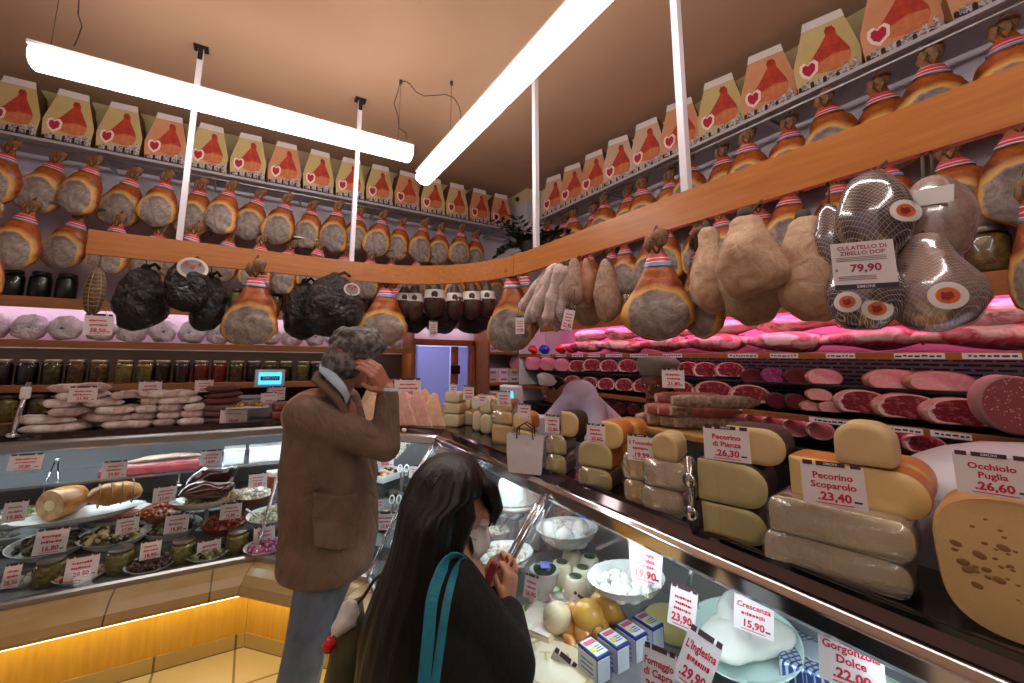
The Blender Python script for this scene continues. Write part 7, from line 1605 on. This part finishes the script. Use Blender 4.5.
for a in (aR_, aL_):
    m2 = MB(); m2.T = Matrix.Translation((a.x, a.y, 0)); rings = []
    for x, w_, h_ in ((-.06, .022, .05), (-.05, .032, .08), (0, .036, .085), (.06, .038, .06), (.12, .04, .045), (.15, .03, .035), (.165, .015, .02)): rings.append([(x, w_*cos(2*pi*k/16), max(.002, h_/2+h_/2*sin(2*pi*k/16))) for k in range(16)])
    m2.grid(rings); loc1(obj('shoe', m2, plain('shoe_black', (22, 20, 20), .4), wo))
# long hair: cap, curtain down the back, fringe and strands
def hair_mat():
    m, nt, b = nodes('hair_black'); c = coords(nt); n = noise(nt, mapping(nt, c, (60, 60, 3)), 2.0, 4, .6, .3)
    L(nt, ramp(nt, n, [(.35, (9, 7, 7)), (.65, (22, 17, 16))]), b.inputs['Base Color']); b.inputs['Roughness'].default_value = .42; b.inputs['Specular IOR Level'].default_value = .35; bump(nt, b, n, .5, .004); return m
HB = hair_mat(); hr = MB()
spec = [(455, 452, 6, .02), (458, 452, 18, .055), (464, 451, 28, .08), (474, 449, 35, .098), (488, 446, 38, .105), (502, 432, 30, .10), (520, 427, 29, .098), (540, 423, 30, .098), (560, 419, 31, .10), (585, 411, 33, .105), (610, 406, 37, .11), (640, 398, 37, .112), (670, 393, 36, .11), (700, 390, 34, .10), (730, 388, 30, .09), (760, 386, 22, .07)]
rings = []
for y, cx_, hw, rd in spec:
    P = aY(cx_, y, .86 if y > 500 else .885); s = pxs(P); ax, ay = view_axes(P); r_ = []
    for k in range(72):
        a = 2*pi*k/72; rip = 1+.022*sin(a*17+y*.02)+.018*sin(a*31-y*.03)
        r_.append(wob(P+ax*(hw*s*rip*cos(a))+ay*(rd*rip*sin(a)), 2, 10, .006))
    rings.append(r_)
hr.grid(rings)
# fringe falling over the brow, and side strands framing the face
for i in range(15):
    q = -.62+1.24*i/14; hr.tube([at_w(.10, q*.7, .98), at_w(.66, q*1.0, .78), at_w(.90, q*.95, .46), at_w(.92+.02*sin(i*3), q*.92, .16-.10*abs(q)+.03*sin(i*2))], [.014, .017, .012, .003], 7)
for q in (1, -1):
    for i in range(9):
        f0 = (.62 if q < 0 else .16)-.09*i; hr.tube([at_w(f0-.2, q*.70, .8), at_w(f0, q*.86, .25), at_w(f0-.10, q*.90, -.4), at_w(f0-.26, q*.86, -1.0-.12*(i % 3)), at_w(f0-.5, q*.9, -1.7-.2*(i % 4))], [.016, .017, .016, .013, .004], 7)
loc1(obj('hair', hr, HB, wo))
# what she holds and carries
Pw = aY(490, 577, .93); wl = thing('wallet', 'red wallet with a cream card edge held in the hands of the crouching woman', 'wallet', Pw, (.35, .25, .9))
obj('cover', MB().box((0, 0, 0), (.075, .018, .085)), plain('wallet_red', (150, 40, 50), .4), wl, bevel=.005); obj('card', MB().box((.006, .0, .028), (.06, .005, .06)), plain('card_cream', (220, 196, 180), .5), wl); obj('zip', MB().tube([(-.038, -.010, -.03), (.0, -.012, -.036), (.038, -.010, -.03)], .002, 5), CHROME, wl)
TEAL = plain('teal_webbing', (20, 128, 150), .6, col2=(14, 108, 130), scale=40, bmp=.3, bscale=160)
tb = thing('tote_bag', 'dark tote bag on a teal shoulder strap hanging from the crouching woman', 'bag', (.26, .62, .55))
def ribbon(pts, w_, name, par, m):
    q_ = []
    for i in range(len(pts)-1):
        p0, p1, p2, p3 = pts[max(i-1, 0)], pts[i], pts[i+1], pts[min(i+2, len(pts)-1)]
        for k in range(5):
            t = k/5; q_.append(.5*((2*p1)+(p2-p0)*t+(2*p0-5*p1+4*p2-p3)*t*t+(3*p1-p0-3*p2+p3)*t**3))
    pts = q_+[pts[-1]]
    mb = MB(); rings = []; n = len(pts)
    for i, p in enumerate(pts):
        ax, ay = view_axes(p); t_ = (pts[min(i+1, n-1)]-pts[max(i-1, 0)]).normalized(); s_ = t_.cross(ay).normalized(); rings.append([p+s_*w_/2-ay*.002, p-s_*w_/2-ay*.002, p-s_*w_/2+ay*.002, p+s_*w_/2+ay*.002])
    o_ = obj(name, mb.grid(rings, True, True, True, sm=False), m, par); o_.location = -Vector(par.location); return o_
ribbon([aY(x, y, Y) for x, y, Y in ((462, 560, .80), (455, 556, .745), (447, 562, .715), (439, 576, .70), (432, 600, .685), (428, 640, .67), (424, 683, .66), (420, 720, .65), (416, 760, .64))], .020, 'strap', tb, TEAL)
ribbon([aY(x, y, Y) for x, y, Y in ((466, 562, .81), (462, 560, .77), (455, 572, .735), (449, 592, .71), (444, 620, .69), (439, 655, .675), (434, 690, .66), (428, 730, .65), (420, 765, .64))], .014, 'strap', tb, TEAL)
mb = MB(); rings = []
for z, w_, d_ in ((0, .13, .05), (.01, .15, .06), (.14, .155, .065), (.22, .145, .05), (.24, .13, .03)): rings.append([wob(Vector((w_*math.copysign(abs(cos(a))**.5, cos(a)), d_*sin(a), z)), 3, 8, .008) for a in [2*pi*k/24 for k in range(24)]])
obj('bag_body', mb.grid(rings), plain('tote_black', (26, 28, 32), .7), tb)
bp = thing('shoulder_bag', 'olive shoulder bag behind the long hair of the woman, by the jeans', 'bag', (.13, 1.02, .62))
mb = MB(); rings = []
for y, cx_, hw, rd in ((604, 357, 6, .03), (616, 352, 12, .05), (632, 349, 16, .06), (655, 347, 19, .07), (683, 345, 21, .075), (720, 345, 22, .08), (760, 347, 18, .07)):
    P = aY(cx_, y, 1.02); s = pxs(P); ax, ay = view_axes(P); rings.append(orring(P, ax, ay, hw*s, rd, 24, lambda p, a: wob(p, 6, 12, .012)))
o_ = obj('bag_body', mb.grid(rings), plain('bag_olive', (84, 78, 44), .75, col2=(64, 60, 34), scale=16, bmp=.4), bp); o_.location = -Vector(bp.location)
o_ = obj('strap', MB().tube([aY(357, 604, .99), aY(364, 596, .98), aY(374, 580, .97), aY(392, 566, .95)], [.010, .009, .009, .008], 8, flat=.4), plain('bag_strap', (50, 46, 32), .7), bp); o_.location = -Vector(bp.location)
wb_ = thing('drink_bottle', 'pale crumpled bottle with a red cap tucked into the olive bag', 'bottle', aY(343, 622, .97), (.25, .5, 0))
obj('bottle', lump_mb(.021, .019, .075, egg, 4, .012, sc=26), plain('bottle_white', (214, 210, 208), .35), wb_, loc=(0, 0, .045)); obj('cap', MB().lathe([(.0125, -.062), (.0125, -.044), (.009, -.042), (.001, -.042)], seg=14), plain('cap_red', (200, 24, 34), .35), wb_)
sb = thing('plastic_bag', 'thin white plastic bag hanging from the arm of the crouching woman', 'bag', aY(516, 668, .84))
mb = MB(); rings = []
for y, cx_, hw, rd in ((646, 514, 1.5, .01), (656, 516, 4, .02), (672, 518, 6.5, .03), (700, 518, 10, .045), (730, 516, 12, .05), (750, 516, 9, .04)):
    P = aY(cx_, y, .84); s = pxs(P); ax, ay = view_axes(P); rings.append(orring(P, ax, ay, hw*s, rd, 24, lambda p, a: wob(p, 8, 24, .012)))
o_ = obj('bag_body', mb.grid(rings), plain('thin_bag', (206, 212, 214), .35, col2=(186, 194, 198), scale=20), sb); o_.location = -Vector(sb.location)

# --- staff behind the right hand counter
LIL = plain('shirt_lilac', (226, 218, 246), .75, col2=(214, 206, 238), scale=8); CAPW = plain('cap_white', (214, 212, 214), .7); COATG = plain('coat_grey', (150, 146, 146), .8, col2=(134, 130, 130), scale=10)
w1 = thing('person', 'shop worker in a white cap and lilac white shirt bending over behind the counter', 'person', (2.25, 2.15, 0))
def locp(o): o.location = -Vector(o.parent.location); return o
X1 = 2.12
hc1 = aX(553, 389, X1); fv = Vector((-.55, .45, -.7)).normalized(); sv = Vector((.63, .77, 0)).normalized(); uv = sv.cross(fv).normalized(); uv = uv if uv.z > 0 else -uv
mb = MB(); at1 = face_head(mb, hc1, fv, sv, .105, uv); back1 = aX(580, 398, 2.2); cap(mb, hc1, back1, .055, .08); hip1 = Vector((2.40, 2.05, .95)); cap(mb, back1, hip1, .085, .09)
for q in (-1, 1): chain(mb, [hip1+Vector((0, q*.09, 0)), Vector((2.36, 2.05+q*.1, .5)), Vector((2.40, 2.05+q*.1, .08))], [.085, .06, .045])
e1, h1 = aX(548, 424, 2.0), aX(540, 436, 1.9); chain(mb, [aX(566, 404, 2.08), e1, h1], [.05, .042, .03]); hand(mb, h1, Vector((-1, .1, -.2)), Vector((0, 0, 1)), .95, .5, 1)
e2, h2 = aX(600, 430, 2.1), aX(588, 444, 1.95); chain(mb, [aX(592, 410, 2.2), e2, h2], [.05, .042, .03]); hand(mb, h2, Vector((-1, .1, -.2)), Vector((0, 0, 1)), .95, .5, -1)
locp(blob('body', mb, SKIN3, w1, .007, 4))
mb = MB(); mb.ell(aX(580, 396, 2.2), (.14, .13, .125), 20, 12); cap(mb, aX(583, 402, 2.2), hip1, .115, .13); chain(mb, [aX(570, 402, 2.10), e1, h1+(e1-h1)*.3], [.085, .065, .05]); chain(mb, [aX(594, 408, 2.2), e2, h2+(e2-h2)*.3], [.085, .065, .05]); locp(blob('shirt', mb, LIL, w1, .01, 5))
mb = MB(); mb.ell(at1(-.25, 0, .62), (.105, .105, .05), 20, 10, (.3, .3, 0)); mb.lathe([(.092, -.02), (.098, .02)], at1(-.22, 0, .45), 20); locp(blob('cap', mb, CAPW, w1, .007, 3))
mb = MB()
for q in (-1, 1): chain(mb, [hip1+Vector((0, q*.09, 0)), Vector((2.36, 2.05+q*.1, .5)), Vector((2.40, 2.05+q*.1, .06))], [.11, .085, .075])
locp(blob('trousers', mb, plain('trousers_grey', (70, 70, 78), .8), w1, .012, 4))
mb = MB(); mb.ell(at1(-.3, 0, .1), (.095, .095, .075), 16, 10); locp(blob('hair', mb, HB, w1, .007, 3))
fcs = [locp(obj('eye', MB().ell(at1(.77, q*.33, .04), (.012, .013, .007), 10, 6), EYEW, w1, scale=1)) for q in (-1, 1)]
w2 = thing('person', 'shop worker in a pale grey cap and coat standing behind the salami board', 'person', (2.15, 1.62, 0))
X2 = 2.10
hc2 = aX(657, 384, X2); f2 = Vector((-.96, -.25, -.12)).normalized(); s2_ = Vector((-.25, .96, 0)).normalized(); mb = MB(); at2 = face_head(mb, hc2, f2, s2_, .112)
sh2 = hc2+Vector((.02, .0, -.26)); cap(mb, hc2, sh2, .06, .065); h2p = Vector((2.15, 1.62, .92)); mb.ell(sh2.lerp(h2p, .35), (.12, .18, .24), 16, 10); mb.ell(h2p, (.13, .17, .16), 16, 10)
for q in (-1, 1):
    chain(mb, [h2p+Vector((0, q*.09, 0)), Vector((2.14, 1.62+q*.1, .5)), Vector((2.15, 1.62+q*.1, .08))], [.085, .06, .045])
    e_ = sh2+Vector((-.06, q*.26, -.26)); h_ = e_+Vector((-.22, -q*.06, -.02)); chain(mb, [sh2+Vector((0, q*.18, -.03)), e_, h_], [.055, .045, .03]); hand(mb, h_, Vector((-1, -q*.2, 0)), Vector((0, 0, 1)), .95, .6, q)
locp(blob('body', mb, SKIN3, w2, .007, 4))
mb = MB(); mb.grid([orring(c, Vector((0, 1, 0)), Vector((1, 0, 0)), a, b_, 24) for c, a, b_ in ((sh2+Vector((0, 0, .06)), .08, .07), (sh2+Vector((0, 0, .0)), .19, .10), (sh2+Vector((0, 0, -.12)), .225, .135), (sh2+Vector((0, 0, -.3)), .215, .145), (h2p, .21, .16), (h2p+Vector((0, 0, -.25)), .23, .17))])
for q in (-1, 1):
    e_ = sh2+Vector((-.06, q*.26, -.26)); h_ = e_+Vector((-.22, -q*.06, -.02)); chain(mb, [sh2+Vector((0, q*.17, -.03)), e_, h_+(e_-h_)*.2], [.08, .065, .05])
locp(blob('coat', mb, COATG, w2, .01, 4))
mb = MB()
for q in (-1, 1): chain(mb, [h2p+Vector((0, q*.09, -.1)), Vector((2.14, 1.62+q*.1, .5)), Vector((2.15, 1.62+q*.1, .06))], [.11, .085, .075])
locp(blob('trousers', mb, plain('trousers_grey', (70, 70, 78), .8), w2, .012, 4))
mb = MB(); mb.lathe([(.098, 0), (.102, .035), (.118, .06), (.122, .08), (.10, .105), (.04, .115), (.002, .116)], at2(-.12, 0, .42), 26, mi=0); locp(obj('cap', mb, plain('cap_grey', (176, 170, 168), .7, col2=(160, 154, 152), scale=10), w2))
mb = MB(); mb.ell(at2(-.32, 0, .05), (.09, .095, .08), 16, 10); locp(blob('hair', mb, HB, w2, .007, 3))
for q in (-1, 1):
    o_ = locp(obj('eye', MB().ell(at2(.77, q*.33, .04), (.012, .013, .007), 10, 6), EYEW, w2)); obj('iris', MB().ell(at2(.885, q*.34, .04), (.005, .0056, .0067), 8, 6), IRIS, o_)
locp(obj('mouth', MB().tube([at2(.82, .22, -.55), at2(.90, .08, -.53), at2(.90, -.08, -.53), at2(.82, -.22, -.55)], [.002, .005, .005, .002], 8), LIP, w2))

# ---------------------------------------------------------------- plant on top of the corner
LEAF = plain('leaf_green', (30, 52, 34), .45, col2=(20, 36, 24), scale=18)
pt = thing('potted_plant', 'dark green trailing plant in a pot in the corner by the far post', 'plant', (2.30, 3.15, 2.20))
PC = aY(530, 243, 3.3); pt.location = (PC.x, PC.y, PC.z)
obj('pot', MB().lathe([(.07, -.16), (.10, -.02), (.105, 0), (.098, 0), (.09, -.02), (.01, -.03)], seg=20), plain('pot_dark', (60, 48, 42), .6), pt)
rnd = random.Random(9); lf = MB(); stm = MB()
for i in range(46):
    a = rnd.random()*2*pi; ln = .22+.26*rnd.random(); up_ = rnd.uniform(-.1, .9); pts = []
    for k in range(7):
        t_ = k/6; pts.append(Vector((cos(a)*ln*t_, sin(a)*ln*t_*.8, up_*ln*t_*1.0-(.35+.3*rnd.random()*0)*ln*t_*t_)))
    stm.tube(pts, [.004, .004, .0035, .003, .003, .002, .001], 5)
    for k in range(1, 7):
        for q in (-1, 1):
            p = pts[k]; d_ = (pts[k]-pts[k-1]).normalized(); sd = d_.cross(Vector((0, 0, 1))).normalized()*q; ld = (d_*.5+sd+Vector((0, 0, rnd.uniform(-.5, .3)))).normalized(); L_ = .06+.05*rnd.random(); w_ = ld.cross(Vector((.2, .1, 1))).normalized()*L_*.22; n_ = ld.cross(w_).normalized()*L_*.08
            lf.sm = False; i0 = [lf._v(p), lf._v(p+ld*L_*.45+w_), lf._v(p+ld*L_), lf._v(p+ld*L_*.45-w_), lf._v(p+ld*L_*.45-n_)]; lf._f((i0[0], i0[1], i0[4])); lf._f((i0[1], i0[2], i0[4])); lf._f((i0[2], i0[3], i0[4])); lf._f((i0[3], i0[0], i0[4]))
obj('foliage', lf, LEAF, pt)['kind'] = 'stuff'; obj('stems', stm, plain('stem_green', (60, 60, 36), .6), pt)['kind'] = 'stuff'
sp = thing('plant_shelf', 'small wooden shelf behind the beam holding the plant pot', 'shelf', (PC.x, PC.y, PC.z-.17)); obj('board', MB().box((.12, .0, 0), (.46, .28, .02)), SHELFWOOD, sp); obj('bracket', MB().box((.30, .0, -.05), (.03, .24, .10)), GUNMETAL, sp)
